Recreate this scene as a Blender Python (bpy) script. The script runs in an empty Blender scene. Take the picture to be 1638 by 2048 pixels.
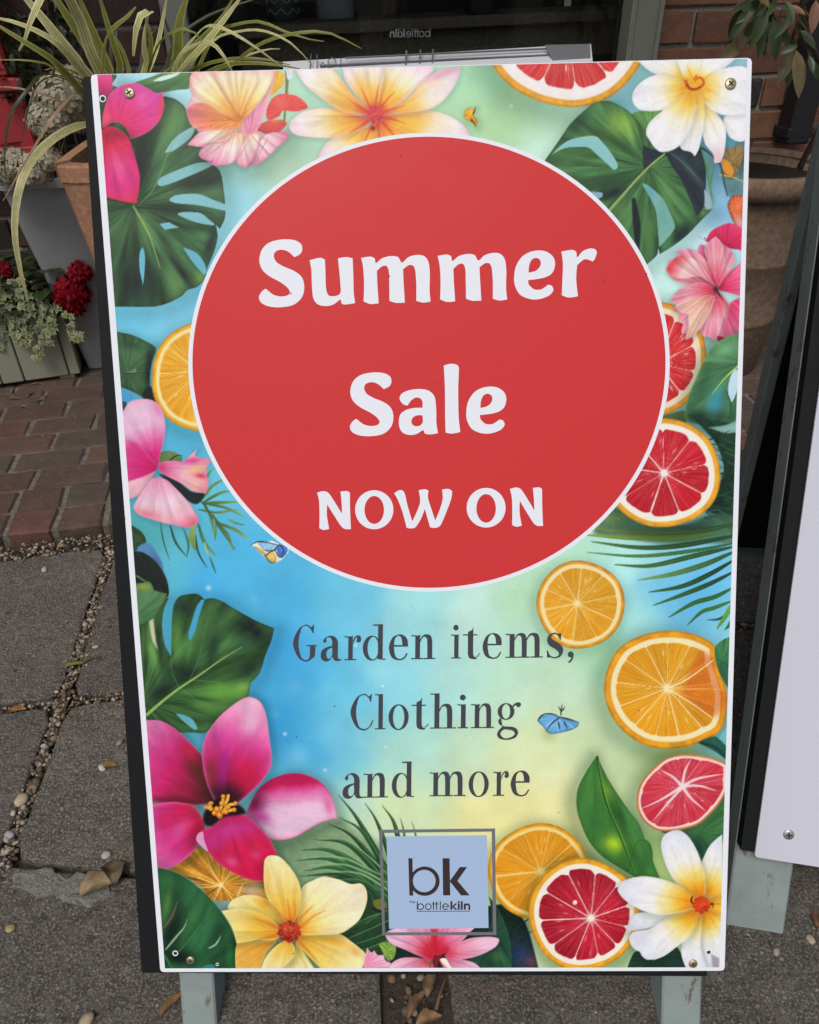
import bpy, bmesh, math, random
import numpy as np
from mathutils import Vector, Matrix
from mathutils.geometry import tessellate_polygon

SC = bpy.context.scene
COL = SC.collection
# ---------------------------------------------------------------- camera
CAM_H = 0.956766
CAM_R = np.array([[0.999743, 0.022687, 0.0], [-0.013335, 0.587634, -0.809017], [-0.018354, 0.808809, 0.587785]])
FPX = 1514.0                                  # focal length in pixels of a 1638 x 2048 picture
cd = bpy.data.cameras.new('camera'); cam = bpy.data.objects.new('camera', cd); COL.objects.link(cam)
cd.sensor_fit = 'HORIZONTAL'; cd.sensor_width = 36.0; cd.lens = 36.0*FPX/1638.0
cd.clip_start = .02; cd.clip_end = 500
M4 = Matrix.Identity(4)
for i in range(3):
    for j in range(3): M4[i][j] = CAM_R[i, j]
M4[2][3] = CAM_H
cam.matrix_world = M4
SC.camera = cam
# ---------------------------------------------------------------- sky, sun, exposure: bright overcast noon
SUN_EL, SUN_AZ = math.radians(58), math.radians(200)     # azimuth clockwise from +Y: high, behind the camera and a little left
wd = bpy.data.worlds.new('World'); SC.world = wd; wd.use_nodes = True
nt = wd.node_tree; bgn = nt.nodes['Background']
sky = nt.nodes.new('ShaderNodeTexSky'); sky.sky_type = 'NISHITA'; sky.sun_disc = False
sky.sun_elevation = SUN_EL; sky.sun_rotation = SUN_AZ; sky.air_density = 1.0; sky.dust_density = 4.0; sky.ozone_density = 1.0
hs = nt.nodes.new('ShaderNodeHueSaturation'); hs.inputs['Saturation'].default_value = .95
nt.links.new(sky.outputs[0], hs.inputs['Color']); nt.links.new(hs.outputs[0], bgn.inputs['Color'])
bgn.inputs['Strength'].default_value = .11
sd = bpy.data.lights.new('sun', 'SUN'); sd.energy = 1.2; sd.angle = math.radians(22); sd.color = (1, .985, .96)
sun = bpy.data.objects.new('sun', sd); COL.objects.link(sun)
sdir = Vector((math.sin(SUN_AZ)*math.cos(SUN_EL), math.cos(SUN_AZ)*math.cos(SUN_EL), math.sin(SUN_EL)))
sun.rotation_euler = sdir.to_track_quat('Z', 'Y').to_euler(); sun.location = sdir*20
VS = SC.view_settings
VS.view_transform = 'Standard'; VS.look = 'None'; VS.gamma = 1.0; VS.use_curve_mapping = False
VS.exposure = 0.07
SC.cycles.use_denoising = True
SC.cycles.max_bounces = 6; SC.cycles.transparent_max_bounces = 12


# ---------------------------------------------------------------- helpers
def ray(px, py):
    d = np.array([(px-819)/FPX, -(py-1024)/FPX, -1.0])
    return CAM_R @ d


def at(px, py, Y):                             # the world point at depth Y that a surveyed picture point belongs to
    d = ray(px, py); k = Y/d[1]
    return Vector((d[0]*k, Y, CAM_H + d[2]*k))


def on_z(px, py, z=0.0):
    d = ray(px, py); k = (z-CAM_H)/d[2]
    return Vector((d[0]*k, d[1]*k, z))


def lin(c):
    c = np.asarray(c, float)/255.0
    return np.where(c <= .04045, c/12.92, ((c+.055)/1.055)**2.4)


def tag(o, label=None, cat=None, group=None, kind=None):
    if label: o['label'] = label
    if cat: o['category'] = cat
    if group: o['group'] = group
    if kind: o['kind'] = kind
    return o


def empty(name, loc=(0, 0, 0), mat=None):
    o = bpy.data.objects.new(name, None); COL.objects.link(o); o.empty_display_size = .05
    if mat is not None: o.matrix_world = mat
    else: o.location = loc
    return o


class MB:
    """collects shapes for ONE mesh object"""
    def __init__(s): s.v = []; s.f = []; s.c = []

    def add(s, v, f, col=None):
        b = len(s.v); s.v.extend([tuple(q) for q in v]); s.f.extend([tuple(i+b for i in q) for q in f])
        s.c.extend([col if col is not None else (1, 1, 1)]*len(v))
        return s

    def box(s, c, h, ax=None, bev=0.0, col=None):
        """centre, half sizes, optional 3 axes; bevel cuts the edges"""
        c = Vector(c); A = ax or (Vector((1, 0, 0)), Vector((0, 1, 0)), Vector((0, 0, 1)))
        hx, hy, hz = h
        if bev <= 0:
            P = [c + A[0]*hx*i + A[1]*hy*j + A[2]*hz*k for k in (-1, 1) for j in (-1, 1) for i in (-1, 1)]
            s.add(P, [(0, 2, 3, 1), (4, 5, 7, 6), (0, 1, 5, 4), (2, 6, 7, 3), (0, 4, 6, 2), (1, 3, 7, 5)], col)
            return s
        b = min(bev, hx*.9, hy*.9, hz*.9)
        P = []; idx = {}
        for i in (-1, 1):
            for j in (-1, 1):
                for k in (-1, 1):
                    for q, (a, d, e) in enumerate(((hx, hy-b, hz-b), (hx-b, hy, hz-b), (hx-b, hy-b, hz))):
                        idx[i, j, k, q] = len(P); P.append(c + A[0]*a*i + A[1]*d*j + A[2]*e*k)
        F = []
        def fc(l, n):
            p = [P[t] for t in l]
            nn = (p[1]-p[0]).cross(p[2]-p[0])
            if nn.dot(n) < 0: l = l[::-1]
            F.append(tuple(l))
        for i in (-1, 1):
            fc([idx[i, -1, -1, 0], idx[i, 1, -1, 0], idx[i, 1, 1, 0], idx[i, -1, 1, 0]], A[0]*i)
            fc([idx[-1, i, -1, 1], idx[1, i, -1, 1], idx[1, i, 1, 1], idx[-1, i, 1, 1]], A[1]*i)
            fc([idx[-1, -1, i, 2], idx[1, -1, i, 2], idx[1, 1, i, 2], idx[-1, 1, i, 2]], A[2]*i)
        for i in (-1, 1):
            for j in (-1, 1):
                fc([idx[i, j, -1, 0], idx[i, j, -1, 1], idx[i, j, 1, 1], idx[i, j, 1, 0]], A[0]*i+A[1]*j)
                fc([idx[i, -1, j, 0], idx[i, -1, j, 2], idx[i, 1, j, 2], idx[i, 1, j, 0]], A[0]*i+A[2]*j)
                fc([idx[-1, i, j, 1], idx[-1, i, j, 2], idx[1, i, j, 2], idx[1, i, j, 1]], A[1]*i+A[2]*j)
                for k in (-1, 1):
                    fc([idx[i, j, k, 0], idx[i, j, k, 1], idx[i, j, k, 2]], A[0]*i+A[1]*j+A[2]*k)
        s.add(P, F, col)
        return s

    def lathe(s, prof, c=(0, 0, 0), n=40, col=None, sq=None):
        """profile [(r, z)...] turned about z; sq = superellipse power for squarish pots"""
        V = []
        for r, z in prof:
            for i in range(n):
                t = 2*math.pi*i/n; x, y = math.cos(t), math.sin(t)
                if sq:
                    k = (abs(x)**sq + abs(y)**sq)**(-1.0/sq); x, y = x*k, y*k
                V.append((c[0]+r*x, c[1]+r*y, c[2]+z))
        F = []
        for a in range(len(prof)-1):
            for i in range(n):
                j = (i+1) % n
                F.append((a*n+i, a*n+j, (a+1)*n+j, (a+1)*n+i))
        s.add(V, F, col); return s

    def tube(s, pts, r, n=6, r1=None, col=None, cap=True):
        pts = [Vector(p) for p in pts]; N = len(pts); V = []
        for i, p in enumerate(pts):
            t = (pts[min(i+1, N-1)] - pts[max(i-1, 0)]).normalized()
            u = t.cross(Vector((.3, .2, 1))).normalized(); w = t.cross(u)
            rr = r + ((r1 if r1 is not None else r)-r)*i/(N-1)
            for k in range(n):
                a = 2*math.pi*k/n; V.append(p + u*rr*math.cos(a) + w*rr*math.sin(a))
        F = [(i*n+k, i*n+(k+1) % n, (i+1)*n+(k+1) % n, (i+1)*n+k) for i in range(N-1) for k in range(n)]
        if cap: F += [tuple(range(n))[::-1], tuple(range((N-1)*n, N*n))]
        s.add(V, F, col); return s

    def build(s, name, mat, parent=None, smooth=False, colors=False, mesh_only=False):
        me = bpy.data.meshes.new(name); me.from_pydata(s.v, [], s.f); me.update()
        if mat: me.materials.append(mat)
        if smooth: me.polygons.foreach_set('use_smooth', [True]*len(me.polygons))
        if colors:
            ca = me.color_attributes.new('Col', 'FLOAT_COLOR', 'POINT')
            ca.data.foreach_set('color', np.c_[np.array(s.c, float), np.ones(len(s.c))].ravel())
        if mesh_only: return me
        return obj(name, me, parent)


def obj(name, me, parent=None, M=None):
    o = bpy.data.objects.new(name, me); COL.objects.link(o)
    if parent is not None: o.parent = parent
    if M is not None: o.matrix_local = M
    return o


# ---------------------------------------------------------------- procedural materials
def new_mat(name):
    m = bpy.data.materials.new(name); m.use_nodes = True
    t = m.node_tree; b = t.nodes['Principled BSDF']
    return m, t, b


def N(t, typ, **k):
    n = t.nodes.new(typ)
    for a, v in k.items():
        if a.startswith('i_'):
            key = a[2:]
            key = int(key) if key.isdigit() else key.replace('_', ' ')
            n.inputs[key].default_value = v
        else: setattr(n, a, v)
    return n


def mix(t, f, a, b, blend='MIX'):
    n = t.nodes.new('ShaderNodeMix'); n.data_type = 'RGBA'; n.blend_type = blend
    for k, v in ((0, f), (6, a), (7, b)):
        sock = n.inputs[k]
        if hasattr(v, 'is_output'): t.links.new(v, sock)
        elif isinstance(v, (int, float)): sock.default_value = v if k == 0 else (v, v, v, 1)
        else: sock.default_value = (*v, 1) if len(v) == 3 else v
    return n.outputs[2]


def rampn(t, src, stops):
    n = t.nodes.new('ShaderNodeValToRGB'); e = n.color_ramp.elements
    while len(e) < len(stops): e.new(.5)
    for el, (p, c) in zip(e, stops):
        el.position = p; el.color = (*c, 1) if hasattr(c, '__len__') else (c, c, c, 1)
    t.links.new(src, n.inputs[0]); return n.outputs[0]


def noise(t, scale, detail=4, rough=.55, vec=None, dim='3D'):
    n = t.nodes.new('ShaderNodeTexNoise'); n.inputs['Scale'].default_value = scale
    n.inputs['Detail'].default_value = detail; n.inputs['Roughness'].default_value = rough
    if vec is not None: t.links.new(vec, n.inputs['Vector'])
    return n.outputs['Fac']


def ocoord(t, obj_space=True):
    n = t.nodes.new('ShaderNodeTexCoord' if obj_space else 'ShaderNodeNewGeometry')
    return n.outputs['Object'] if obj_space else n.outputs['Position']


def bump(t, b, h, dist=.002, strength=1.0):
    n = t.nodes.new('ShaderNodeBump'); n.inputs['Distance'].default_value = dist; n.inputs['Strength'].default_value = strength
    t.links.new(h, n.inputs['Height']); t.links.new(n.outputs[0], b.inputs['Normal'])


def rnd(t):
    return t.nodes.new('ShaderNodeObjectInfo').outputs['Random']


def paint_mat(name, col, col2, rough=.5, scale=18, bstr=.4, spec=.5, chips=None):
    m, t, b = new_mat(name); P = ocoord(t, False)
    c = mix(t, noise(t, scale, 5, .6, P), col, col2)
    if chips is not None:
        k = rampn(t, noise(t, 46, 6, .7, P), [(.60, 0.0), (.66, 1.0)])
        c = mix(t, k, c, chips)
    t.links.new(c, b.inputs['Base Color']); b.inputs['Roughness'].default_value = rough
    b.inputs['Specular IOR Level'].default_value = spec
    bump(t, b, noise(t, scale*14, 3, .6, P), .0006, bstr)
    return m


def attr_mat(name, rough=.5, spec=.4, trans=0.0, nz=None, bstr=0.0):
    m, t, b = new_mat(name)
    a = N(t, 'ShaderNodeAttribute', attribute_name='Col')
    c = a.outputs['Color']
    if nz:
        c = mix(t, rampn(t, noise(t, nz[0], 4, .6, ocoord(t, False)), [(.3, 1-nz[1]), (.7, 1.0)]), (0, 0, 0), c, 'MIX') if False else mix(t, 1.0, c, rampn(t, noise(t, nz[0], 4, .6, ocoord(t, False)), [(.3, 1-nz[1]), (.7, 1.0)]), 'MULTIPLY')
    t.links.new(c, b.inputs['Base Color']); b.inputs['Roughness'].default_value = rough
    b.inputs['Specular IOR Level'].default_value = spec
    if trans:
        b.inputs['Subsurface Weight'].default_value = 0
        tr = N(t, 'ShaderNodeBsdfTranslucent'); t.links.new(c, tr.inputs['Color'])
        ms = N(t, 'ShaderNodeMixShader'); ms.inputs[0].default_value = trans
        t.links.new(b.outputs[0], ms.inputs[1]); t.links.new(tr.outputs[0], ms.inputs[2])
        t.links.new(ms.outputs[0], t.nodes['Material Output'].inputs['Surface'])
    if bstr: bump(t, b, noise(t, 220, 3, .6, ocoord(t, False)), .001, bstr)
    return m
# ---------------------------------------------------------------- flat print: painting engine
# The artwork printed on the board is worked out point by point on a fine grid of the board's own plane.
# FR: drawing sheets (origin and scale) on which the artwork outlines were drawn.
FR = dict(A=(0, 0, .30525), B=(400, 0, .30525), C=(880, 0, .46276), D=(1138, 400, .30525), E=(0, 500, .30525),
          F=(0, 1000, .2442), G=(0, 1450, .30525), H=(1138, 1000, .30525), I=(1138, 1450, .30525),
          J=(400, 1450, .45788), K=(480, 430, .45788), L=(580, 920, .33578), M=(560, 1200, .37851),
          N=(740, 1640, .16484), O=(240, 1040, .2442), P=(280, 1380, .25641), Q=(1080, 180, .25641),
          R=(350, 110, .3724), S=(300, 1680, .29304), T=(720, 1640, .31746), U=(1150, 820, .21486), Z=(0, 0, 1.0))


def raw(fr, s):
    ox, oy, k = FR[fr]
    pts, cor = [], []
    for w in s.split():
        c = w.endswith('!')
        x, y = w.rstrip('!').split(',')
        pts.append((ox + float(x) * k, oy + float(y) * k)); cor.append(c)
    return np.array(pts), cor


def smooth_closed(p, cor, n=6):
    N = len(p)
    m = np.array([(p[(i + 1) % N] - p[i - 1]) * (0.0 if cor[i] else .5) for i in range(N)])
    t = np.arange(n) / n
    h00 = 2*t**3 - 3*t**2 + 1; h10 = t**3 - 2*t**2 + t; h01 = -2*t**3 + 3*t**2; h11 = t**3 - t**2
    out = []
    for i in range(N):
        j = (i + 1) % N
        if cor[i] and cor[j]:
            out.append(p[i][None]); continue
        L = np.linalg.norm(p[j] - p[i])
        mi, mj = m[i], m[j]
        a = np.linalg.norm(mi); b = np.linalg.norm(mj)
        if a > L: mi = mi * L / a
        if b > L: mj = mj * L / b
        out.append(h00[:, None]*p[i] + h10[:, None]*mi + h01[:, None]*p[j] + h11[:, None]*mj)
    return np.concatenate(out)


def smooth_open(p, n=8):
    N = len(p)
    q = np.vstack([2*p[0] - p[1], p, 2*p[-1] - p[-2]])
    out = []
    t = (np.arange(n) / n)[:, None]
    for i in range(1, N):
        a, b, c, d = q[i-1], q[i], q[i+1], q[i+2]
        out.append(.5*(2*b + (c-a)*t + (2*a-5*b+4*c-d)*t*t + (3*b-a-3*c+d)*t**3))
    out.append(p[-1][None])
    return np.concatenate(out)


def PT(fr, s, n=6):
    p, c = raw(fr, s)
    return smooth_closed(p, c, n)


_rt = np.random.RandomState(7).rand(256, 256).astype(np.float32)


def vn(x, y):
    xi = np.floor(x).astype(np.int32); yi = np.floor(y).astype(np.int32)
    fx = x - xi; fy = y - yi
    fx = fx*fx*(3-2*fx); fy = fy*fy*(3-2*fy)
    a = _rt[yi & 255, xi & 255]; b = _rt[yi & 255, (xi+1) & 255]
    c = _rt[(yi+1) & 255, xi & 255]; d = _rt[(yi+1) & 255, (xi+1) & 255]
    return (a*(1-fx) + b*fx)*(1-fy) + (c*(1-fx) + d*fx)*fy


def fbm(x, y, o=3):
    s = 0; a = .5; t = 0
    for k in range(o):
        s = s + a*vn(x*2**k + 17.3*k, y*2**k + 9.1*k); t += a; a *= .5
    return s / t


def sst(a, b, x):
    t = np.clip((x - a) / (b - a), 0, 1)
    return t*t*(3 - 2*t)


def ramp(t, stops):
    ts = [s[0] for s in stops]
    return np.stack([np.interp(t, ts, [s[1][k] for s in stops]) for k in range(3)], -1)


class Print:
    """rgb held 0..255; X, Y = drawing-sheet position of every grid point"""
    AA = .9

    def __init__(s, X, Y, inv):
        s.X = X; s.Y = Y; s.inv = inv; s.h, s.w = X.shape
        s.rgb = np.zeros(X.shape + (3,), np.float32)

    def box(s, p, m):
        x0, y0 = p.min(0) - m; x1, y1 = p.max(0) + m
        q = s.inv(np.array([[x0, y0], [x1, y0], [x1, y1], [x0, y1]]))
        c0, r0 = np.floor(q.min(0)).astype(int); c1, r1 = np.ceil(q.max(0)).astype(int) + 1
        c0 = max(c0, 0); r0 = max(r0, 0); c1 = min(c1, s.w); r1 = min(r1, s.h)
        if c1 <= c0 or r1 <= r0: return None
        return slice(r0, r1), slice(c0, c1)

    def sd(s, p, X, Y):
        d2 = np.full(X.shape, 1e12, np.float32); ins = np.zeros(X.shape, bool)
        N = len(p)
        for i in range(N):
            ax, ay = p[i]; bx, by = p[(i+1) % N]
            ex, ey = bx-ax, by-ay; L = ex*ex + ey*ey
            if L < 1e-9: continue
            wx = X-ax; wy = Y-ay
            t = np.clip((wx*ex + wy*ey)/L, 0, 1)
            d2 = np.minimum(d2, (wx-t*ex)**2 + (wy-t*ey)**2)
            if ey != 0:
                c = ((ay > Y) != (by > Y)) & (X < ax + ex*(Y-ay)/ey)
                ins ^= c
        d = np.sqrt(d2)
        return np.where(ins, d, -d)

    def blend(s, sl, col, a):
        r = s.rgb[sl]
        s.rgb[sl] = r + (col - r)*a[..., None]

    # a closed shape: base colour / radial-axial stops, streaks that run out from a point, soft patches, rim, cast shadow
    def shape(s, p, col=None, ax=None, stops=None, streak=0, sfreq=26, spt=None, patches=(), rim=None, shadow=None,
              soft=0, alpha=1.0, noise=.03, holes=(), mode='r'):
        if shadow:
            dx, dy, w, k = shadow
            sl = s.box(p + np.array([dx, dy]), w*2.2)
            if sl:
                d = s.sd(p + np.array([dx, dy]), s.X[sl], s.Y[sl])
                a = k*np.where(d > 0, 1, np.exp(-(d/w)**2))
                r = s.rgb[sl]
                s.rgb[sl] = r*(1 - a[..., None]*np.array([.62, .5, .55]))
        sl = s.box(p, 3 + soft*2)
        if not sl: return
        X, Y = s.X[sl], s.Y[sl]
        d = s.sd(p, X, Y)
        aa = max(s.AA, soft)
        A = sst(-aa, aa, d)*alpha
        for hp in holes:
            A = A*(1 - sst(-aa, aa, s.sd(hp, X, Y)))
        if ax is not None:
            b = np.array(ax[0], float); t = np.array(ax[1], float); L = np.linalg.norm(t-b)
            u = (np.hypot(X-b[0], Y-b[1])/L) if mode == 'r' else (((X-b[0])*(t-b)[0] + (Y-b[1])*(t-b)[1])/L/L)
            u = u + .06*(fbm(X*.05, Y*.05) - .5)
            C = ramp(u, stops)
        else:
            b = p.mean(0); C = np.broadcast_to(np.array(col, np.float32), X.shape + (3,)).copy()
        if streak:
            q = np.array(spt if spt is not None else b, float)
            an = np.arctan2(Y-q[1], X-q[0]); rr = np.hypot(X-q[0], Y-q[1])
            st = fbm(an*sfreq/3.1 + 40, rr*.012 + 5, 3) - .5
            C = C*(1 + streak*2.4*st)[..., None]
        for (fr, cx, cy, rx, ry, rot, pc, k) in patches:
            ox, oy, z = FR[fr]
            cx = ox+cx*z; cy = oy+cy*z; rx *= z; ry *= z
            c, sn = math.cos(math.radians(rot)), math.sin(math.radians(rot))
            xx = ((X-cx)*c + (Y-cy)*sn)/rx; yy = (-(X-cx)*sn + (Y-cy)*c)/ry
            w = k*np.exp(-(xx*xx + yy*yy)*1.2)*(.75 + .5*fbm(X*.06, Y*.06))
            w = np.clip(w, 0, 1)[..., None]
            C = C + (np.array(pc) - C)*w
        if noise:
            C = C*(1 + noise*2*(fbm(X*.11, Y*.11) - .5) + noise*1.2*(vn(X*.45, Y*.45) - .5))[..., None]
        if rim:
            rc, rw, k = rim
            w = (k*np.exp(-np.maximum(d, 0)/rw))[..., None]
            C = C + (np.array(rc) - C)*w
        s.blend(sl, C, A)

    # a tapering stroke along a polyline
    def stroke(s, q, w0, w1, col, col2=None, prof='leaf', alpha=1.0, soft=0):
        q = smooth_open(np.array(q, float))
        dl = np.r_[0, np.cumsum(np.linalg.norm(np.diff(q, axis=0), axis=1))]
        t = dl/dl[-1]
        if prof == 'leaf': wd = (w0 + (w1-w0)*t)*np.clip(np.sin(np.pi*(t*.9+.06)), .06, 1)**.7
        elif prof == 'tip': wd = w0*np.clip(1-t, 0.04, 1)**.6
        else: wd = w0 + (w1-w0)*t
        tg = np.gradient(q, axis=0); tg /= np.linalg.norm(tg, axis=1)[:, None] + 1e-9
        nn = np.c_[-tg[:, 1], tg[:, 0]]
        p = np.vstack([q + nn*wd[:, None]/2, (q - nn*wd[:, None]/2)[::-1]])
        if col2 is None: s.shape(p, col, alpha=alpha, soft=soft, noise=.05)
        else: s.shape(p, ax=(q[0], q[-1]), stops=[(0, col), (1, col2)], alpha=alpha, soft=soft, noise=.05)

    def line(s, fr, st, w, col, w1=None, alpha=1.0, prof='lin', col2=None, soft=0):
        k = FR[fr][2]
        s.stroke(raw(fr, st)[0], w*k, (w if w1 is None else w1)*k, col, col2=col2, prof=prof, alpha=alpha, soft=soft)

    def blob(s, x, y, r, col, a, soft=None):
        p = np.array([[x-r, y-r], [x+r, y+r]])
        sl = s.box(p, 2)
        if not sl: return
        d = np.hypot(s.X[sl]-x, s.Y[sl]-y)/r
        s.blend(sl, np.array(col, np.float32), a*(1-sst(0 if soft is None else soft, 1, d)))

    def citrus(s, c, rx, ry, fc, rind, pith, flesh, flesh2, nseg, rot=0, pin=.80, prind=.90, hi=(255, 235, 225), seed=1,
               shadow=(6, 10, 26, .55), dark=.0, outline=None, lobes=0.0, memk=1.0):
        th = np.linspace(0, 2*math.pi, 72, endpoint=False)
        rs = np.random.RandomState(seed)
        w = 1 + .012*np.sin(3*th + seed) + .01*np.sin(5*th + 2*seed)
        p = np.c_[c[0] + rx*w*np.cos(th), c[1] + ry*w*np.sin(th)] if outline is None else outline
        if shadow:
            s.shape(p, rind, shadow=shadow)
        sl = s.box(p, 3)
        if not sl: return
        X, Y = s.X[sl], s.Y[sl]
        d = s.sd(p, X, Y); A = sst(-s.AA, s.AA, d)
        R = (rx + ry)/2
        e = 1 - d/R*1.0                       # 1 at the rim
        if outline is None:
            e = np.hypot((X-c[0])/rx, (Y-c[1])/ry)/np.interp(np.arctan2((Y-c[1])/ry, (X-c[0])/rx) % (2*math.pi), np.r_[th, 2*math.pi], np.r_[w, w[0]])
        an = np.arctan2(Y-fc[1], X-fc[0]); rr = np.hypot(X-fc[0], Y-fc[1])/R
        n1 = fbm(X*.09, Y*.09)
        C = np.array(rind)*(.86 + .3*n1)[..., None]
        C = C*(1 - .22*sst(.955, 1.0, e))[..., None]
        pw = sst(prind+.012, prind-.015, e + .02*(n1-.5))
        C = C + (np.array(pith)*(0.97+.06*n1[..., None]) - C)*pw[..., None]
        # flesh: each segment rounds off towards the pith
        ph = ((an + rot)/(2*math.pi)*nseg)
        jit = rs.uniform(-.16, .16, nseg)
        k0 = np.floor(ph).astype(int) % nseg
        loc = ph - np.floor(ph)
        loc = np.clip(loc + jit[k0]*np.sin(math.pi*loc), 0, 1)
        edge = np.minimum(loc, 1-loc)                     # 0 at a membrane
        wall = edge*2*math.pi/nseg*rr*R                    # distance to membrane in sheet units
        lim = pin - .05*lobes*(1 - np.clip(edge*nseg*.55, 0, 1))**2 - .02*np.exp(-wall/3.0) + .022*(fbm(an*9+seed, rr*0+2.5)-.5)
        fl = sst(.012, -.012, e - lim)
        fl = fl*sst(.035, .075, rr + .02*(fbm(X*.2, Y*.2)-.5))
        mst = rs.uniform(.45, 1.0, nseg); km = mst[np.where(loc < .5, k0, (k0+1) % nseg)]
        mem = 1 - memk*km*(1 - sst(.2, 1.5, wall + .9*(fbm(X*.12, Y*.12)-.5)))
        ves = fbm(an*nseg*2.6 + 31, rr*3.0, 3)
        ves2 = fbm(an*nseg*6.0 + 11 + 1.2*fbm(X*.05, Y*.05), rr*3.5 + 3, 2)
        F = np.array(flesh) + (np.array(flesh2) - np.array(flesh))*np.clip((ves-.28)*1.9, 0, 1)[..., None]
        F = F*(1 - dark*sst(.3, .9, rr))[..., None]
        seg_b = rs.uniform(.93, 1.05, nseg)
        F = F*seg_b[k0][..., None]
        F = F + (np.array(hi) - F)*(np.clip(ves2-.56, 0, 1)*2.6*sst(1.0, .1, rr))[..., None]*.8
        F = F*(1 - .16*np.clip(.44-ves2, 0, 1)*2.2)[..., None]
        C2 = np.array(pith) + (F - np.array(pith))*mem[..., None]
        C2 = F*.0 + C2
        C = C + (C2 - C)*fl[..., None]
        # pale heart with spokes
        hk = np.exp(-(rr/(.05 + .07*fbm(an*2.2+seed, rr*0+1.5)))**2)
        C = C + (np.array(pith) - C)*hk[..., None]
        for q in range(9):                               # wet glints
            a = rs.uniform(0, 2*math.pi); r0 = rs.uniform(.3, .68)
            gx = fc[0]+R*r0*math.cos(a); gy = fc[1]+R*r0*math.sin(a)
            dx = X-gx; dy = Y-gy
            lx = dx*math.cos(a)+dy*math.sin(a); ly = -dx*math.sin(a)+dy*math.cos(a)
            g = np.exp(-(lx/(R*.05))**2-(ly/(R*.014))**2)*.7
            C = C + (np.array(hi) - C)*g[..., None]
        s.blend(sl, C, A)
# ---------------------------------------------------------------- the printed artwork itself
BG = """300,160,172,214,232 480,420,150,205,222 560,340,168,196,170 620,260,168,202,178 960,150,160,205,172 1000,230,165,198,150
1080,330,192,222,208 1150,250,196,222,192 1230,225,152,206,226 1400,490,196,222,230 1330,560,192,224,218 1470,330,90,128,150
1440,420,126,172,206 260,640,106,190,222 330,625,122,192,222 400,580,112,186,216 390,900,76,166,206 430,890,90,175,205
440,960,95,178,204 300,1085,72,152,156 340,1120,92,178,205 480,1130,75,170,215 420,1170,68,160,214 560,1190,74,166,212
700,1210,104,184,216 850,1220,152,206,212 950,1220,186,216,206 1060,1180,172,206,172 1130,1110,176,216,188 1250,1140,176,221,216
1280,1230,166,216,216 1330,1180,98,178,226 1400,1200,84,166,216 1440,1245,134,202,226 560,1300,58,150,206 600,1350,68,160,212
700,1380,100,186,220 800,1380,136,200,216 900,1390,166,210,206 1000,1390,182,213,190 1150,1380,190,215,190 1200,1300,164,206,166
560,1450,48,140,196 620,1500,64,156,206 700,1500,112,190,216 800,1500,166,208,196 950,1490,190,212,182 1050,1500,206,213,166
1200,1500,190,205,160 1220,1450,190,206,166 1130,1560,216,214,170 560,1570,82,166,206 640,1560,98,176,206 700,1600,176,206,190
800,1620,206,213,166 950,1620,226,216,150 1100,1600,229,216,156 1150,1650,223,211,150 1030,1640,226,213,146 1290,1640,201,209,166
1300,1690,166,190,112 600,1680,122,150,126 680,1670,200,206,152 560,1760,130,150,140 1440,1480,112,172,182 1350,1520,166,175,110"""


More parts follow.
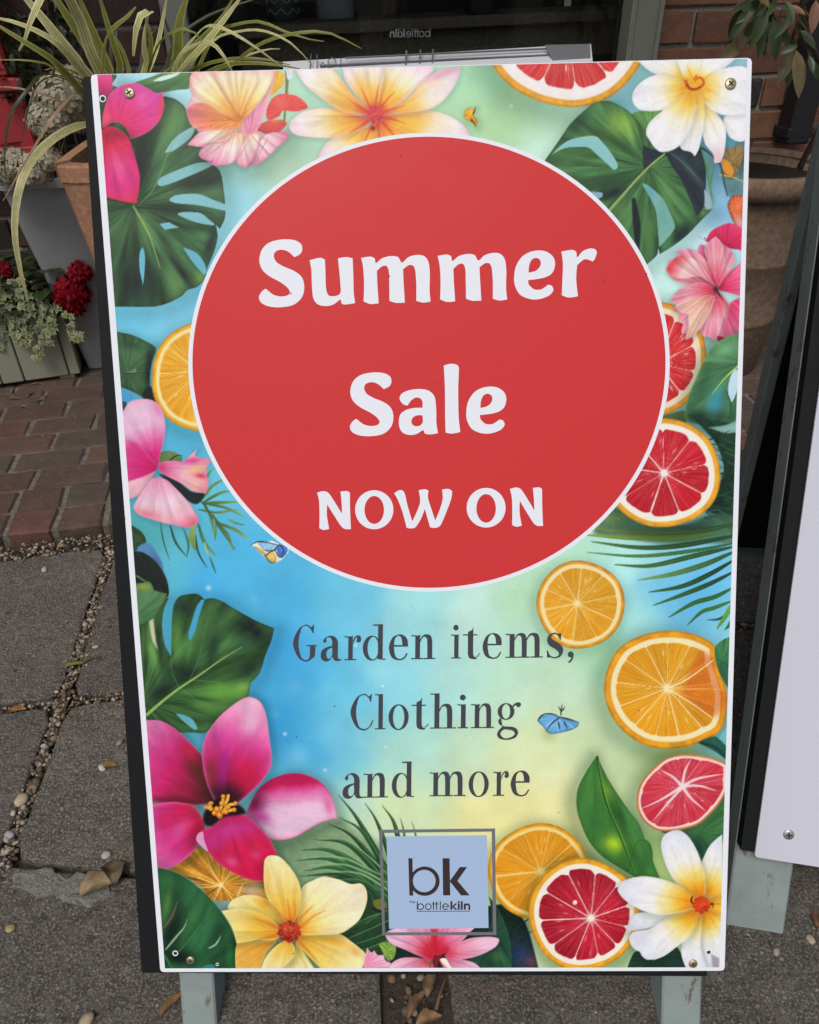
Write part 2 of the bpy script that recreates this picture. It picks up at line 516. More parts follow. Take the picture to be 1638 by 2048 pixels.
def paint(P):
    X, Y = P.X, P.Y
    num = np.zeros(X.shape + (3,), np.float32); den = np.zeros(X.shape, np.float32)
    wx = X + 26*(fbm(X*.012, Y*.012)-.5)*2; wy = Y + 26*(fbm(X*.012+50, Y*.012+8)-.5)*2
    for w in BG.split():
        x, y, r, g, b = map(float, w.split(','))
        k = 1/((wx-x)**2 + (wy-y)**2 + 45.**2)**1.7
        k = k.astype(np.float32)
        den += k; num += k[..., None]*np.array([r, g, b], np.float32)
    P.rgb[:] = num/den[..., None]*(1.045 + .10*(fbm(X*.02, Y*.02, 4)-.5) + .03*(vn(X*.4, Y*.4)-.5))[..., None]
    rs = np.random.RandomState(3)
    for i in range(60):                                   # paint blooms and specks
        x, y = rs.uniform(460, 1150), rs.uniform(1170, 1640)
        P.blob(x, y, rs.uniform(10, 46), (225, 238, 240), rs.uniform(.04, .12))
    for x, y, r in ((417, 1176, 9), (711, 1291, 6), (771, 1494, 4), (1022, 212, 7), (765, 1372, 5), (570, 1468, 7), (650, 1540, 5), (985, 1270, 5)):
        P.blob(x, y, r, (235, 245, 250), .6)
    sh = P.shape; L = P.line
    GRN = (62, 98, 58); DKG = (30, 46, 40); LTG = (108, 146, 72); BLK = (28, 34, 34)

    # ---- top left leaf, split leaf and magenta petals
    sh(PT('A', '760,560 800,480! 960,470! 930,515 870,545'), (172, 214, 232))
    sh(PT('A', '860,555 1000,500 1100,462 1260,455! 1255,570 1160,590 1010,612 930,590'), (84, 124, 72), streak=.2, spt=(400, 140), sfreq=60,
       patches=[('A', 1100, 560, 160, 40, -10, (60, 96, 60), .8)])
    sh(PT('A', '1000,533! 1060,500 1190,470! 1150,500 1060,530'), (200, 226, 214))
    lf = PT('A', '640,560! 735,480! 765,500 740,560 900,600 1075,630 1150,650 1210,700 1235,760 1290,850 1345,985 1390,1070 1440,1120 1460,1200 1475,1335! 1478,1385! 1470,1440 1440,1500! 1412,1470! 1426,1550 1402,1650 1355,1765 1345,1825 1290,1880 1230,1900 1190,1940 1090,1990 1000,2010 860,2010 700,2010!')
    hl = [PT('A', z) for z in ('1030,1200 1060,1160 1250,1080 1340,1062 1395,1080 1200,1170 1060,1220', '1110,1310 1150,1280 1290,1270 1400,1310 1478,1340! 1480,1382! 1300,1345 1150,1330',
                               '1165,1405 1200,1390 1310,1395 1370,1440 1402,1475 1280,1455', '1045,1465! 1110,1458! 1170,1490! 1080,1505!', '915,1660 935,1622 950,1680 945,1800 938,1870! 915,1760',
                               '1200,1622! 1290,1660 1345,1740 1340,1800 1250,1700', '1080,1000! 1150,900 1270,830 1250,900 1140,985')]
    sh(lf, (52, 84, 54), streak=.55, sfreq=30, spt=(266, 410), holes=hl, shadow=(8, 10, 22, .25), rim=(24, 40, 36, ) and ((26, 44, 38), 3, .5),
       patches=[('A', 1130, 800, 110, 200, 25, (96, 136, 84), .85), ('A', 930, 1030, 75, 240, 8, (24, 36, 34), .95), ('A', 1310, 1190, 170, 60, -10, (26, 38, 36), .9),
                ('A', 900, 1850, 130, 190, 0, (24, 38, 36), .95), ('A', 1130, 1380, 260, 40, 6, (28, 42, 36), .8), ('A', 1150, 1830, 70, 150, -14, (92, 134, 76), .85),
                ('A', 960, 1500, 60, 170, -20, (100, 142, 82), .75), ('A', 780, 1500, 60, 150, 12, (74, 110, 68), .6), ('A', 1320, 1830, 50, 60, 0, (112, 150, 80), .8),
                ('A', 1180, 1770, 26, 150, -36, (24, 36, 34), .95), ('A', 1380, 1600, 40, 130, 15, (28, 42, 38), .8), ('A', 1130, 970, 90, 26, -50, (110, 150, 100), .6)])
    L('A', '870,1345 920,1430 985,1560 1050,1760', 16, (128, 164, 96), 4)
    L('A', '905,1350 1010,1230 1100,1010 1180,850', 9, (112, 152, 96), 3, alpha=.7)
    L('A', '900,1360 1100,1370 1400,1400', 8, (22, 34, 32), 3, alpha=.8)
    MG = [(0, (214, 40, 92)), (.45, (206, 40, 122)), (.8, (222, 66, 150)), (1.1, (205, 52, 150))]
    sh(PT('A', '630,480! 730,480! 737,580 700,635 660,650 630,640!'), ax=((200, 200), (215, 140)), stops=[(0, (120, 20, 60)), (.5, (206, 40, 110)), (1, (224, 90, 150))])
    sh(PT('A', '672,770 690,690 720,615 790,562 890,545 970,580 1030,612 1060,600! 1075,680 1050,780 990,850 920,890 855,912! 825,840 770,800 720,810 676,840'),
       ax=((230, 262), (300, 165)), stops=[(0, (216, 40, 84)), (.5, (214, 48, 122)), (.85, (206, 60, 152)), (1.2, (190, 60, 170))], streak=.10, sfreq=30, rim=((236, 90, 130), 2.5, .5),
       patches=[('A', 1060, 690, 30, 100, 10, (222, 50, 70), .8), ('A', 930, 650, 60, 60, 0, (226, 110, 165), .5), ('A', 700, 780, 30, 60, 0, (238, 90, 120), .7)], shadow=(5, 5, 12, .35))
    sh(PT('A', '640,880! 680,845 720,825 780,850 840,900 880,1010 915,1150 910,1250 895,1332! 830,1325 760,1310 690,1290 640,1280!'),
       ax=((215, 270), (270, 400)), stops=[(0, (168, 24, 58)), (.2, (214, 36, 74)), (.5, (210, 46, 118)), (.8, (206, 40, 120)), (1, (214, 44, 84))], streak=.12, sfreq=24, rim=((180, 24, 60), 2.5, .5), shadow=(6, 3, 12, .45),
       patches=[('A', 770, 1080, 50, 110, -20, (226, 110, 165), .55), ('A', 770, 880, 70, 30, 20, (150, 20, 50), .8)])

    # ---- ruffled peony
    cpe = (350+335*.3724, 110+345*.3724)
    sh(PT('R', '500,200 540,90 585,105 580,160 520,215'), (236, 172, 66), streak=.15)
    L('R', '600,60 600,180 585,380', 20, (128, 120, 70), 10)
    sh(PT('R', '592,60! 640,60! 630,120 605,130'), (214, 214, 222))
    sh(PT('R', '490,300 520,235 570,208 650,218 700,255 712,285 650,305 580,300 560,330 500,350'), (222, 74, 74), streak=.15, patches=[('R', 560, 250, 40, 40, 0, (236, 120, 100), .6)], rim=((235, 120, 110), 2, .5))
    sh(PT('R', '400,440 470,365 560,345 600,365 575,402 500,440'), (226, 78, 78), streak=.2, spt=cpe, patches=[('R', 540, 345, 50, 20, 0, (240, 160, 80), .8)])
    sk = PT('R', '66,482! 105,440 150,400 250,390 420,400 520,430 600,408 606,450 560,480! 520,500 500,545 470,570! 420,590 378,606! 350,585 320,572! 260,585 200,585 160,560! 128,530 150,490!', 5)
    sh(sk, ax=(cpe, (cpe[0]-30, cpe[1]+92)), stops=[(0, (240, 190, 120)), (.4, (238, 205, 190)), (.7, (230, 178, 196)), (1, (222, 130, 172)), (1.3, (214, 104, 150))], streak=.22, sfreq=34, rim=((220, 110, 160), 3, .5), shadow=(4, 12, 26, .30),
       patches=[('R', 180, 440, 80, 30, -20, (240, 225, 225), .8)])
    for z, tp_ in (('66,482! 130,420 220,398 330,400 260,450 150,492', (70, 470)), ('128,530 180,480 270,440 340,408 305,500 210,565 150,560', (140, 550)), ('432,590 440,500 480,430 560,414 606,440 560,486! 500,545', (590, 450)), ('200,586 240,510 320,430 372,418 362,520 305,580 250,592', (240, 590)), ('330,575 352,500 390,430 452,418 442,500 402,582! 378,607!', (380, 606))):
        sh(PT('R', z), ax=(cpe, (350+tp_[0]*.3724, 110+tp_[1]*.3724)), stops=[(0, (236, 150, 90)), (.3, (240, 196, 150)), (.6, (240, 212, 206)), (.9, (230, 164, 186)), (1.1, (216, 104, 146))], streak=.2, sfreq=40, spt=cpe, rim=((214, 100, 140), 2.2, .6), shadow=(1, 3, 6, .2))
    for z in ('270,470 230,500 170,550', '385,480 350,540 330,570', '500,440 470,500 440,560', '290,450 250,470 120,480'):
        L('R', z, 10, (196, 84, 128), 2, alpha=.55, prof='leaf')
    fan = PT('R', '78,135 90,100! 130,84 160,90! 200,78 350,66 535,62! 532,130 505,220 470,320 440,400 350,392 220,400 130,404 85,370 70,330 62,290 75,250! 90,215 78,180', 5)
    sh(fan, ax=(cpe, (cpe[0]-60, cpe[1]-95)), stops=[(0, (226, 120, 40)), (.18, (238, 170, 70)), (.45, (240, 204, 140)), (.75, (238, 216, 196)), (1.0, (232, 196, 200)), (1.25, (224, 146, 176))], streak=.16, sfreq=22, rim=((226, 120, 165), 4, .7))
    sh(PT('R', '62,292 100,262 160,258 250,310 350,368 300,395 200,400 130,404 85,372 68,330'), ax=(cpe, (372, 215)), stops=[(0, (236, 150, 60)), (.5, (236, 134, 88)), (.9, (230, 122, 130)), (1.1, (224, 96, 140))], streak=.2, sfreq=28, rim=((232, 170, 160), 2.5, .5))
    sh(PT('R', '360,352 400,300 440,250 490,160 520,78! 536,62! 536,130 512,210 490,290 455,380 420,425 380,432 365,400'), ax=((500, 268), (540, 140)), stops=[(0, (216, 120, 150)), (.4, (224, 146, 176)), (.8, (234, 176, 160)), (1.1, (240, 190, 150))], streak=.14, rim=((236, 190, 200), 3, .7))
    for z in ('340,340 300,240 250,110', '345,335 360,220 400,90', '330,345 240,250 130,170', '335,335 270,290 180,270'):
        L('R', z, 9, (228, 150, 60), 2, alpha=.5, prof='tip', soft=1)
    for z, tp_ in (('80,140 95,95 150,84 210,90 262,200 322,332 230,282 130,232', (100, 110)), ('420,66 536,60 502,180 432,282 362,346 388,240', (500, 70)), ('190,82 270,74 350,70 348,180 346,322 300,250 240,160', (270, 60)), ('332,70 430,66 442,140 384,262 352,332 338,220', (400, 60))):
        sh(PT('R', z), ax=(cpe, (350+tp_[0]*.3724, 110+tp_[1]*.3724)), stops=[(0, (226, 116, 40)), (.2, (238, 164, 66)), (.5, (242, 206, 140)), (.8, (240, 218, 190)), (1.05, (232, 170, 176))], streak=.16, sfreq=30, spt=cpe, rim=((230, 132, 140), 2.2, .6), shadow=(1, 2, 5, .18))
    L('R', '270,330 320,355 350,350', 16, (206, 84, 40), 4, alpha=.7, prof='leaf', soft=1)

    # ---- large plumeria
    c = (350+1075*.3724, 110+325*.3724)
    WS = [(0, (206, 60, 44)), (.14, (224, 96, 44)), (.26, (236, 158, 58)), (.45, (240, 186, 92)), (.62, (240, 214, 180)), (.85, (236, 220, 222)), (1.1, (230, 180, 206))]
    def pet(fr, z, tip, st=WS, c=c, rim=((226, 160, 196), 3, .45), **k):
        o = FR[fr]
        sh(PT(fr, z), ax=(c, (o[0]+tip[0]*o[2], o[1]+tip[1]*o[2])), stops=st, streak=k.pop('streak', .11), sfreq=k.pop('sfreq', 30), spt=c, rim=rim, shadow=k.pop('shadow', (1, 3, 6, .16)), **k)
    pet('R', '740,620! 780,520 840,450 950,415 1040,385 1115,360 1125,460! 900,560 760,640!', (770, 560))
    pet('R', '1110,345 1200,318 1300,305 1390,300 1490,335 1560,390 1600,460! 1400,480 1110,470!', (1580, 420), patches=[('R', 1230, 370, 90, 40, 0, (238, 186, 60), .7)])
    pet('R', '612,380 640,335 700,300 800,285 900,300 1000,335 1050,350 1000,400 900,435 840,446 720,440 640,425', (610, 380))
    pet('R', '1120,55! 1340,50! 1390,75 1310,165 1220,250 1130,310 1085,300 1085,200', (1340, 60))
    pet('R', '900,60! 1115,55! 1122,120 1100,220 1080,300 1040,290 960,200 912,130', (1000, 20), patches=[('R', 1000, 160, 50, 60, 0, (238, 174, 70), .6)])
    pet('R', '640,70! 835,62! 880,110 960,220 1050,305 1000,320 890,300 790,235 700,160', (650, 60))
    pet('R', '1110,325 1180,280 1260,225 1330,140 1430,78 1535,64! 1515,140 1450,235 1380,285 1300,305 1200,315', (1520, 70), patches=[('R', 1430, 100, 110, 26, -25, (222, 140, 176), .8), ('R', 1400, 210, 100, 50, -30, (236, 222, 228), .7)])
    for a in range(11):
        an = a*.571 + .2
        P.stroke([(c[0]+8*math.cos(an), c[1]+8*math.sin(an)), (c[0]+30*math.cos(an), c[1]+30*math.sin(an)), (c[0]+62*math.cos(an+.05), c[1]+62*math.sin(an+.05))], 7, 1, (196, 52, 40), prof='tip', alpha=.5, soft=1.5)
    P.blob(c[0], c[1], 34, (204, 52, 46), .75)
    sh(np.array([[c[0]+(15+2*math.sin(5*t))*math.cos(t), c[1]-2+(17+2*math.cos(7*t))*math.sin(t)] for t in np.linspace(0, 6.28, 40)]), (212, 62, 70), streak=.5, sfreq=50)
    P.blob(c[0]-4, c[1]+26, 7, (70, 16, 20), .9)

    # ---- little yellow moth, grapefruit at the top edge
    sh(PT('R', '1552,330 1560,295 1590,280 1600,300 1612,275! 1604,320 1625,350 1618,388! 1590,360 1566,350'), (222, 164, 48), streak=.3, rim=((150, 96, 20), 2, .5), shadow=(3, 5, 8, .2))
    L('R', '1600,318 1610,300 1612,278', 8, (40, 30, 20), 3)
    L('R', '1590,345 1610,370 1616,386', 12, (60, 44, 20), 3)
    P.citrus((1134, 60), 168, 153, (1134, 54), (226, 158, 52), (238, 226, 226), (208, 46, 50), (222, 78, 76), 11, rot=.28, pin=.765, prind=.905, seed=4, lobes=1.6, shadow=(4, 16, 40, .38))

    # ---- upper right split leaf
    sh(PT('Q', '720,190 800,165! 960,155! 1000,200 900,470 860,450 800,400'), (104, 150, 84), streak=.2)
    lf = PT('Q', '36,552! 150,390 240,260 400,115 470,88 540,85 640,130 720,190 780,260 830,330 900,460! 1250,420! 1290,560 1295,720 1280,900 1345,930! 1250,1025 1150,1130 1040,1215 935,1280! 922,1235! 910,1290 828,1365! 770,1260 640,1080 500,1000 300,800')
    hl = [PT('Q', '92,508! 150,445 220,395 330,365 430,360 480,400 560,500 605,580 600,612 575,622 540,590 440,500 370,447 230,447 150,470'),
          PT('Q', '800,735 850,750 960,850 1010,950 1052,1060 1020,1125 930,1225! 922,1100 905,950 870,860'), PT('Q', '385,795! 480,800 485,832 440,850!')]
    sl = PT('Q', '60,560! 200,380! 620,380! 640,640! 480,660!'); sh(sl, (160, 214, 222), noise=.02); sh(hl[1], (140, 194, 190), patches=[('Q', 840, 800, 60, 60, 0, (110, 180, 214), .8), ('Q', 960, 980, 60, 120, 0, (120, 176, 160), .6)])
    sh(hl[2], (160, 190, 220))
    sh(lf, (64, 104, 62), streak=.42, sfreq=34, spt=(1080+850*.2564, 180+600*.2564), holes=hl, shadow=(6, 8, 18, .25), rim=((36, 56, 50), 3, .45),
       patches=[('Q', 620, 260, 120, 100, 40, (128, 168, 70), .95), ('Q', 700, 330, 30, 130, -20, (150, 186, 86), .7), ('Q', 290, 260, 60, 140, 40, (40, 66, 54), .8), ('Q', 520, 720, 230, 70, -5, (44, 72, 56), .7),
                ('Q', 550, 810, 160, 50, -20, (26, 38, 36), .95), ('Q', 760, 560, 40, 130, 0, (60, 96, 62), .6), ('Q', 1000, 800, 60, 190, -28, (98, 142, 84), .85), ('Q', 850, 1100, 50, 200, 0, (82, 122, 72), .85),
                ('Q', 1120, 1110, 130, 60, -45, (30, 44, 44), .95), ('Q', 640, 960, 90, 90, 0, (90, 128, 76), .7), ('Q', 200, 570, 130, 50, -12, (80, 118, 80), .5)])
    sh(PT('Q', '800,425! 880,462 1000,490 1085,448 1250,445! 1292,600 1288,780 1278,900 1225,980 1190,905 1100,700 1030,600 965,505 860,600 810,620'), (40, 46, 56), streak=.2, soft=2, patches=[('Q', 1180, 640, 26, 190, -38, (70, 96, 92), .6), ('Q', 1230, 560, 40, 60, 0, (50, 70, 66), .6)])
    sh(PT('Q', '715,850! 740,840 770,960 785,1080 775,1250! 740,1180 722,1000'), (30, 36, 42), soft=1.5)
    L('Q', '540,945 640,830 740,715 860,590 975,495', 24, (150, 168, 104), 12); L('Q', '545,950 645,835 745,720 862,597', 8, (86, 110, 60), 4, alpha=.7)
    L('Q', '1020,490 1130,580 1280,740', 10, (96, 126, 110), 4, alpha=.6)

    # ---- background at the right edge, twig, ladybird-orange wing
    sh(PT('Q', '1440,380! 1600,360! 1600,840! 1470,830 1400,600'), (92, 128, 138), noise=.1, patches=[('Q', 1500, 400, 60, 50, 0, (70, 160, 190), .8), ('Q', 1560, 560, 50, 90, 0, (52, 70, 66), .9)])
    sh(PT('Q', '1450,470 1580,430! 1575,560 1500,700 1430,650'), (134, 108, 66), streak=.3)
    sh(PT('Q', '1420,540 1470,560 1510,620 1500,670 1450,650 1425,600'), (214, 140, 54))
    L('Q', '1400,660 1500,680 1600,720', 10, (198, 180, 90), 6)
    L('Q', '1400,560 1430,680 1460,830', 10, (30, 40, 44), 6)
    for z in ('1255,445 1300,600 1350,920', '1330,520 1310,680 1370,900', '1360,590 1330,740 1350,900'):
        L('Q', z, 18, (84, 134, 74), 8, prof='leaf')
    L('Q', '1260,450 1330,500 1400,580', 16, (34, 48, 46), 6)
    sh(PT('Q', '1280,780! 1310,800 1340,880 1330,930! 1290,930!'), (150, 172, 186))
    sh(PT('Q', '1462,900 1480,850 1530,815 1600,830! 1600,1115! 1530,1062 1480,970'), (228, 112, 66), streak=.3, sfreq=50, rim=((60, 40, 50), 4, .6), patches=[('Q', 1560, 1040, 50, 60, 0, (236, 170, 176), .9)])

    # ---- upper right frangipani
    cf = (880+1098*.46276, 370*.46276)
    WH = [(0, (214, 96, 28)), (.12, (232, 150, 40)), (.30, (240, 200, 100)), (.5, (238, 226, 206)), (.7, (236, 230, 232)), (1.1, (226, 222, 236))]
    kw = dict(st=WH, c=cf, rim=((204, 200, 214), 2.5, .45), streak=.05)
    pet('C', '1225,510 1280,495 1335,485! 1322,600 1295,612 1250,590', (1290, 620), **kw)
    pet('C', '1140,450 1200,495 1235,560 1228,660 1212,702! 1185,705! 1180,665 1145,620 1128,520', (1190, 700), patches=[('C', 1200, 680, 30, 40, 0, (230, 170, 180), .8)], **kw)
    pet('C', '845,250! 1030,245! 1065,350 960,330 895,300', (860, 255), **kw)
    pet('C', '1018,245! 1285,245! 1240,285 1180,330 1110,365 1060,345', (1200, 230), **kw)
    pet('C', '830,425 845,380 890,340 950,322 1040,345 1085,382 1030,440 980,472 900,480 850,465', (830, 430), **kw)
    pet('C', '1115,375 1160,330 1220,298 1300,285 1340,300! 1340,490! 1250,500 1190,485 1130,430', (1340, 400), **kw)
    pet('C', '1078,395 1120,410 1142,450 1140,540 1120,640 1102,676! 1085,658 1065,652! 1045,645 1035,620 1055,560 1070,490', (1090, 680), **kw)
    pet('C', '890,575 905,530 960,480 1030,430 1085,392 1105,440 1095,520 1065,590 1020,640 960,657 930,640 905,605', (920, 640), **kw)
    L('C', '1110,450 1095,540 1075,640', 8, (206, 200, 205), 3, alpha=.7)
    for a in (-2.5, -1.9, -.6, .3, .9, 1.4, 1.8, 2.6):
        P.stroke([cf, (cf[0]+20*math.cos(a), cf[1]+20*math.sin(a)), (cf[0]+44*math.cos(a), cf[1]+44*math.sin(a))], 10, 1, (234, 168, 40), prof='tip', alpha=.7, soft=1.5)
    L('C', '1060,345 1075,380 1110,385 1140,360 1125,335 1100,345 1110,325', 16, (206, 96, 24), 8, soft=.8)
    L('C', '1065,365 1090,385 1130,375', 8, (150, 50, 20), 4)

    # ---- right side: grapefruits, pink flower, leaf
    sh(PT('D', '840,230! 890,262 930,205 1000,165 1070,152 1160,205! 1160,335! 1010,310 930,290'), ax=((1450, 500), (1490, 450)), stops=[(0, (170, 30, 66)), (.6, (206, 46, 92)), (1.2, (220, 84, 126))], streak=.15)
    P.citrus((1309, 716), 104, 116, (1316, 728), (226, 150, 50), (236, 214, 190), (196, 34, 40), (214, 60, 64), 9, rot=.5, pin=.80, prind=.9, seed=9, shadow=(8, 8, 24, .35), lobes=1.2)
    sh(PT('D', '600,1420! 760,1380 760,1460 600,1450!'), (96, 112, 68), soft=2)
    fp = (1138+960*.30525, 400+585*.30525)
    PK = [(0, (196, 30, 60)), (.25, (222, 84, 110)), (.6, (230, 150, 166)), (1, (226, 132, 160)), (1.2, (206, 60, 100))]
    RD = [(0, (176, 24, 56)), (.4, (216, 60, 104)), (.8, (222, 96, 140)), (1.2, (226, 130, 170))]
    kp = dict(c=fp, rim=((232, 180, 190), 2, .4), streak=.20, sfreq=46)
    rs = np.random.RandomState(14)
    for an, ln in ((200, 330), (212, 345), (224, 350), (236, 330), (248, 320), (262, 345), (276, 320), (292, 290), (166, 310), (152, 300), (140, 320), (128, 350), (118, 370), (106, 350), (96, 330), (84, 325), (72, 320), (60, 310)):
        a = math.radians(an+rs.uniform(-4, 4)); ln *= rs.uniform(.9, 1.05); c_, s_ = math.cos(a), math.sin(a); w_ = rs.uniform(34, 52)
        q_ = [(960+c_*r_*ln - s_*o_*w_, 580+s_*r_*ln + c_*o_*w_) for r_, o_ in ((.08, -.2), (.4, -.75), (.75, -1), (.93, -.55), (1.0, 0), (.93, .55), (.75, 1), (.4, .75), (.08, .2))]
        pet('D', ' '.join(f'{x_:.0f},{y_:.0f}' for x_, y_ in q_), (960+c_*ln, 580+s_*ln), st=PK if rs.rand() < .65 else RD, **kp)
    pet('D', '1040,480 1100,430 1160,380! 1160,640! 1050,610 975,580', (1160, 480), st=RD, **kp)
    pet('D', '1000,300 1060,328 1085,400 1050,460 1000,540 975,570 985,440', (1050, 330), st=PK, **kp)
    pet('D', '700,345 740,325 800,320 880,375 950,470 965,570 880,480 800,400', (720, 340), st=PK, **kp)
    pet('D', '635,455 680,390 730,362 800,375 870,430 955,565 860,500 760,515 680,500', (640, 450), st=[(0, (196, 40, 70)), (.3, (228, 140, 160)), (.7, (236, 190, 190)), (.95, (214, 70, 84)), (1.2, (206, 60, 80))], **kp)
    pet('D', '885,330 920,270 962,238! 1005,290 1018,400 985,560 940,460', (960, 240), st=PK, **kp)
    pet('D', '1000,890 1035,760 1060,670 1150,630! 1145,870! 1060,905', (1080, 900), st=RD, **kp)
    pet('D', '660,655! 720,590 800,550 880,540 950,580 930,635 820,670 740,700', (670, 650), st=PK, **kp)
    pet('D', '700,690 800,645 940,620 880,700 800,745 730,735', (720, 720), st=[(0, (206, 60, 70)), (.5, (236, 180, 160)), (1.1, (232, 170, 170))], **kp)
    pet('D', '880,880 905,780 950,650 1025,690 1005,800 962,915 920,900', (930, 910), st=PK, **kp)
    pet('D', '758,915! 785,830 785,740 860,680 955,625 930,720 870,830 810,890', (770, 910), st=[(0, (216, 80, 90)), (.4, (236, 176, 160)), (.8, (238, 196, 170)), (1.1, (222, 120, 130))], **kp)
    L('D', '960,575 985,620 1010,650', 18, (80, 10, 30), 5, prof='leaf', soft=1); P.blob(fp[0], fp[1], 9, (70, 12, 28), .8)
    sh(PT('D', '975,890 1060,905 1140,860! 1060,890 985,930'), (176, 24, 60))
    sh(PT('D', '1140,865! 1035,898 940,960 880,1060 830,1170 780,1290 758,1400 775,1450 880,1478 1050,1472 1140,1430!'), (70, 116, 78), streak=.3, sfreq=30, spt=(1485, 725), rim=((150, 176, 90), 3, .5), shadow=(-5, 6, 16, .4),
       patches=[('D', 1030, 980, 130, 70, -30, (112, 164, 118), .9), ('D', 960, 1330, 55, 110, 12, (60, 140, 170), .9), ('D', 850, 1420, 90, 50, 0, (26, 44, 36), .95), ('D', 1010, 1430, 90, 50, 0, (38, 66, 48), .8), ('D', 880, 1200, 50, 110, 25, (46, 84, 60), .7), ('D', 1090, 1330, 50, 80, 0, (60, 120, 76), .6)])
    L('D', '1140,1065 1060,1130 985,1210 940,1270', 16, (168, 196, 110), 4)
    sh(PT('D', '1062,1150 1090,1110 1110,1130 1100,1250 1062,1325 1042,1240'), (190, 214, 232))
    L('D', '1030,1250 1060,1340 1045,1450', 12, (40, 70, 44), 6, prof='leaf')
    # dark palm mass at the right edge
    sh(PT('U', '1050,40! 1330,100 1550,140! 1480,1200! 1350,1000 1200,900 1380,600 1330,350 1200,180'), (30, 58, 46), noise=.25, soft=2)
    sh(PT('U', '1230,160! 1400,140 1535,80! 1530,205! 1400,220 1300,190'), (140, 186, 178), rim=((60, 90, 80), 4, .5))
    L('U', '1240,170 1400,220 1530,215', 16, (60, 50, 40), 8)
    rs = np.random.RandomState(5)
    for i in range(46):
        x0, y0 = rs.uniform(1240, 1540), rs.uniform(230, 1010); an = rs.choice([.35, .15, -.25, .6])+rs.uniform(-.15, .15); ln = rs.uniform(120, 300)
        g = rs.uniform(.5, 1.2)
        L('U', f'{x0-ln*math.cos(an)*.4:.0f},{y0-ln*math.sin(an)*.4:.0f} {x0:.0f},{y0+10:.0f} {x0+ln*math.cos(an)*.6:.0f},{y0+ln*math.sin(an)*.6:.0f}', rs.uniform(10, 26), (50*g, 92*g, 62*g), 6, prof='leaf', alpha=.85)
    L('U', '1210,960 1330,930 1390,1000', 12, (80, 120, 140), 6, alpha=.8); L('U', '1200,1010 1400,980 1490,1000', 26, (42, 84, 80), 10)
    # long palm fronds
    sh(PT('U', '260,990! 420,900 640,1010 1000,1060 1300,960 1490,1000! 1480,1250! 1200,1240 800,1240 500,1190 180,1150'), (70, 104, 74), soft=6, alpha=.85, noise=.12, patches=[('U', 350, 1010, 130, 60, 0, (122, 136, 62), .8), ('U', 1000, 1100, 350, 50, 0, (30, 60, 50), .9)])
    for z, w, c1, c2 in (('1500,1060 1100,1130 600,1140 160,1100', 44, (36, 70, 52), (120, 130, 56)), ('1495,1110 1000,1190 500,1190 70,1160', 44, (60, 100, 60), (142, 156, 62)), ('1490,1170 1000,1260 600,1280 150,1225', 40, (24, 52, 40), (70, 112, 60)),
                         ('1485,1240 1100,1310 600,1360 110,1325', 30, (40, 84, 54), (96, 140, 70)), ('1485,1270 1100,1360 700,1450 370,1440', 40, (30, 66, 44), (70, 114, 56)), ('1480,1320 1200,1440 900,1530 580,1585', 42, (34, 70, 44), (120, 162, 96)),
                         ('1475,1400 1250,1530 1000,1640 685,1697', 38, (22, 48, 36), (52, 92, 52)), ('1470,1510 1250,1620 1000,1720 725,1820', 36, (24, 52, 40), (60, 104, 48)), ('1460,1660 1300,1740 1100,1800 870,1932', 36, (40, 92, 46), (56, 100, 50)),
                         ('1455,1780 1300,1840 1180,1880 1045,2002', 30, (56, 116, 44), (50, 92, 44)), ('1450,1880 1340,1945 1225,1955', 20, (30, 70, 56), (40, 90, 70)), ('1455,1810 1400,1920 1320,2040', 34, (110, 160, 60), (84, 140, 60)), ('1450,1960 1430,2010 1390,2048', 24, (40, 90, 50), (60, 110, 60))):
        L('U', z, w*1.45, c1, w*.95, prof='leaf', col2=c2)
        L('U', z, w*.16, (130, 160, 96), w*.1, alpha=.35)
    P.citrus((1325, 946), 117, 109, (1328, 946), (230, 160, 46), (240, 228, 220), (190, 24, 38), (206, 50, 62), 9, rot=.9, pin=.80, prind=.905, seed=12, shadow=(4, 12, 26, .5), lobes=1.0, hi=(240, 150, 160))

    # ---- oranges on the right
    P.citrus((1161, 1209), 88, 88, (1155, 1207), (220, 148, 44), (240, 216, 160), (222, 146, 30), (228, 170, 54), 10, rot=.2, pin=.83, prind=.92, seed=21, shadow=(-3, 6, 15, .22), hi=(250, 220, 150))
    ob = PT('Z', '1209,1365 1218,1330 1240,1295 1280,1272 1325,1262 1370,1264 1405,1275 1430,1292 1434,1320 1445,1355 1453,1385 1452,1430 1440,1462 1410,1480 1370,1494 1325,1497 1285,1488 1250,1465 1225,1435 1211,1400')
    P.citrus((1330, 1380), 122, 118, (1335, 1377), (224, 150, 36), (244, 222, 176), (222, 142, 24), (230, 166, 44), 13, rot=.12, pin=.80, prind=.89, seed=33, shadow=(-8, 10, 26, .36), outline=ob, hi=(250, 216, 140))
    sh(PT('H', '850,990 900,1000 950,1040 965,1140 1000,1230 1030,1290 1000,1380 940,1420 860,1370 740,1270! 760,1200'), (200, 84, 30), alpha=.55, soft=9, noise=.08)
    L('H', '650,1235 780,1170 945,1050', 10, (246, 220, 170), 6); L('H', '650,1240 800,1330 940,1430', 9, (246, 220, 170), 6); L('H', '650,1238 1010,1240', 7, (240, 190, 110), 3)
    sh(PT('H', '955,1020 960,960 1010,915 1060,895! 1060,1260! 1020,1200 980,1120'), (58, 112, 72), streak=.3, patches=[('H', 1020, 1150, 50, 90, 0, (40, 90, 70), .7)])
    sh(PT('H', '840,1590! 960,1550 1060,1640! 1060,1730! 960,1650'), (40, 84, 70), streak=.2); L('H', '860,1590 960,1620 1040,1700', 18, (28, 56, 50), 8)
    sh(PT('H', '980,1560! 1040,1480! 1040,1620!'), (110, 178, 186))
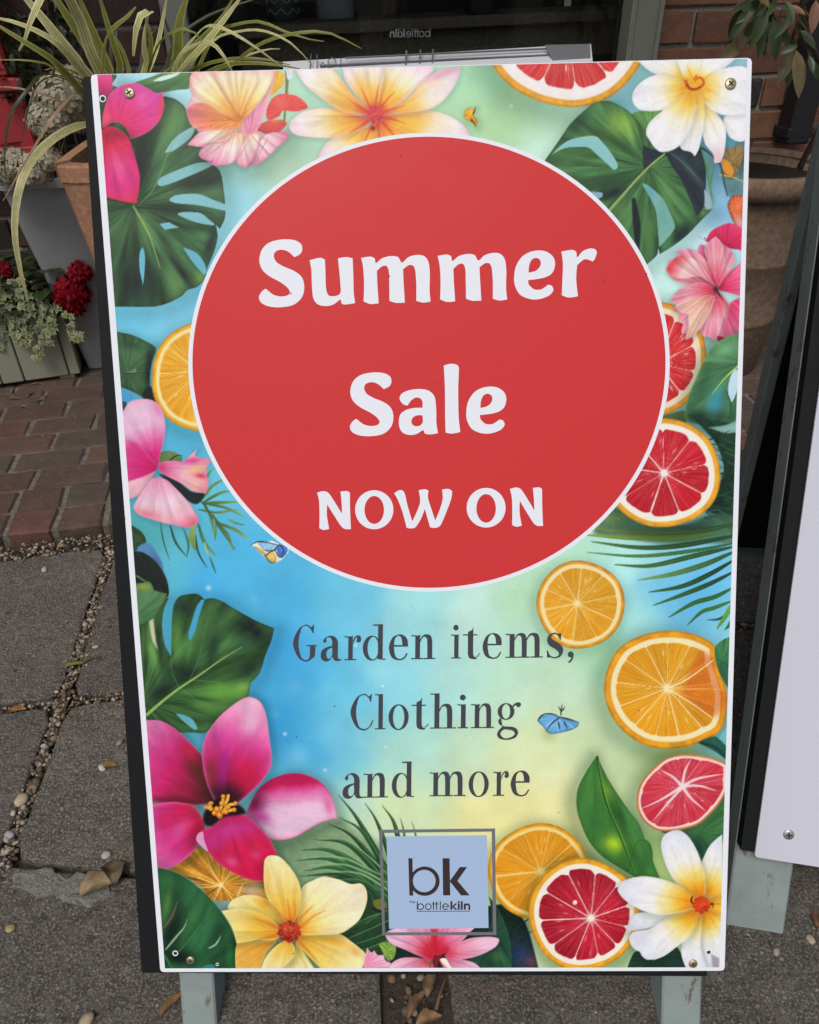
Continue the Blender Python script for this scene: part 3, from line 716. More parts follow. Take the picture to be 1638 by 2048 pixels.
    sh(PT('I', '600,700! 800,620 900,570 1020,460! 1020,760! 900,860 860,910 790,780'), (62, 112, 64), streak=.3, patches=[('I', 850, 800, 60, 90, -20, (30, 66, 50), .9), ('I', 830, 690, 90, 40, -30, (86, 142, 90), .6)])
    gf = PT('I', '443,500 455,420 490,350 560,275 640,215 740,192 850,198 950,218 1040,255! 1040,420! 990,510 930,580 850,650 760,680 680,695 580,690 500,640 455,570')
    P.citrus((1364, 1586), 92, 78, (1138+742*.30525, 1450+400*.30525), (214, 130, 80), (236, 208, 196), (200, 44, 62), (216, 76, 96), 8, rot=.95, pin=.90, prind=.955, seed=41, memk=.25, shadow=(-6, 10, 22, .4), outline=gf, hi=(244, 190, 200))
    for z in ('740,400 680,340 600,295', '742,400 760,300 800,225', '745,400 850,350 1020,320', '740,410 650,510 550,630', '745,405 800,480 890,560', '745,400 860,400 960,430', '735,408 600,490 470,550'):
        L('I', z, 20, (240, 214, 216), 6, prof='tip', soft=1.2, alpha=.9)
    lf = PT('I', '185,198! 215,270 260,360 330,470 400,570 460,650 495,745! 530,775 548,830 550,890 595,1005! 480,985 440,1002! 330,935 210,855 130,760 80,650 50,540 58,420 110,310')
    sh(lf, (58, 112, 50), streak=.22, sfreq=40, spt=(1190, 1480), shadow=(-8, 8, 20, .4), rim=((40, 80, 40), 2.5, .5),
       patches=[('I', 290, 780, 70, 60, 30, (176, 204, 40), .95), ('I', 250, 450, 40, 120, -20, (124, 168, 60), .8), ('I', 110, 480, 50, 160, 10, (74, 128, 62), .6), ('I', 300, 560, 40, 130, -25, (36, 74, 36), .7), ('I', 180, 640, 60, 120, -25, (50, 100, 50), .6), ('I', 430, 700, 60, 80, 0, (70, 124, 66), .7), ('I', 490, 900, 50, 80, 0, (44, 88, 46), .6)])
    L('I', '185,205 205,330 240,500 320,690 440,1000', 16, (30, 66, 26), 7, prof='lin', alpha=.85); L('I', '192,230 222,400 270,560 345,730 440,990', 7, (130, 176, 76), 4, alpha=.6)
    L('I', '385,960 440,780 490,750', 8, (36, 76, 36), 3, alpha=.7)

    # ---- left edge: leaf, orange, pink flower, sprigs
    sh(PT('E', '740,532! 860,555 960,600 1022,645 1000,720 985,800 975,960 940,965 860,925 740,880!'), (54, 86, 56), streak=.35, sfreq=26, spt=(255, 745), rim=((24, 40, 34), 3, .6), shadow=(5, 6, 14, .3),
       patches=[('E', 870, 690, 90, 60, 20, (78, 116, 72), .6), ('E', 975, 780, 26, 150, 5, (18, 28, 28), .95), ('E', 900, 870, 70, 40, 20, (64, 104, 60), .7), ('E', 860, 620, 70, 30, 20, (36, 60, 46), .7)])
    sh(PT('E', '800,805! 860,790 890,768! 895,805!'), (120, 140, 120), alpha=.7); L('E', '800,808 900,806', 8, (28, 40, 38), 5)
    sh(PT('E', '740,905! 800,910 880,960 800,1010 740,1000!'), (70, 150, 200)); sh(PT('E', '780,990! 830,1000 820,1060 780,1040!'), (36, 70, 80))
    sh(PT('E', '930,960 985,890 1020,990 1090,1090 1010,1010'), (20, 30, 32), soft=1.5)
    P.citrus((407, 754), 105, 110, (399, 742), (228, 162, 40), (244, 218, 150), (224, 148, 34), (234, 176, 56), 9, rot=.42, pin=.855, prind=.925, seed=51, shadow=(-2, 8, 20, .25), hi=(250, 222, 150))
    L('E', '1320,1640 1400,1540 1520,1480', 26, (110, 140, 70), 10, prof='leaf')
    for z, w in (('1310,1650 1360,1480 1420,1410', 24), ('1320,1660 1450,1590 1545,1580', 24), ('1330,1660 1440,1655 1570,1650', 26), ('1300,1700 1420,1720 1560,1700', 20), ('1330,1660 1480,1690 1610,1755', 22), ('1330,1660 1380,1750 1410,1900', 22), ('1390,1730 1470,1850 1530,1966', 24), ('1410,1780 1530,1830 1620,1890', 22)):
        L('E', z, w, (60, 92, 60), w*.6, prof='leaf', col2=(132, 156, 66))
    L('E', '1280,1640 1340,1665 1420,1800 1540,1960', 7, (40, 70, 50), 4)
    sh(PT('E', '1030,1390! 1050,1330 1110,1315 1190,1350 1190,1400! 1100,1400'), (96, 122, 74), streak=.2); L('E', '1100,1390 1150,1350 1190,1345', 12, (30, 40, 34), 6, prof='leaf')
    sh(PT('E', '1040,1465! 1150,1500 1250,1580 1340,1600 1290,1665 1210,1630 1130,1560'), (28, 36, 38), soft=2)
    fl = (1030*.30525, 500+1425*.30525)
    PP = [(0, (190, 20, 90)), (.22, (208, 36, 120)), (.42, (222, 110, 164)), (.62, (226, 172, 204)), (1.0, (226, 178, 206)), (1.15, (220, 130, 170))]
    kl = dict(c=fl, rim=((218, 120, 160), 3, .5), streak=.10, sfreq=26)
    pet('E', '760,1120! 810,1050 850,995 930,975 1010,990 1062,1045 1082,1130 1076,1230 1052,1330 1030,1420 960,1400 800,1270!', (920, 970), st=PP, patches=[('E', 900, 1080, 90, 60, 0, (228, 190, 216), .6), ('E', 1030, 1040, 30, 60, -30, (222, 110, 160), .7)], **kl)
    pet('E', '780,1230! 900,1270 1000,1370 1035,1430 950,1490 800,1520!', (800, 1350), st=[(0, (180, 16, 84)), (.4, (206, 30, 110)), (.9, (206, 60, 130)), (1.2, (222, 130, 180))], **kl)
    pet('E', '800,1530! 940,1485 1020,1450 960,1530 900,1610 800,1640!', (840, 1620), st=[(0, (206, 90, 120)), (.5, (232, 178, 190)), (1.2, (226, 160, 180))], **kl)
    pet('E', '1040,1400 1120,1380 1200,1385 1250,1340 1300,1300! 1280,1350 1385,1372! 1352,1440 1366,1520 1352,1592! 1270,1582 1180,1525 1060,1462', (1380, 1470), st=[(0, (190, 30, 80)), (.2, (214, 100, 150)), (.5, (232, 170, 186)), (.8, (232, 170, 160)), (1.1, (222, 110, 150))],
        patches=[('E', 1260, 1380, 90, 26, -8, (206, 50, 130), .8), ('E', 1320, 1480, 50, 20, 10, (206, 50, 90), .8), ('E', 1280, 1440, 60, 16, -8, (236, 176, 120), .7)], **kl)
    pet('E', '875,1690 900,1630 950,1550 1000,1495 1080,1500 1150,1560 1240,1660 1300,1765 1285,1800 1230,1818 1130,1800 1050,1782 910,1735', (1180, 1800), st=[(0, (200, 60, 100)), (.22, (226, 150, 180)), (.6, (230, 190, 208)), (.9, (228, 164, 180)), (1.1, (216, 90, 120))], patches=[('E', 960, 1730, 90, 30, 12, (222, 110, 130), .7)], **kl)
    # thin sprigs below
    for z, w, c1, c2 in (('330,20 355,170 405,330', 13, (52, 84, 60), (44, 74, 56)), ('410,40 455,180 548,305', 24, (40, 66, 50), (70, 104, 64)), ('515,60 560,190 548,300', 22, (80, 120, 80), (60, 96, 60)), ('600,40 590,150 620,250', 60, (150, 164, 84), (96, 124, 70)),
                         ('620,120 640,260 712,395', 18, (50, 84, 56), (34, 56, 44)), ('640,30 690,180 790,300', 34, (60, 98, 62), (104, 148, 104)), ('690,180 720,280 760,290', 16, (170, 196, 150), (140, 176, 130)), ('735,300 760,370 788,445', 16, (70, 110, 70), (44, 80, 60)),
                         ('765,-10 785,60 780,168', 18, (120, 150, 84), (70, 104, 60)), ('790,20 880,120 932,252', 28, (60, 96, 60), (112, 140, 70)), ('840,48 940,75 1055,152', 28, (70, 106, 60), (150, 166, 84)), ('880,-10 950,25 1025,42', 20, (120, 150, 90), (84, 120, 74))):
        L('O', z, w, c1, w*.7, prof='leaf', col2=c2)

    # ---- lower left leaves
    sh(PT('O', '90,40! 150,75 195,120 215,180 190,230 150,248 90,250!'), (46, 72, 46), streak=.3, rim=((24, 40, 30), 3, .5)); L('O', '120,90 160,120 190,170', 10, (24, 36, 30), 5)
    sh(PT('O', '140,240 200,190 250,195 300,265 345,350 358,430 330,400 250,310'), (84, 132, 178), soft=2, patches=[('O', 300, 330, 40, 80, -30, (64, 90, 140), .7)])
    sh(PT('O', '100,250! 190,265 280,325 340,400 385,490 402,590 380,635 260,600 100,540!'), (26, 34, 32), streak=.3, noise=.1, rim=((50, 72, 50), 2, .4))
    L('O', '135,455 180,485 230,515', 10, (150, 170, 130), 5, alpha=.8)
    lf = PT('O', '120,700! 300,640 400,640! 470,640! 500,620 560,607 630,604 672,630 690,652! 760,640 850,672 900,705 1000,762 1130,832 1262,885! 1240,985 1190,1110 1145,1250 1070,1335! 1052,1440 1020,1470 850,1600 700,1740 600,1740 500,1740 400,1720! 330,1700 100,1640!')
    hl = [PT('O', '400,640! 472,638! 437,705 424,850 418,1112! 370,1030 345,880 357,740'), PT('O', '668,652! 692,655! 645,800 612,920 575,988! 558,940 598,800 632,700'),
          PT('P', '275,183! 350,198 415,235 448,300! 428,312 360,262')]
    sh(PT('P', '275,180! 460,220! 460,330! 340,270!'), (110, 186, 200))
    sh(lf, (54, 90, 48), streak=.5, sfreq=36, spt=(285, 1405), holes=hl, rim=((24, 44, 30), 2.5, .5), shadow=(8, 6, 18, .22),
       patches=[('O', 1080, 900, 190, 120, 30, (20, 32, 30), .97), ('O', 1000, 1030, 90, 60, -20, (46, 78, 60), .8), ('O', 760, 1050, 60, 200, 10, (26, 44, 36), .8), ('O', 520, 1250, 150, 120, 0, (20, 32, 28), .92), ('O', 350, 1400, 140, 90, -40, (22, 34, 30), .9),
                ('O', 740, 830, 90, 160, 10, (62, 100, 58), .7), ('O', 470, 1000, 50, 170, 0, (92, 140, 66), .85), ('O', 570, 1050, 30, 140, 10, (84, 132, 66), .7), ('O', 850, 1400, 240, 90, -8, (104, 156, 62), .9), ('O', 1000, 1380, 80, 60, -40, (128, 174, 76), .7),
                ('O', 700, 1520, 150, 60, 20, (84, 134, 58), .7), ('O', 1050, 1230, 130, 60, -30, (26, 42, 34), .85), ('O', 530, 720, 80, 90, 0, (32, 50, 40), .9), ('O', 270, 1100, 50, 170, -12, (112, 158, 84), .85), ('O', 320, 1000, 28, 210, -6, (28, 44, 34), .8), ('O', 640, 1460, 160, 20, 8, (34, 60, 36), .7), ('O', 560, 1540, 180, 18, 18, (34, 60, 36), .6)])
    sh(PT('O', '240,830! 272,810! 295,1000 310,1060! 262,980'), (196, 190, 160), soft=2)
    L('O', '215,1600 330,1500 470,1390 650,1270 850,1130 1000,1040', 26, (136, 170, 92), 5)
    for z in ('560,1330 640,1150 700,900 740,700', '480,1370 420,1200 430,900', '700,1240 860,1100 960,980', '600,1310 800,1330 1040,1370', '500,1380 640,1480 850,1580'):
        L('O', z, 9, (120, 160, 92), 3, alpha=.35, soft=1)
    sh(PT('O', '110,520! 170,515 235,503 265,535 285,575 387,602! 355,680 290,780 220,830 150,868! 110,870!'), (74, 110, 74), streak=.3, sfreq=24, spt=(262, 1248), rim=((40, 66, 44), 2, .5), patches=[('O', 190, 545, 70, 40, 0, (140, 150, 60), .9), ('O', 350, 620, 40, 30, 0, (120, 130, 70), .6), ('O', 210, 780, 60, 50, 0, (60, 104, 60), .6)])
    # butterfly by the circle
    bt = [('1072,203! 1110,180 1150,175 1195,180 1245,172 1300,195 1375,225 1378,262 1340,310 1290,345 1250,355 1210,330 1180,300 1130,255 1095,215', (236, 226, 210)),
          ('1130,178 1200,182 1290,200 1300,230 1250,260 1190,255 1150,215', (150, 190, 226)), ('1290,210 1340,205 1372,235 1360,280 1320,310 1290,270', (72, 120, 196)), ('1100,215 1150,235 1190,270 1185,290 1140,262', (230, 190, 84)), ('1190,290 1240,255 1275,300 1270,345 1235,345 1205,325', (232, 190, 100))]
    for z, c_ in bt: sh(PT('O', z), c_, streak=.2, rim=((30, 34, 60), 1.6, .45) if c_ != (236, 226, 210) else None)
    for z in ('1070,205 1130,178 1200,182 1290,205 1310,200', '1290,210 1260,250 1190,250', '1265,235 1300,300 1340,305', '1185,285 1225,340 1260,352 1285,340', '1300,195 1340,245 1320,300', '1180,300 1250,250'):
        L('O', z, 11, (24, 26, 44), 5, prof='leaf')

    # ---- bottom: palm behind the logo, dark ground of leaves
    sh(PT('J', '330,500! 480,440 600,410 700,470 860,560! 860,1070! 330,1070! 300,700'), (120, 146, 108), soft=14, noise=.1, alpha=.8)
    sh(PT('J', '560,660! 700,650 860,600! 900,1070! 600,1070 420,900'), (34, 62, 40), soft=5, noise=.2)
    sh(PT('J', '820,860! 1330,780! 1420,860 1480,1070! 820,1070!'), (24, 42, 38), soft=2, noise=.2, patches=[('J', 1400, 1000, 60, 60, 0, (36, 60, 104), .8), ('J', 1450, 1030, 50, 40, -40, (110, 60, 80), .7)])
    rs = np.random.RandomState(11)
    for (tx, ty, mx, my, bx, by, w) in ((605, 305, 700, 430, 860, 720, 20), (720, 340, 780, 440, 880, 720, 18), (795, 350, 852, 440, 890, 640, 18), (875, 405, 892, 480, 905, 640, 12), (925, 420, 945, 500, 955, 640, 9), (612, 405, 720, 480, 870, 740, 20), (560, 430, 680, 500, 870, 740, 20),
                                        (500, 500, 660, 530, 860, 740, 22), (430, 545, 600, 560, 860, 740, 24), (410, 592, 600, 595, 860, 760, 22), (450, 637, 620, 630, 860, 780, 24), (430, 660, 650, 660, 860, 800, 20), (540, 680, 720, 690, 860, 820, 22), (760, 690, 800, 740, 870, 800, 24), (735, 720, 780, 800, 870, 840, 14),
                                        (620, 912, 730, 850, 870, 810, 24), (640, 935, 760, 890, 870, 840, 24), (660, 962, 780, 930, 870, 880, 20), (700, 990, 790, 960, 880, 930, 22), (720, 870, 790, 830, 870, 800, 16)):
        g = rs.uniform(.85, 1.2)
        L('J', f'{bx},{by} {mx},{my} {tx},{ty}', w*(2.0 if ty < 640 else 1.5), (28*g, 58*g, 36*g), w*.5, prof='leaf', col2=(44*g, 86*g, 52*g))
        L('J', f'{bx},{by-8} {mx},{my-7} {tx},{ty}', w*.25, (120, 160, 110), w*.1, alpha=.6)
    for (tx, ty, mx, my, bx, by, w) in ((450, 580, 620, 580, 800, 660, 12), (470, 615, 640, 612, 820, 690, 12), (560, 640, 700, 650, 840, 730, 12), (640, 500, 720, 560, 830, 660, 9)):
        L('J', f'{bx},{by} {mx},{my} {tx},{ty}', w, (150, 186, 130), w*.5, prof='leaf', alpha=.7)
    sh(PT('J', '755,770 790,760 815,780 810,810 770,800'), (110, 104, 50)); L('J', '750,800 790,815 815,800', 14, (20, 34, 26), 8, prof='leaf')
    sh(PT('J', '780,955! 850,950 850,1010 820,1030'), (130, 160, 70), streak=.4, sfreq=60)
    lfd = PT('T', '810,480! 870,560 930,700 950,830 955,940! 800,940! 700,880 760,800 830,640'); sh(lfd, (34, 70, 54), streak=.3, patches=[('T', 870, 860, 60, 40, 30, (64, 110, 60), .7), ('T', 820, 700, 40, 90, 0, (22, 44, 38), .8)], rim=((60, 110, 90), 2, .5))
    for z in ('960,700 1040,640 1090,600', '970,760 1050,720 1100,690', '960,620 1020,600 1080,560'): L('T', z, 14, (24, 52, 50), 6, prof='leaf')
    P.citrus((1078, 1744), 101, 97, (720+1140*.31746, 1640+325*.31746), (224, 150, 34), (240, 206, 130), (222, 138, 26), (230, 160, 40), 10, rot=.1, pin=.86, prind=.93, seed=61, shadow=(2, 10, 20, .4), hi=(248, 206, 120))
    P.citrus((1168, 1829), 111, 112, (1182, 1836), (228, 158, 40), (240, 226, 214), (182, 20, 40), (204, 50, 70), 11, rot=.33, pin=.815, prind=.905, seed=71, shadow=(2, 6, 18, .45), lobes=1.3, dark=.12, hi=(238, 140, 160))
    P.blob(1150, 1805, 6, (246, 230, 230), .95, .5)
    sh(PT('I', '380,1600! 440,1480 560,1540 700,1450 770,1600!'), (30, 56, 46), streak=.3)

    # ---- lower right frangipani
    cw = (1138+868*.30525, 1450+1172*.30525)
    WB = [(0, (206, 84, 20)), (.12, (228, 130, 26)), (.26, (238, 176, 48)), (.42, (240, 214, 140)), (.56, (236, 228, 224)), (.85, (226, 224, 236)), (1.1, (214, 208, 220))]
    kw = dict(st=WB, c=cw, rim=((206, 200, 212), 3, .5), streak=.06, sfreq=34, shadow=(1, 4, 9, .25))
    pet('I', '380,1350! 430,1240 560,1230 680,1230 600,1300 480,1340', (400, 1330), **kw)
    pet('I', '838,1390 868,1225 1000,1210! 1000,1600! 900,1600!', (930, 1620), **kw)
    pet('I', '738,1440 790,1330 850,1225 872,1300 862,1450 905,1600! 770,1600! 740,1520', (780, 1610), **kw)
    pet('I', '880,1180! 1000,1100! 1000,1240! 920,1210', (1060, 1170), st=[(0, (206, 84, 20)), (.5, (238, 176, 48)), (1, (240, 200, 110))], c=cw, rim=None, streak=.1)
    pet('I', '868,912 890,850 930,780 1005,715! 1005,1110! 920,1130 875,1060', (960, 690), **kw)
    pet('I', '603,780 625,720 680,692 730,692 790,740 850,850 892,1000 885,1120 800,1115 690,1020 625,890', (660, 690), **kw)
    pet('I', '393,1400 425,1355 530,1335 640,1262 780,1215 850,1222 800,1370 710,1450 610,1520 515,1537 480,1515 465,1485! 420,1460', (430, 1500), patches=[('I', 470, 1400, 80, 60, 0, (206, 196, 212), .6)], **kw)
    pet('I', '320,1085 345,1030 430,998 540,996 660,1025 750,1070 825,1130 822,1195 720,1232 600,1245 480,1215 370,1150', (320, 1085), **kw)
    for a in np.linspace(0, 6.28, 14):
        P.stroke([cw, (cw[0]+22*math.cos(a), cw[1]+22*math.sin(a)), (cw[0]+46*math.cos(a), cw[1]+46*math.sin(a))], 8, 1, (224, 130, 24), prof='tip', alpha=.5, soft=1.5)
    P.blob(cw[0], cw[1], 26, (196, 70, 20), .7)
    L('I', '812,1120 800,1150 822,1190', 14, (40, 14, 14), 6, prof='leaf'); L('I', '920,1180 940,1170 945,1200', 14, (50, 18, 16), 6, prof='leaf')
    sh(np.array([[cw[0]+(17+1.5*math.sin(9*t))*math.cos(t), cw[1]+2+(17+1.5*math.cos(8*t))*math.sin(t)] for t in np.linspace(0, 6.28, 50)]), (206, 60, 26), streak=.5, sfreq=60, patches=[('Z', cw[0], cw[1], 8, 8, 0, (224, 84, 40), .8)])
    sh(PT('I', '930,1500! 985,1530! 985,1595! 940,1595!'), (120, 104, 120), soft=3, alpha=.6)

    # ---- lower left: orange slice, big magenta flower, yellow flower, dark leaf
    osl = PT('P', '200,1390! 330,1290 450,1220! 560,1270 720,1400 980,1480! 990,1640! 740,1640! 560,1638 480,1540 340,1450')
    sh(osl, (216, 142, 50), streak=.5, sfreq=34, spt=(280+632*.25641, 1380+1522*.25641), noise=.08, patches=[('P', 390, 1330, 120, 40, -20, (176, 110, 40), .7), ('P', 880, 1560, 90, 60, 0, (226, 184, 160), .9), ('P', 480, 1560, 60, 60, 0, (200, 110, 30), .6)])
    for z in ('632,1522 520,1490 380,1420', '632,1522 560,1400 520,1300', '632,1522 500,1540 400,1510', '632,1522 700,1580 760,1620', '632,1522 600,1600 560,1638', '632,1522 700,1440 740,1410', '760,1610 800,1520 850,1480'):
        L('P', z, 15, (246, 206, 130), 4, prof='tip', alpha=.85, soft=.8)
    P.blob(280+632*.25641, 1380+1522*.25641, 8, (250, 224, 170), .9)
    cm = (280+655*.25641, 1380+900*.25641)
    D0 = (36, 12, 22)
    km = dict(c=cm, streak=.13, sfreq=24, shadow=(3, 6, 14, .4))
    sh(PT('P', '0,235! 150,238 260,290 350,370 440,460 488,525 500,640 545,760 595,875! 480,895 300,895 100,875 0,870!'), ax=(cm, (300, 1455)), stops=[(0, D0), (.16, (70, 26, 34)), (.36, (140, 26, 58)), (.62, (196, 34, 100)), (.82, (204, 70, 140)), (1.05, (212, 120, 168)), (1.3, (214, 130, 176))], streak=.14, spt=cm, rim=((210, 90, 140), 2, .5), shadow=(4, 3, 10, .4),
       patches=[('P', 440, 620, 70, 190, -25, (92, 36, 34), .9), ('P', 380, 480, 50, 90, -35, (196, 30, 70), .8), ('P', 250, 860, 230, 30, 4, (110, 26, 44), .7), ('P', 120, 560, 90, 90, 0, (200, 40, 120), .4)])
    sh(PT('P', '60,900! 250,872 330,880 410,898 470,960 512,1075 470,1140 445,1225 365,1310 250,1385 180,1398 60,1370!'), ax=(cm, (310, 1735)), stops=[(0, D0), (.22, (130, 16, 40)), (.42, (196, 22, 66)), (.7, (198, 48, 124)), (.9, (206, 84, 150)), (1.1, (216, 130, 176))], streak=.14, spt=cm, rim=((222, 130, 170), 4, .6), shadow=(4, 6, 14, .4),
       patches=[('P', 320, 1080, 60, 130, 40, (206, 84, 156), .7), ('P', 200, 1020, 50, 90, 20, (204, 36, 84), .6)])
    sh(PT('P', '830,975 870,862 930,765 1030,692 1150,652 1280,657 1400,712 1480,800 1530,935 1538,1002! 1460,1020 1390,1045 1310,1092 1200,1152 1080,1172 1000,1152 930,1060 875,1005'), ax=((280+1150*.2564, 1380+640*.2564), (280+1200*.2564, 1380+1180*.2564)), mode='a',
       stops=[(0, (176, 22, 70)), (.18, (190, 26, 84)), (.3, (206, 90, 150)), (.5, (222, 176, 204)), (.8, (224, 186, 210)), (1.05, (220, 150, 184))], streak=.10, sfreq=30, spt=cm, rim=((190, 40, 100), 2.5, .6), shadow=(4, 8, 16, .4),
       patches=[('P', 890, 900, 90, 130, 30, (110, 20, 60), .9), ('P', 950, 990, 90, 60, 30, (176, 50, 140), .7), ('P', 1470, 900, 40, 90, -15, (214, 60, 120), .6)])
    sh(PT('P', '580,860! 530,755 497,620 485,500 508,370 590,240 700,135 800,68 865,55 940,95 985,200 1010,380 1027,520 1012,620 950,712 870,795 765,885! 690,920 620,910'), ax=(cm, (280+880*.2564, 1380+50*.2564)), stops=[(0, D0), (.14, (52, 16, 30)), (.26, (150, 20, 60)), (.42, (190, 34, 100)), (.6, (204, 66, 140)), (.8, (218, 126, 172)), (1.0, (226, 176, 200))], streak=.16, sfreq=22, spt=cm,
       rim=((222, 120, 170), 3, .7), shadow=(3, 4, 12, .35), patches=[('P', 840, 660, 90, 120, 20, (200, 26, 64), .85), ('P', 650, 600, 46, 170, 6, (150, 34, 130), .8), ('P', 560, 640, 40, 120, 0, (120, 50, 50), .8), ('P', 860, 250, 70, 120, 15, (232, 190, 212), .7), ('P', 620, 380, 60, 120, 25, (190, 60, 140), .5)])
    sh(PT('P', '440,1165 455,1115 560,1062 640,1000 700,970 765,963 860,1000 940,1080 1020,1180 1062,1265 1085,1330! 980,1420 968,1492! 860,1482 720,1422 600,1342 530,1262 465,1205'), ax=((280+690*.2564, 1380+960*.2564), (280+880*.2564, 1380+1480*.2564)), mode='a', stops=[(0, (186, 24, 74)), (.25, (192, 40, 110)), (.5, (196, 28, 76)), (.8, (202, 24, 70)), (1.1, (186, 18, 60))], streak=.10, spt=cm, rim=((216, 80, 140), 2.5, .6), shadow=(3, 8, 16, .45),
       patches=[('P', 700, 1090, 130, 60, -10, (196, 56, 140), .7), ('P', 710, 1340, 60, 40, 20, (214, 90, 150), .7), ('P', 900, 1290, 50, 40, 20, (216, 70, 120), .6), ('P', 560, 1200, 80, 60, 20, (190, 50, 140), .5)])
    sh(PT('P', '438,1165 458,1118 490,1110 500,1170 530,1260 470,1210'), (220, 150, 186), soft=1)
    sh(PT('P', '500,960 560,880 600,850 760,890 820,960 690,985 640,1000 560,1060 500,1040'), (30, 12, 18), soft=4)
    for z in ('600,960 640,900 650,830', '640,960 690,900 745,890', '560,940 545,890 570,880', '640,950 700,940 735,930', '600,960 620,990 640,970', '560,930 520,915 505,920', '650,900 680,860 690,815'):
        L('P', z, 28, (226, 150, 46), 20, col2=(240, 186, 70), prof='lin')
    for x, y, r in ((650, 832, 18), (745, 885, 17), (550, 885, 16), (735, 935, 18), (640, 885, 22), (600, 930, 24), (670, 950, 22), (620, 975, 22), (580, 960, 20), (690, 915, 18), (510, 918, 12)):
        P.blob(280+x*.25641, 1380+y*.25641, r*.25641*1.25, (196, 96, 24), 1, .6); P.blob(280+(x-3)*.25641, 1380+(y-4)*.25641, r*.25641, (238, 168, 58), 1, .3)
    # dark glossy leaf in the corner
    sh(PT('S', '20,180! 120,205 230,250 330,325 430,420 500,510 560,620 590,710 592,800 585,900! 60,900!'), (36, 80, 48), streak=.5, sfreq=22, spt=(310, 2020), shadow=(5, -2, 12, .35), rim=((28, 70, 40), 3, .4),
       patches=[('S', 140, 640, 80, 220, 20, (16, 32, 28), .9), ('S', 300, 520, 40, 200, 25, (60, 120, 64), .7), ('S', 120, 420, 30, 160, 10, (110, 140, 70), .5), ('S', 200, 800, 120, 60, 0, (14, 28, 26), .95), ('S', 440, 760, 160, 40, -40, (40, 92, 56), .7), ('S', 470, 620, 60, 120, 20, (24, 56, 40), .7), ('S', 550, 800, 30, 90, 0, (40, 110, 50), .8), ('S', 130, 280, 80, 60, 20, (50, 110, 60), .7)])
    L('S', '105,750 180,660 230,600 255,540', 20, (150, 176, 150), 8, prof='leaf', alpha=.9); L('S', '400,740 450,710 485,650', 18, (150, 190, 150), 8, prof='leaf', alpha=.9); L('S', '95,600 150,520 190,410', 24, (120, 90, 80), 12, prof='leaf', alpha=.7)
    L('S', '180,780 300,640 420,470', 10, (90, 130, 100), 4, alpha=.5, soft=1)
    sh(PT('S', '350,880! 380,855 430,850 450,885!'), (44, 120, 124)); L('S', '100,790 130,840 155,890', 16, (50, 110, 70), 10)
    cy = (300+950*.29304, 1680+625*.29304)
    YL = [(0, (190, 70, 30)), (.14, (222, 130, 40)), (.3, (232, 176, 66)), (.55, (234, 196, 96)), (.8, (236, 212, 140)), (1.05, (238, 218, 168))]
    YD = [(0, (190, 80, 24)), (.25, (214, 136, 36)), (.6, (224, 156, 56)), (1.1, (230, 176, 84))]
    YC = [(0, (190, 70, 30)), (.1, (226, 140, 44)), (.24, (236, 186, 80)), (.42, (238, 214, 150)), (.7, (238, 222, 186)), (1.1, (236, 222, 196))]
    ky = dict(c=cy, rim=((240, 214, 140), 3, .45), streak=.10, sfreq=30, shadow=(2, 4, 9, .3))
    pet('S', '585,890! 592,712 700,695 860,690 800,760 765,850 755,890!', (640, 890), st=YD, **ky)
    pet('S', '880,890! 985,780 1000,690 1060,780 1130,890!', (1000, 900), st=YL, **ky)
    pet('S', '535,468 560,412 640,377 720,378 770,392 820,420 880,515 920,590 760,500 640,475', (550, 430), st=YL, patches=[('S', 780, 430, 60, 60, 30, (226, 160, 50), .8)], **ky)
    pet('S', '488,486! 540,474 620,470 740,490 850,555 890,620 860,682 740,685 660,695 592,706! 575,640 545,570', (500, 560), st=[(0, (190, 70, 30)), (.15, (222, 140, 44)), (.45, (230, 178, 62)), (.8, (236, 206, 120)), (1.1, (240, 220, 160))], **ky)
    pet('S', '1025,650 1150,643 1290,640 1370,690 1440,745 1472,780 1465,830 1445,890! 1180,890! 1080,790 1005,700', (1460, 800), st=YL, patches=[('S', 1250, 690, 140, 30, 15, (226, 150, 50), .7), ('S', 1400, 760, 40, 30, 30, (226, 150, 60), .6)], **ky)
    pet('S', '755,890! 790,800 860,722 930,690 982,720 985,790 940,842 890,890!', (800, 880), st=YL, **ky)
    pet('S', '1020,455 1038,325 1120,272 1190,250 1290,270 1370,300 1440,298 1478,345 1478,430 1432,540 1350,610 1290,640 1150,647 1030,645 1005,570', (1460, 330), st=YC, **ky)
    pet('S', '780,145 805,110 845,105 885,115 945,172 1005,262 1030,350 1020,460 985,560 930,570 860,480 800,392 778,300', (850, 110), st=[(0, (190, 70, 30)), (.2, (226, 150, 44)), (.42, (234, 190, 80)), (.7, (238, 212, 140)), (1, (238, 220, 170))], patches=[('S', 800, 300, 26, 120, 0, (228, 170, 70), .6)], **ky)
    for z in ('940,560 880,500 820,420', '1000,560 1060,500 1120,440', '1020,600 1120,520 1200,480', '1010,690 1080,760 1150,840', '880,600 780,560 700,530', '870,650 780,670 700,690', '960,560 950,480 935,400', '980,560 990,480 985,400'):
        L('S', z, 26, (206, 110, 30), 4, prof='tip', alpha=.55, soft=2)
    P.blob(cy[0], cy[1], 34, (196, 70, 30), .75)
    sh(np.array([[cy[0]+(23+2*math.sin(9*t))*math.cos(t), cy[1]+(21+2*math.cos(8*t))*math.sin(t)] for t in np.linspace(0, 6.28, 50)]), (176, 50, 28), streak=.7, sfreq=70, noise=.2, patches=[('Z', cy[0]-4, cy[1]-6, 12, 10, 0, (214, 96, 60), .8), ('Z', cy[0]-6, cy[1]+14, 16, 8, 0, (110, 20, 24), .8)])
    rs = np.random.RandomState(8)
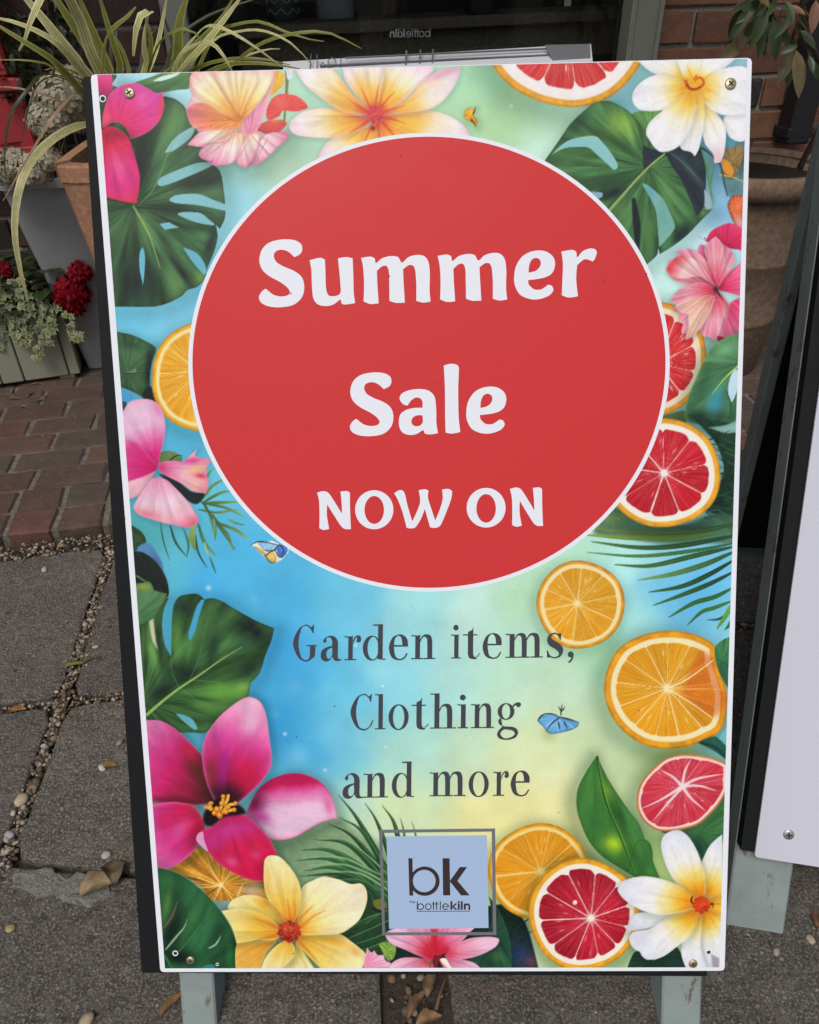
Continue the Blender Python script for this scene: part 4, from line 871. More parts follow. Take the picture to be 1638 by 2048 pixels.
    for i in range(60):
        a, r = rs.uniform(0, 6.28), 20*rs.uniform(0, 1)**.5
        P.blob(cy[0]+r*math.cos(a), cy[1]+r*math.sin(a)*.9, 2.6, rs.choice([0, 1]) and (222, 110, 70) or (140, 30, 24), .7)

    # ---- bottom pink flower and fringe
    cp = (720+465*.31746, 1640+840*.31746)
    PB = [(0, (186, 24, 40)), (.2, (206, 50, 70)), (.4, (220, 120, 150)), (.7, (226, 168, 196)), (1.1, (228, 184, 208))]
    kb = dict(c=cp, rim=((228, 150, 186), 2.5, .5), streak=.14, sfreq=36)
    pet('T', '20,950! 28,880 45,805! 70,835 90,820! 110,850 150,850! 160,885 195,900! 190,950!', (120, 820), st=[(0, (228, 120, 150)), (1, (228, 160, 190))], c=(724, 1935), rim=((238, 190, 210), 2, .6), streak=.3, sfreq=60)
    pet('T', '185,925 215,890 270,868 360,868 455,895 460,950! 195,950!', (190, 920), st=PB, **kb)
    pet('T', '500,878 560,872 640,878 720,900 775,950! 540,950!', (770, 940), st=PB, **kb)
    pet('T', '395,684 480,640 720,670 690,710 640,765 560,825 470,850 430,780', (640, 640), st=[(0, (186, 24, 40)), (.3, (206, 50, 80)), (.6, (220, 120, 160)), (1.1, (228, 170, 200))], **kb)
    pet('T', '160,726 200,690 280,672 380,670 450,690 468,800 450,885 380,860 290,820 200,780', (165, 710), st=PB, **kb)
    pet('T', '535,855 580,800 640,765 710,742 820,736 868,745 876,765 850,802 760,850 650,878 560,874', (875, 755), st=PB, **kb)
    L('T', '470,690 465,780 455,880', 44, (196, 30, 50), 26, soft=3, alpha=.8); L('T', '560,810 500,850 470,930', 40, (190, 26, 50), 20, soft=4, alpha=.7); L('T', '455,880 445,905 440,935', 16, (110, 90, 50), 8)
    sh(PT('T', '505,880 540,872 570,920 590,940! 545,925'), (240, 224, 214))

    # ---- blue butterfly
    P.blob(1098, 1468, 26, (150, 170, 90), .5)
    sh(PT('M', '1365,625 1400,600 1440,600 1480,618 1530,632 1580,645! 1572,668 1530,690 1440,708 1412,698 1390,668 1368,648'), (112, 172, 224), streak=.25, sfreq=40, spt=(1121, 1432), rim=((24, 40, 70), 1.8, .7), patches=[('M', 1440, 660, 50, 20, -20, (150, 200, 236), .7)])
    for z in ('1362,640 1380,612 1410,598', '1400,600 1440,603 1480,618', '1480,618 1440,650 1405,695', '1480,618 1530,630 1575,645', '1484,612 1486,580 1492,548', '1486,590 1476,570 1470,562', '1490,588 1500,572 1502,562', '1470,640 1480,690', '1500,640 1520,680'):
        L('M', z, 9, (22, 26, 34), 4, prof='leaf')


SCUFF = [(x, y) for x, y in np.random.RandomState(2).uniform((215, 150), (1480, 1930), (90, 2))]
# ---------------------------------------------------------------- materials of the setting
def slab_material():
    m, t, b = new_mat('weathered_concrete'); P = ocoord(t, False)
    base = mix(t, rampn(t, noise(t, 7, 6, .7, P), [(.3, 0.0), (.7, 1.0)]), (.085, .074, .060), (.185, .168, .142))
    base = mix(t, rampn(t, noise(t, 60, 4, .7, P), [(.40, 0.0), (.66, .85)]), base, (.050, .043, .036))
    base = mix(t, rampn(t, noise(t, 300, 3, .75, P), [(.50, 0.0), (.64, .9)]), base, (.31, .285, .245))
    base = mix(t, rampn(t, noise(t, 340, 3, .75, P), [(.36, .9), (.47, 0.0)]), base, (.035, .030, .025))
    v = N(t, 'ShaderNodeTexVoronoi', i_Scale=150.0, i_Randomness=1.0); t.links.new(P, v.inputs['Vector'])
    sep = N(t, 'ShaderNodeSeparateColor'); t.links.new(v.outputs['Color'], sep.inputs[0])
    pick = rampn(t, sep.outputs[0], [(.80, 0.0), (.83, 1.0)])
    ins = rampn(t, v.outputs['Distance'], [(.28, 1.0), (.42, 0.0)])
    f = N(t, 'ShaderNodeMath', operation='MULTIPLY'); t.links.new(pick, f.inputs[0]); t.links.new(ins, f.inputs[1])
    stone = mix(t, sep.outputs[1], (.13, .10, .075), (.30, .27, .22))
    base = mix(t, f.outputs[0], base, stone)
    v2 = N(t, 'ShaderNodeTexVoronoi', i_Scale=70.0, i_Randomness=1.0); t.links.new(P, v2.inputs['Vector'])
    s2 = N(t, 'ShaderNodeSeparateColor'); t.links.new(v2.outputs['Color'], s2.inputs[0])
    f2 = N(t, 'ShaderNodeMath', operation='MULTIPLY')
    t.links.new(rampn(t, s2.outputs[0], [(.86, 0.0), (.88, 1.0)]), f2.inputs[0]); t.links.new(rampn(t, v2.outputs['Distance'], [(.22, 1.0), (.34, 0.0)]), f2.inputs[1])
    base = mix(t, f2.outputs[0], base, mix(t, s2.outputs[1], (.05, .042, .04), (.19, .14, .10)))
    # lichen / cement stains
    base = mix(t, rampn(t, noise(t, 9, 6, .75, P), [(.60, 0.0), (.74, .55)]), base, (.19, .175, .15))
    base = mix(t, 1.0, base, rampn(t, rnd(t), [(0, .82), (1, 1.12)]), 'MULTIPLY')
    t.links.new(base, b.inputs['Base Color']); b.inputs['Roughness'].default_value = .92; b.inputs['Specular IOR Level'].default_value = .25
    h1 = noise(t, 190, 5, .75, P); h2 = noise(t, 34, 4, .6, P)
    add = N(t, 'ShaderNodeMath', operation='MULTIPLY_ADD'); t.links.new(h1, add.inputs[0]); add.inputs[1].default_value = .55; t.links.new(h2, add.inputs[2])
    add2 = N(t, 'ShaderNodeMath', operation='MULTIPLY_ADD'); t.links.new(f.outputs[0], add2.inputs[0]); add2.inputs[1].default_value = .25; t.links.new(add.outputs[0], add2.inputs[2])
    bump(t, b, add2.outputs[0], .006, 1.0)
    return m


def brick_material(name, cols, mort=(.16, .14, .12), dirt=.5):
    m, t, b = new_mat(name); P = ocoord(t, False)
    r = rnd(t)
    c = rampn(t, r, cols)
    c = mix(t, rampn(t, noise(t, 26, 5, .7, P), [(.35, 0.0), (.75, dirt)]), c, (.035, .028, .024))
    c = mix(t, rampn(t, noise(t, 120, 4, .7, P), [(.55, 0.0), (.75, .45)]), c, mort)
    t.links.new(c, b.inputs['Base Color']); b.inputs['Roughness'].default_value = .9; b.inputs['Specular IOR Level'].default_value = .2
    a = N(t, 'ShaderNodeMath', operation='MULTIPLY_ADD'); t.links.new(noise(t, 240, 4, .7, P), a.inputs[0]); a.inputs[1].default_value = .4; t.links.new(noise(t, 40, 4, .6, P), a.inputs[2])
    bump(t, b, a.outputs[0], .004, 1.0)
    return m


def rough_mat(name, c1, c2, scale, rough=.9, bd=.004, bs=1.0, fine=6):
    m, t, b = new_mat(name); P = ocoord(t, False)
    c = mix(t, noise(t, scale, 6, .7, P), c1, c2)
    c = mix(t, rampn(t, noise(t, scale*fine, 3, .7, P), [(.4, 0.0), (.75, .5)]), c, tuple(min(1, q*1.9) for q in c2))
    t.links.new(c, b.inputs['Base Color']); b.inputs['Roughness'].default_value = rough; b.inputs['Specular IOR Level'].default_value = .25
    bump(t, b, noise(t, scale*fine*.7, 5, .7, P), bd, bs)
    return m


M_SLAB = slab_material()
M_PAVER = brick_material('paver_brick', [(0, (.105, .082, .066)), (.35, (.125, .085, .066)), (.6, (.11, .066, .054)), (.8, (.15, .078, .058)), (.93, (.115, .085, .068)), (1, (.26, .115, .062))], dirt=.55)
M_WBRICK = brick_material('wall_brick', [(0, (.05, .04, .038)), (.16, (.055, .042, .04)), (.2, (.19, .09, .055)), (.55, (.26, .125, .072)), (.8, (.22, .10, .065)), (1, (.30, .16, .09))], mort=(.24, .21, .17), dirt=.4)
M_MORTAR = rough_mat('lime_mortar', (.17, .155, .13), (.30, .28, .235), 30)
M_WDARK = brick_material('shaded_brick', [(0, (.030, .025, .023)), (.4, (.045, .034, .030)), (.7, (.07, .042, .033)), (1, (.11, .058, .042))], mort=(.11, .10, .085), dirt=.5)  # darker copy of the wall brick, foliage shade put into its colour
M_PMORTAR = rough_mat('paving_mortar', (.06, .054, .046), (.20, .185, .155), 14, bd=.006)
M_SOIL = rough_mat('dark_grit', (.035, .028, .022), (.075, .06, .046), 40, bd=.006)
M_PATCH = rough_mat('cement_patch', (.17, .16, .14), (.30, .285, .25), 40, bd=.01)
M_STONE = attr_mat('pebble_stone', rough=.65, spec=.35, nz=(300, .35))
M_DRY = attr_mat('dry_leaf', rough=.8, spec=.2, trans=.15, nz=(160, .4))

RS = np.random.RandomState(21)
# ---------------------------------------------------------------- ground sheet
g = MB(); g.add([(-40, -40, -.045), (40, -40, -.045), (40, 40, -.045), (-40, 40, -.045)], [(0, 1, 2, 3)])
ground = tag(g.build('ground', M_SOIL), kind='structure')

# ---------------------------------------------------------------- concrete flagstones, gravel-filled joints
pav = MB(); pav.box((0, .42, -.026), (2.6, .83, .012))
pavement = tag(pav.build('pavement', M_SOIL), kind='structure')


def slab(c, jit=.0040, thick=.034, bev=.0045, inset=0):
    """c: four corners (x, y), anticlockwise"""
    c = [Vector((x, y, 0)) for x, y in c]; mid = sum(c, Vector())/4
    P = []
    for i in range(4):
        a, b = c[i], c[(i+1) % 4]; L = (b-a).length; n = max(6, int(L/.03))
        d = (b-a)/L; nn = Vector((d.y, -d.x, 0))
        ph = RS.uniform(0, 6)
        for k in range(n):
            t = k/n
            w = jit*(math.sin(t*9+ph) + RS.uniform(-1, 1))*.5
            r = .014; q = a + (b-a)*t
            if t*L < r*1.5: q += (mid-a).normalized()*r*(1-t*L/(r*1.5))*.8
            P.append(q + nn*w)
    n = len(P)
    def ring(ins, z): return [Vector((p.x, p.y, 0)) + (mid-p).normalized()*(ins+RS.uniform(0, .0012)) + Vector((0, 0, z+RS.uniform(-.0006, .0006))) for p in P]
    V = ring(0, -thick) + ring(0, -bev) + ring(bev*.35, -bev*.3) + ring(bev*1.3, 0)
    F = [(r*n+i, r*n+(i+1) % n, (r+1)*n+(i+1) % n, (r+1)*n+i) for r in range(3) for i in range(n)] + [tuple(range(3*n, 4*n))]
    mb = MB(); mb.add(V, F); return mb


# surveyed joint lines: A runs away from the viewer, rows run across with a slight skew
_jp = np.array([on_z(x, y)[:2] for x, y in ((222, 1092), (190, 1200), (160, 1310), (125, 1420), (85, 1500), (45, 1600), (8, 1740))])
_jf = np.polyfit(_jp[:, 1], _jp[:, 0], 2)
def ja(y): return float(np.polyval(_jf, min(max(y, .45), 1.3)))            # centre of the gravel joint
def rowa(x): return 1.334 + .158*x                # far edge, by the brick paving
def rowb(x): return .885 + .120*x                 # middle joint
def rowc(x): return .498 - .045*x + (-.07*(x+.3) if x > -.3 else -.10*(x+.3)) # near joint, broken edge


gapA = .0095
SL = []
for (x0, x1) in ((-1.9, -1.16), (-1.14, 'A'), ('A', .10), (.125, .745), (.77, 1.4), (1.425, 2.1), ('A', -.03), (-.008, .668), (.690, 1.4)):
    for (f0, f1, g0, g1) in ((rowb, rowa, .009, .018), (rowc, rowb, .003, .008)):
        if (f0 is rowb) == ((x0, x1) in (('A', -.03), (-.008, .668), (.690, 1.4))) and x0 not in (-1.9, -1.14): continue
        if x1 == 2.1 and f0 is rowc: continue
        if f0 is rowc and x0 in (-.008, .690): f0, g0 = (lambda x: -.02), 0.0
        def X(v, y, s): return (ja(y) + s*gapA) if v == 'A' else v - .09*(y-.8)
        a0 = X(x0, .6, 1); b0 = X(x1, .6, -1)
        if x1 == .745 and f0 is rowb: pass
        lo = lambda x: f0(x) + g0; hi = lambda x: f1(x) - g1
        c = []
        for (v, s, fn) in ((x0, 1, lo), (x1, -1, lo), (x1, -1, hi), (x0, 1, hi)):
            y = .8
            for _ in range(5): x = X(v, y, s); y = fn(x)
            c.append((x, y))
        SL.append(c)
for (x0, x1, s0, s1) in ((-1.75, -.62, 0, 0), (-.60, -.045, 0, .5)):
    SL.append([(x0+.02, -.02), (x1+s1*.03, -.02), (x1-s1*.012, rowc(x1)-.003), (x0-s0*.012, rowc(x0)-.003)])
for k in range(4):
    SL.append([(-1.5+.75*k, -.40), (-1.5+.75*k+.73, -.40), (-1.5+.75*k+.73, -.04), (-1.5+.75*k, -.04)])
for c in SL: slab(c).build('slab', M_SLAB, pavement, smooth=False)

# broken cement fillet in the near joint, with its crack
pm = MB()
pts = [on_z(x, y) for x, y in ((25, 1745), (85, 1738), (130, 1752), (185, 1748), (215, 1762), (232, 1790), (190, 1812), (150, 1815), (105, 1795), (60, 1790), (20, 1775))]
mid = sum(pts, Vector())/len(pts); n = len(pts)
fine = []
for i in range(n):
    for k in range(4):
        q = pts[i].lerp(pts[(i+1) % n], k/4); fine.append(q + Vector((RS.uniform(-.004, .004), RS.uniform(-.004, .004), 0)))
n = len(fine)
pm.add([q + Vector((0, 0, -.02)) for q in fine] + [q + (mid-q)*.05 + Vector((0, 0, .002+RS.uniform(-.001, .002))) for q in fine] + [q + (mid-q)*.4 + Vector((0, 0, RS.uniform(.0025, .0038))) for q in fine] + [mid + Vector((0, 0, .004))],
       [(r*n+i, r*n+(i+1) % n, (r+1)*n+(i+1) % n, (r+1)*n+i) for r in range(2) for i in range(n)] + [(2*n+i, 2*n+(i+1) % n, 3*n) for i in range(n)])
pm.build('cement_patch', M_PATCH, pavement)

# ---------------------------------------------------------------- brick paving in front of the shop
WA = math.radians(9.5)
BU = Vector((math.cos(WA), math.sin(WA), 0)); BV = Vector((-math.sin(WA), math.cos(WA), 0)); BZ = Vector((0, 0, 1))
BO = Vector((-.826, 1.238, 0))                    # a corner on the front edge
ZB = .020                                         # the bricks stand this far above the flags
bp = MB()
c = BO + BU*.9 + BV*.62
bp.box((c.x, c.y, ZB-.005-.03), (2.6, .612, .030), (BU, BV, BZ))
brick_paving = tag(bp.build('brick_paving', M_PMORTAR), kind='structure')


def brick_mesh(name, L, D, H, mat, k, bev=.004, jit=.0022):
    rs = np.random.RandomState(k+50); mb = MB()
    mb.box((0, 0, 0), (L/2, D/2, H/2), bev=bev)
    mb.v = [(x+rs.uniform(-jit, jit), y+rs.uniform(-jit, jit), z+rs.uniform(-jit, jit)*.6) for x, y, z in mb.v]
    return mb.build(name, mat, mesh_only=True)


PV = {w: [brick_mesh('brick', w, .0815, .06, M_PAVER, k+int(w*1000), bev=.005) for k in range(4)] for w in (.090, .152)}
PB = np.random.RandomState(4)
nb = 0
row = 0; y = .006
while y < 1.2:
    w = .090 if row < 2 else .152
    pitch = w + .0095
    off = (0.0 if row < 2 else (-.02 if row % 2 else .055)) - 1.0
    if row == 2: off = -1.0+.045
    k0 = 0
    while True:
        x = off + k0*pitch
        k0 += 1
        if x > 2.9: break
        p = BO + BU*(x+w/2) + BV*(y+.039)
        d = on_z(0, 0)
        if p.x < -1.7 or p.x > 1.9: continue
        if row < 2 and p.x > -.60 and p.x < -.52: pass
        o = obj('brick', PV[w][PB.randint(4)], brick_paving)
        o.location = (p.x, p.y, ZB-.030+PB.uniform(-.002, .002))
        o.rotation_euler = (PB.uniform(-.012, .012), PB.uniform(-.012, .012), WA + PB.uniform(-.012, .012) + (math.pi if PB.rand() < .5 else 0)); nb += 1
    y += .0855; row += 1

# ---------------------------------------------------------------- gravel in the joints
GC = [(.36, .28, .18), (.42, .35, .26), (.24, .15, .08), (.15, .12, .09), (.46, .40, .31), (.28, .18, .10), (.08, .065, .05), (.52, .47, .38), (.22, .18, .14), (.12, .09, .06)]
_bm = bmesh.new(); bmesh.ops.create_icosphere(_bm, subdivisions=1, radius=1.0)
ICO_V = np.array([v.co[:] for v in _bm.verts]); ICO_F = [tuple(v.index for v in f.verts) for f in _bm.faces]; _bm.free()
_bm = bmesh.new(); bmesh.ops.create_icosphere(_bm, subdivisions=2, radius=1.0)
ICO2_V = np.array([v.co[:] for v in _bm.verts]); ICO2_F = [tuple(v.index for v in f.verts) for f in _bm.faces]; _bm.free()


def rot_rand(rs):
    q = rs.normal(size=4); q /= np.linalg.norm(q); w, x, y, z = q
    return np.array([[1-2*(y*y+z*z), 2*(x*y-z*w), 2*(x*z+y*w)], [2*(x*y+z*w), 1-2*(x*x+z*z), 2*(y*z-x*w)], [2*(x*z-y*w), 2*(y*z+x*w), 1-2*(x*x+y*y)]])


def pebble(mb, p, r, rs, col=None, flat=.55, hi=False):
    V = (ICO2_V if hi else ICO_V)*(1 + rs.uniform(-.13, .13, (len(ICO2_V if hi else ICO_V), 1)))*np.array([r, r*rs.uniform(.6, .95), r*flat*rs.uniform(.8, 1.2)])
    a = rs.uniform(0, 6.28); R1 = np.array([[math.cos(a), -math.sin(a), 0], [math.sin(a), math.cos(a), 0], [0, 0, 1]])
    tlt = rs.uniform(-.5, .5); R2 = np.array([[1, 0, 0], [0, math.cos(tlt), -math.sin(tlt)], [0, math.sin(tlt), math.cos(tlt)]])
    V = V @ R2.T @ R1.T + np.array(p)
    c = np.array(col if col is not None else GC[rs.randint(len(GC))])*rs.uniform(.65, 1.1)
    mb.add(V, ICO2_F if hi else ICO_F, tuple(c))


gr = MB(); rs = np.random.RandomState(31)
for i in range(3000):                                # strip along the bricks
    x = rs.uniform(-1.3, 1.25); e = rowa(x)
    t = rs.uniform(-.024, .030); r = rs.choice([.0025, .0036, .005, .007], p=[.35, .35, .22, .08])*rs.uniform(.8, 1.2)
    p = Vector((x, e+t-.004, 0)); pebble(gr, (p.x, p.y, -.007+rs.uniform(0, .011)), r, rs)
for i in range(1500):                                 # joint A, front to back
    y = rs.uniform(.50, 1.22); r = rs.choice([.0022, .0034, .0048, .0065], p=[.36, .36, .21, .07])*rs.uniform(.8, 1.2)
    pebble(gr, (ja(y)+rs.normal()*.0055, y, -.006+rs.uniform(-.004, .008)), r, rs)
for i in range(1300):                                 # cross joints
    x = rs.uniform(-1.1, .95); r = rs.choice([.0025, .004, .0055], p=[.45, .38, .17])*rs.uniform(.8, 1.2)
    pebble(gr, (x, rowb(x)+rs.normal()*.004, -.006+rs.uniform(-.004, .008)), r, rs)
for i in range(120):
    y = rs.uniform(.02, .45); pebble(gr, (-.018-.06*(y-.35)+rs.normal()*.010, y, -.014+rs.uniform(0, .008)), rs.uniform(.003, .008), rs)
gravel = tag(gr.build('gravel', M_STONE, smooth=True, colors=True), 'pale rounded gravel filling the joints between slabs and bricks', 'gravel', kind='stuff')
# grit lying loose on the flags
gt = MB()
for i in range(900):
    x, y = rs.uniform(-1.1, 1.0), rs.uniform(.2, 1.22)
    if abs(x-ja(y)) < .02: continue
    pebble(gt, (x, y, .0006), rs.choice([.0010, .0016, .0026], p=[.5, .35, .15]), rs, flat=.6)
for i in range(160):                                 # crumbs on the bricks
    p = BO + BU*rs.uniform(-.6, 1.0) + BV*rs.uniform(.02, .8)
    pebble(gt, (p.x, p.y, ZB+.001), rs.uniform(.001, .0028), rs, flat=.5)
tag(gt.build('grit', M_STONE, smooth=True, colors=True), 'fine stone grit scattered over the paving', 'grit', kind='stuff')

# loose pebbles one can pick up
for px, py, r, c, lab in ((90, 1141, .0085, (.50, .42, .33), 'flat cream pebble on the slab beside the gravel strip'),
                          (45, 1602, .011, (.56, .46, .32), 'round cream pebble in the slab joint by the sign'),
                          (205, 1537, .0068, (.58, .54, .44), 'white pebble beside a small yellow leaf on the slab'),
                          (213, 1712, .0070, (.52, .49, .44), 'pale bent pebble above the dry leaf'),
                          (22, 1858, .0065, (.55, .42, .22), 'yellowish pebble alone on the near slab'),
                          (175, 2044, .010, (.60, .46, .30), 'tan pebble beside the front leg of the poster sign'),
                          (1350, 2035, .009, (.50, .44, .36), 'cream pebble beside the right leg of the poster sign'),
                          (1620, 1660+220, .006, (.45, .36, .28), 'tan pebble on the slab by the white sign'),
                          (1552, 1905, .0055, (.46, .40, .30), 'yellowish stone in the slab below the white sign leg'),
                          (240, 1487, .0055, (.42, .38, .32), 'grey pebble on the slab by the black board edge'),
                          (192, 1295, .006, (.52, .48, .42), 'small white pebble by the slab joint with the twig'),
                          (20, 1672, .008, (.36, .34, .33), 'grey flat stone in the slab joint')):
    mb = MB(); pebble(mb, (0, 0, 0), r, rs, c, .5, True)
    o = mb.build('pebble', M_STONE, smooth=True, colors=True); p = on_z(px, py, 0); o.location = (p.x, p.y, r*.3); tag(o, lab, 'pebble')


# ---------------------------------------------------------------- fallen leaves and twigs
def dry_leaf(L, W, curl, fold, col, col2, rs, n=9):
    mb = MB(); V = []; C = []
    for i in range(n):
        t = i/(n-1); w = W*math.sin(math.pi*min(1, t*.93+.04))**.8*(1-.25*t)*(1+rs.uniform(-.12, .12))
        z = curl*math.sin(t*math.pi)*1.0 + curl*.5*math.sin(t*7+rs.uniform(0, 1))
        for j in range(5):
            s = (j-2)/2
            V.append((L*(t-.5) + rs.uniform(-.01, .01)*L, s*w/2 + .08*L*math.sin(t*3), z + fold*w*(s*s)*(1+.4*math.sin(5*t+s)) + rs.uniform(-.02, .02)*W))
            k = min(1, abs(s)*.8 + rs.uniform(0, .3)); C.append(tuple(np.array(col)*(1-k)+np.array(col2)*k))
    F = [(i*5+j, (i+1)*5+j, (i+1)*5+j+1, i*5+j+1) for i in range(n-1) for j in range(4)]
    mb.add(V, F); mb.c = C; return mb


def put_leaf(px, py, L, W, rz, curl, fold, c1, c2, lab, z=0.0, tilt=(0, 0), stalk=True):
    r0 = np.random.RandomState(int(px*7+py)); p = on_z(px, py, z)
    mb = dry_leaf(L, W, curl, fold, c1, c2, r0)
    e = empty('dry_leaf', p); e.rotation_euler = (tilt[0], tilt[1], rz)
    b = mb.build('leaf_blade', M_DRY, e, smooth=True, colors=True)
    zmin = min(v[2] for v in mb.v); b.location = (0, 0, .001-zmin)
    if stalk:
        s = MB(); s.tube([(-L*.48, 0, .002), (-L*.62, W*.1, .003), (-L*.8, W*.05, .002)], .0009, 5, .0006, col=(.16, .10, .05)); s.build('stalk', M_DRY, e, colors=True)
    return tag(e, lab, 'leaf')


put_leaf(200, 1774, .050, .032, .35, .010, .30, (.46, .36, .21), (.26, .18, .10), 'curled tan dead leaf lying on the broken cement joint', z=.004, tilt=(.15, -.1))
put_leaf(228, 1745, .040, .032, 1.9, .008, .25, (.30, .23, .14), (.16, .11, .07), 'crumpled brown dead leaf tucked behind the tan leaf by the black board', z=.004, tilt=(.3, .2))
put_leaf(218, 1535, .026, .015, .1, .003, .2, (.34, .24, .07), (.22, .15, .05), 'small ochre dead leaf beside a white pebble')
put_leaf(150, 1332, .036, .010, .30, .003, .25, (.30, .32, .08), (.20, .20, .06), 'narrow yellow green leaf lying across the gravel joint')
put_leaf(345, 2010, .034, .012, .8, .004, .2, (.30, .18, .07), (.20, .12, .06), 'brown leaf by the left leg of the poster sign')
put_leaf(38, 1423, .024, .014, .2, .004, .25, (.44, .24, .08), (.28, .13, .05), 'orange brown dead leaf in the cross joint gravel')
put_leaf(1633, 1838, .022, .012, 1.2, .003, .15, (.26, .12, .07), (.16, .08, .05), 'dark red brown leaf on the slab by the white sign')
put_leaf(862, 1968, .030, .016, 1.2, .006, .3, (.34, .22, .12), (.22, .14, .08), 'brown leaf scrap in the joint below the poster logo')
put_leaf(835, 2010, .036, .014, .9, .006, .35, (.30, .18, .10), (.18, .11, .06), 'curled reddish leaf in the joint below the poster logo')
put_leaf(858, 2043, .030, .018, .3, .006, .35, (.40, .25, .12), (.26, .15, .08), 'orange tan leaf curl in the joint at the foot of the poster sign')
for lab, pp in (('thin brown twig reaching from the yellow green leaf over the slab', ((165, 1325), (182, 1318), (200, 1317))),
                ('dry straw stem leaning in the joint below the poster logo', ((872, 2020), (880, 1990), (895, 1950)))):
    mb = MB(); pts = [on_z(x, y, .004) for x, y in pp]
    mb.tube([p + Vector((0, 0, .003*i)) for i, p in enumerate(pts)], .0022, 6, .0012, col=(.20, .13, .07)); tag(mb.build('twig', M_DRY, colors=True, smooth=True), lab, 'twig')
for i, (px, py) in enumerate(((30, 800), (62, 790), (48, 815), (85, 798), (20, 785), (75, 770))):
    put_leaf(px, py, .030, .010, i*1.3, .004, .3, (.20, .12, .06), (.30, .20, .10), 'shrivelled brown leaf litter at the foot of the wooden planter', z=ZB)['group'] = 'leaf litter under the planter'
# ---------------------------------------------------------------- the poster sign (A-board)
PR = np.array([[0.999795, -0.001448, -0.020201], [-0.017071, 0.476474, -0.879023], [0.010899, 0.879188, 0.476351]])
PO = np.array([-0.28011, 0.36807, 0.085])


def to_panel(p, z=0.0):
    """drawing-sheet points -> the board's own plane (metres)"""
    p = np.atleast_2d(np.asarray(p, float)); cam0 = np.array([0, 0, CAM_H])
    d = np.c_[(p[:, 0]-819)/FPX, -(p[:, 1]-1024)/FPX, -np.ones(len(p))] @ CAM_R.T
    n = PR[:, 2]; k = ((PO - cam0) @ n + z)/(d @ n)
    q = (cam0 + d*k[:, None] - PO) @ PR
    return q[:, :2]


def from_panel(q):
    P = PO + np.c_[q, np.zeros(len(q))] @ PR.T
    c = (P - np.array([0, 0, CAM_H])) @ CAM_R
    return np.c_[819 - FPX*c[:, 0]/c[:, 2], 1024 + FPX*c[:, 1]/c[:, 2]]


def mat4(R, o):
    M = Matrix.Identity(4)
    for i in range(3):
        for j in range(3): M[i][j] = R[i, j]
        M[i][3] = o[i]
    return M


def plate(quad, z0, z1, mb=None, r=.004):
    """a board with softly rounded edges between z0 and z1; quad anticlockwise in the plane"""
    mb = mb or MB(); q = np.asarray(quad, float); m = q.mean(0)
    P = []
    for i in range(4):
        a, b, c = q[i-1], q[i], q[(i+1) % 4]
        u = (a-b)/np.linalg.norm(a-b); w = (c-b)/np.linalg.norm(c-b)
        for t in (0, .5, 1):
            P.append(b + u*r*(1-t)**2 + w*r*t**2)
    P = np.array(P); n = len(P); e = .0006
    ins = P + (m-P)/np.linalg.norm(m-P, axis=1)[:, None]*e
    V = [(x, y, z0) for x, y in ins] + [(x, y, z0+e) for x, y in P] + [(x, y, z1-e) for x, y in P] + [(x, y, z1) for x, y in ins]
    F = [(k*n+i, k*n+(i+1) % n, (k+1)*n+(i+1) % n, (k+1)*n+i) for k in range(3) for i in range(n)] + [tuple(range(n))[::-1], tuple(range(3*n, 4*n))]
    mb.add(V, F); return mb


ALB = np.array([1.05, 1.11, 1.05])                 # pigment albedo for a printed tone


def pig(c): return tuple(np.clip(lin(c)*ALB, 0, .9))


def print_mat(name, col=None, rough=.42):
    m, t, b = new_mat(name); P = ocoord(t, False)
    if col is None:
        a = N(t, 'ShaderNodeAttribute', attribute_name='Col').outputs['Color']
    else:
        a = mix(t, noise(t, 900, 2, .6, P), tuple(np.array(col)*.96), tuple(np.array(col)*1.02))
    # specks of dirt on the laminate
    v = N(t, 'ShaderNodeTexVoronoi', i_Scale=75.0); t.links.new(P, v.inputs['Vector'])
    sp = N(t, 'ShaderNodeSeparateColor'); t.links.new(v.outputs['Color'], sp.inputs[0])
    f = N(t, 'ShaderNodeMath', operation='MULTIPLY')
    t.links.new(rampn(t, sp.outputs[0], [(.93, 0.0), (.94, 1.0)]), f.inputs[0]); t.links.new(rampn(t, v.outputs['Distance'], [(.045, 1.0), (.075, 0.0)]), f.inputs[1])
    t.links.new(mix(t, f.outputs[0], a, (.06, .05, .045)), b.inputs['Base Color'])
    b.inputs['Roughness'].default_value = rough; b.inputs['Specular IOR Level'].default_value = .17
    t.links.new(rampn(t, noise(t, 14, 4, .6, P), [(.3, rough-.06), (.75, rough+.08)]), b.inputs['Roughness'])
    bump(t, b, noise(t, 9, 2, .5, P), .0012, .35)
    return m


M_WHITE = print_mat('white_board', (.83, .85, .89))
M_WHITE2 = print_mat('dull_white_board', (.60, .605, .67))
M_PRINT = print_mat('poster_print')
M_RED = print_mat('red_print', pig((203, 52, 54)))
M_PWHITE = print_mat('white_print', (.82, .84, .885))
M_INK = print_mat('charcoal_print', pig((68, 66, 75)))
M_PLATE = print_mat('pale_blue_print', pig((163, 181, 214)))
M_GREY = print_mat('grey_print', pig((112, 110, 116)))
M_BROWN = print_mat('dark_brown_print', pig((58, 46, 48)))
M_BLACK = paint_mat('black_board', (.011, .012, .0125), (.016, .017, .0175), rough=.55, scale=30, bstr=.3, spec=.08)
M_SAGE = paint_mat('sage_paint', (.255, .315, .295), (.30, .36, .335), rough=.6, scale=22, bstr=.8)
M_SAGE_WORN = None


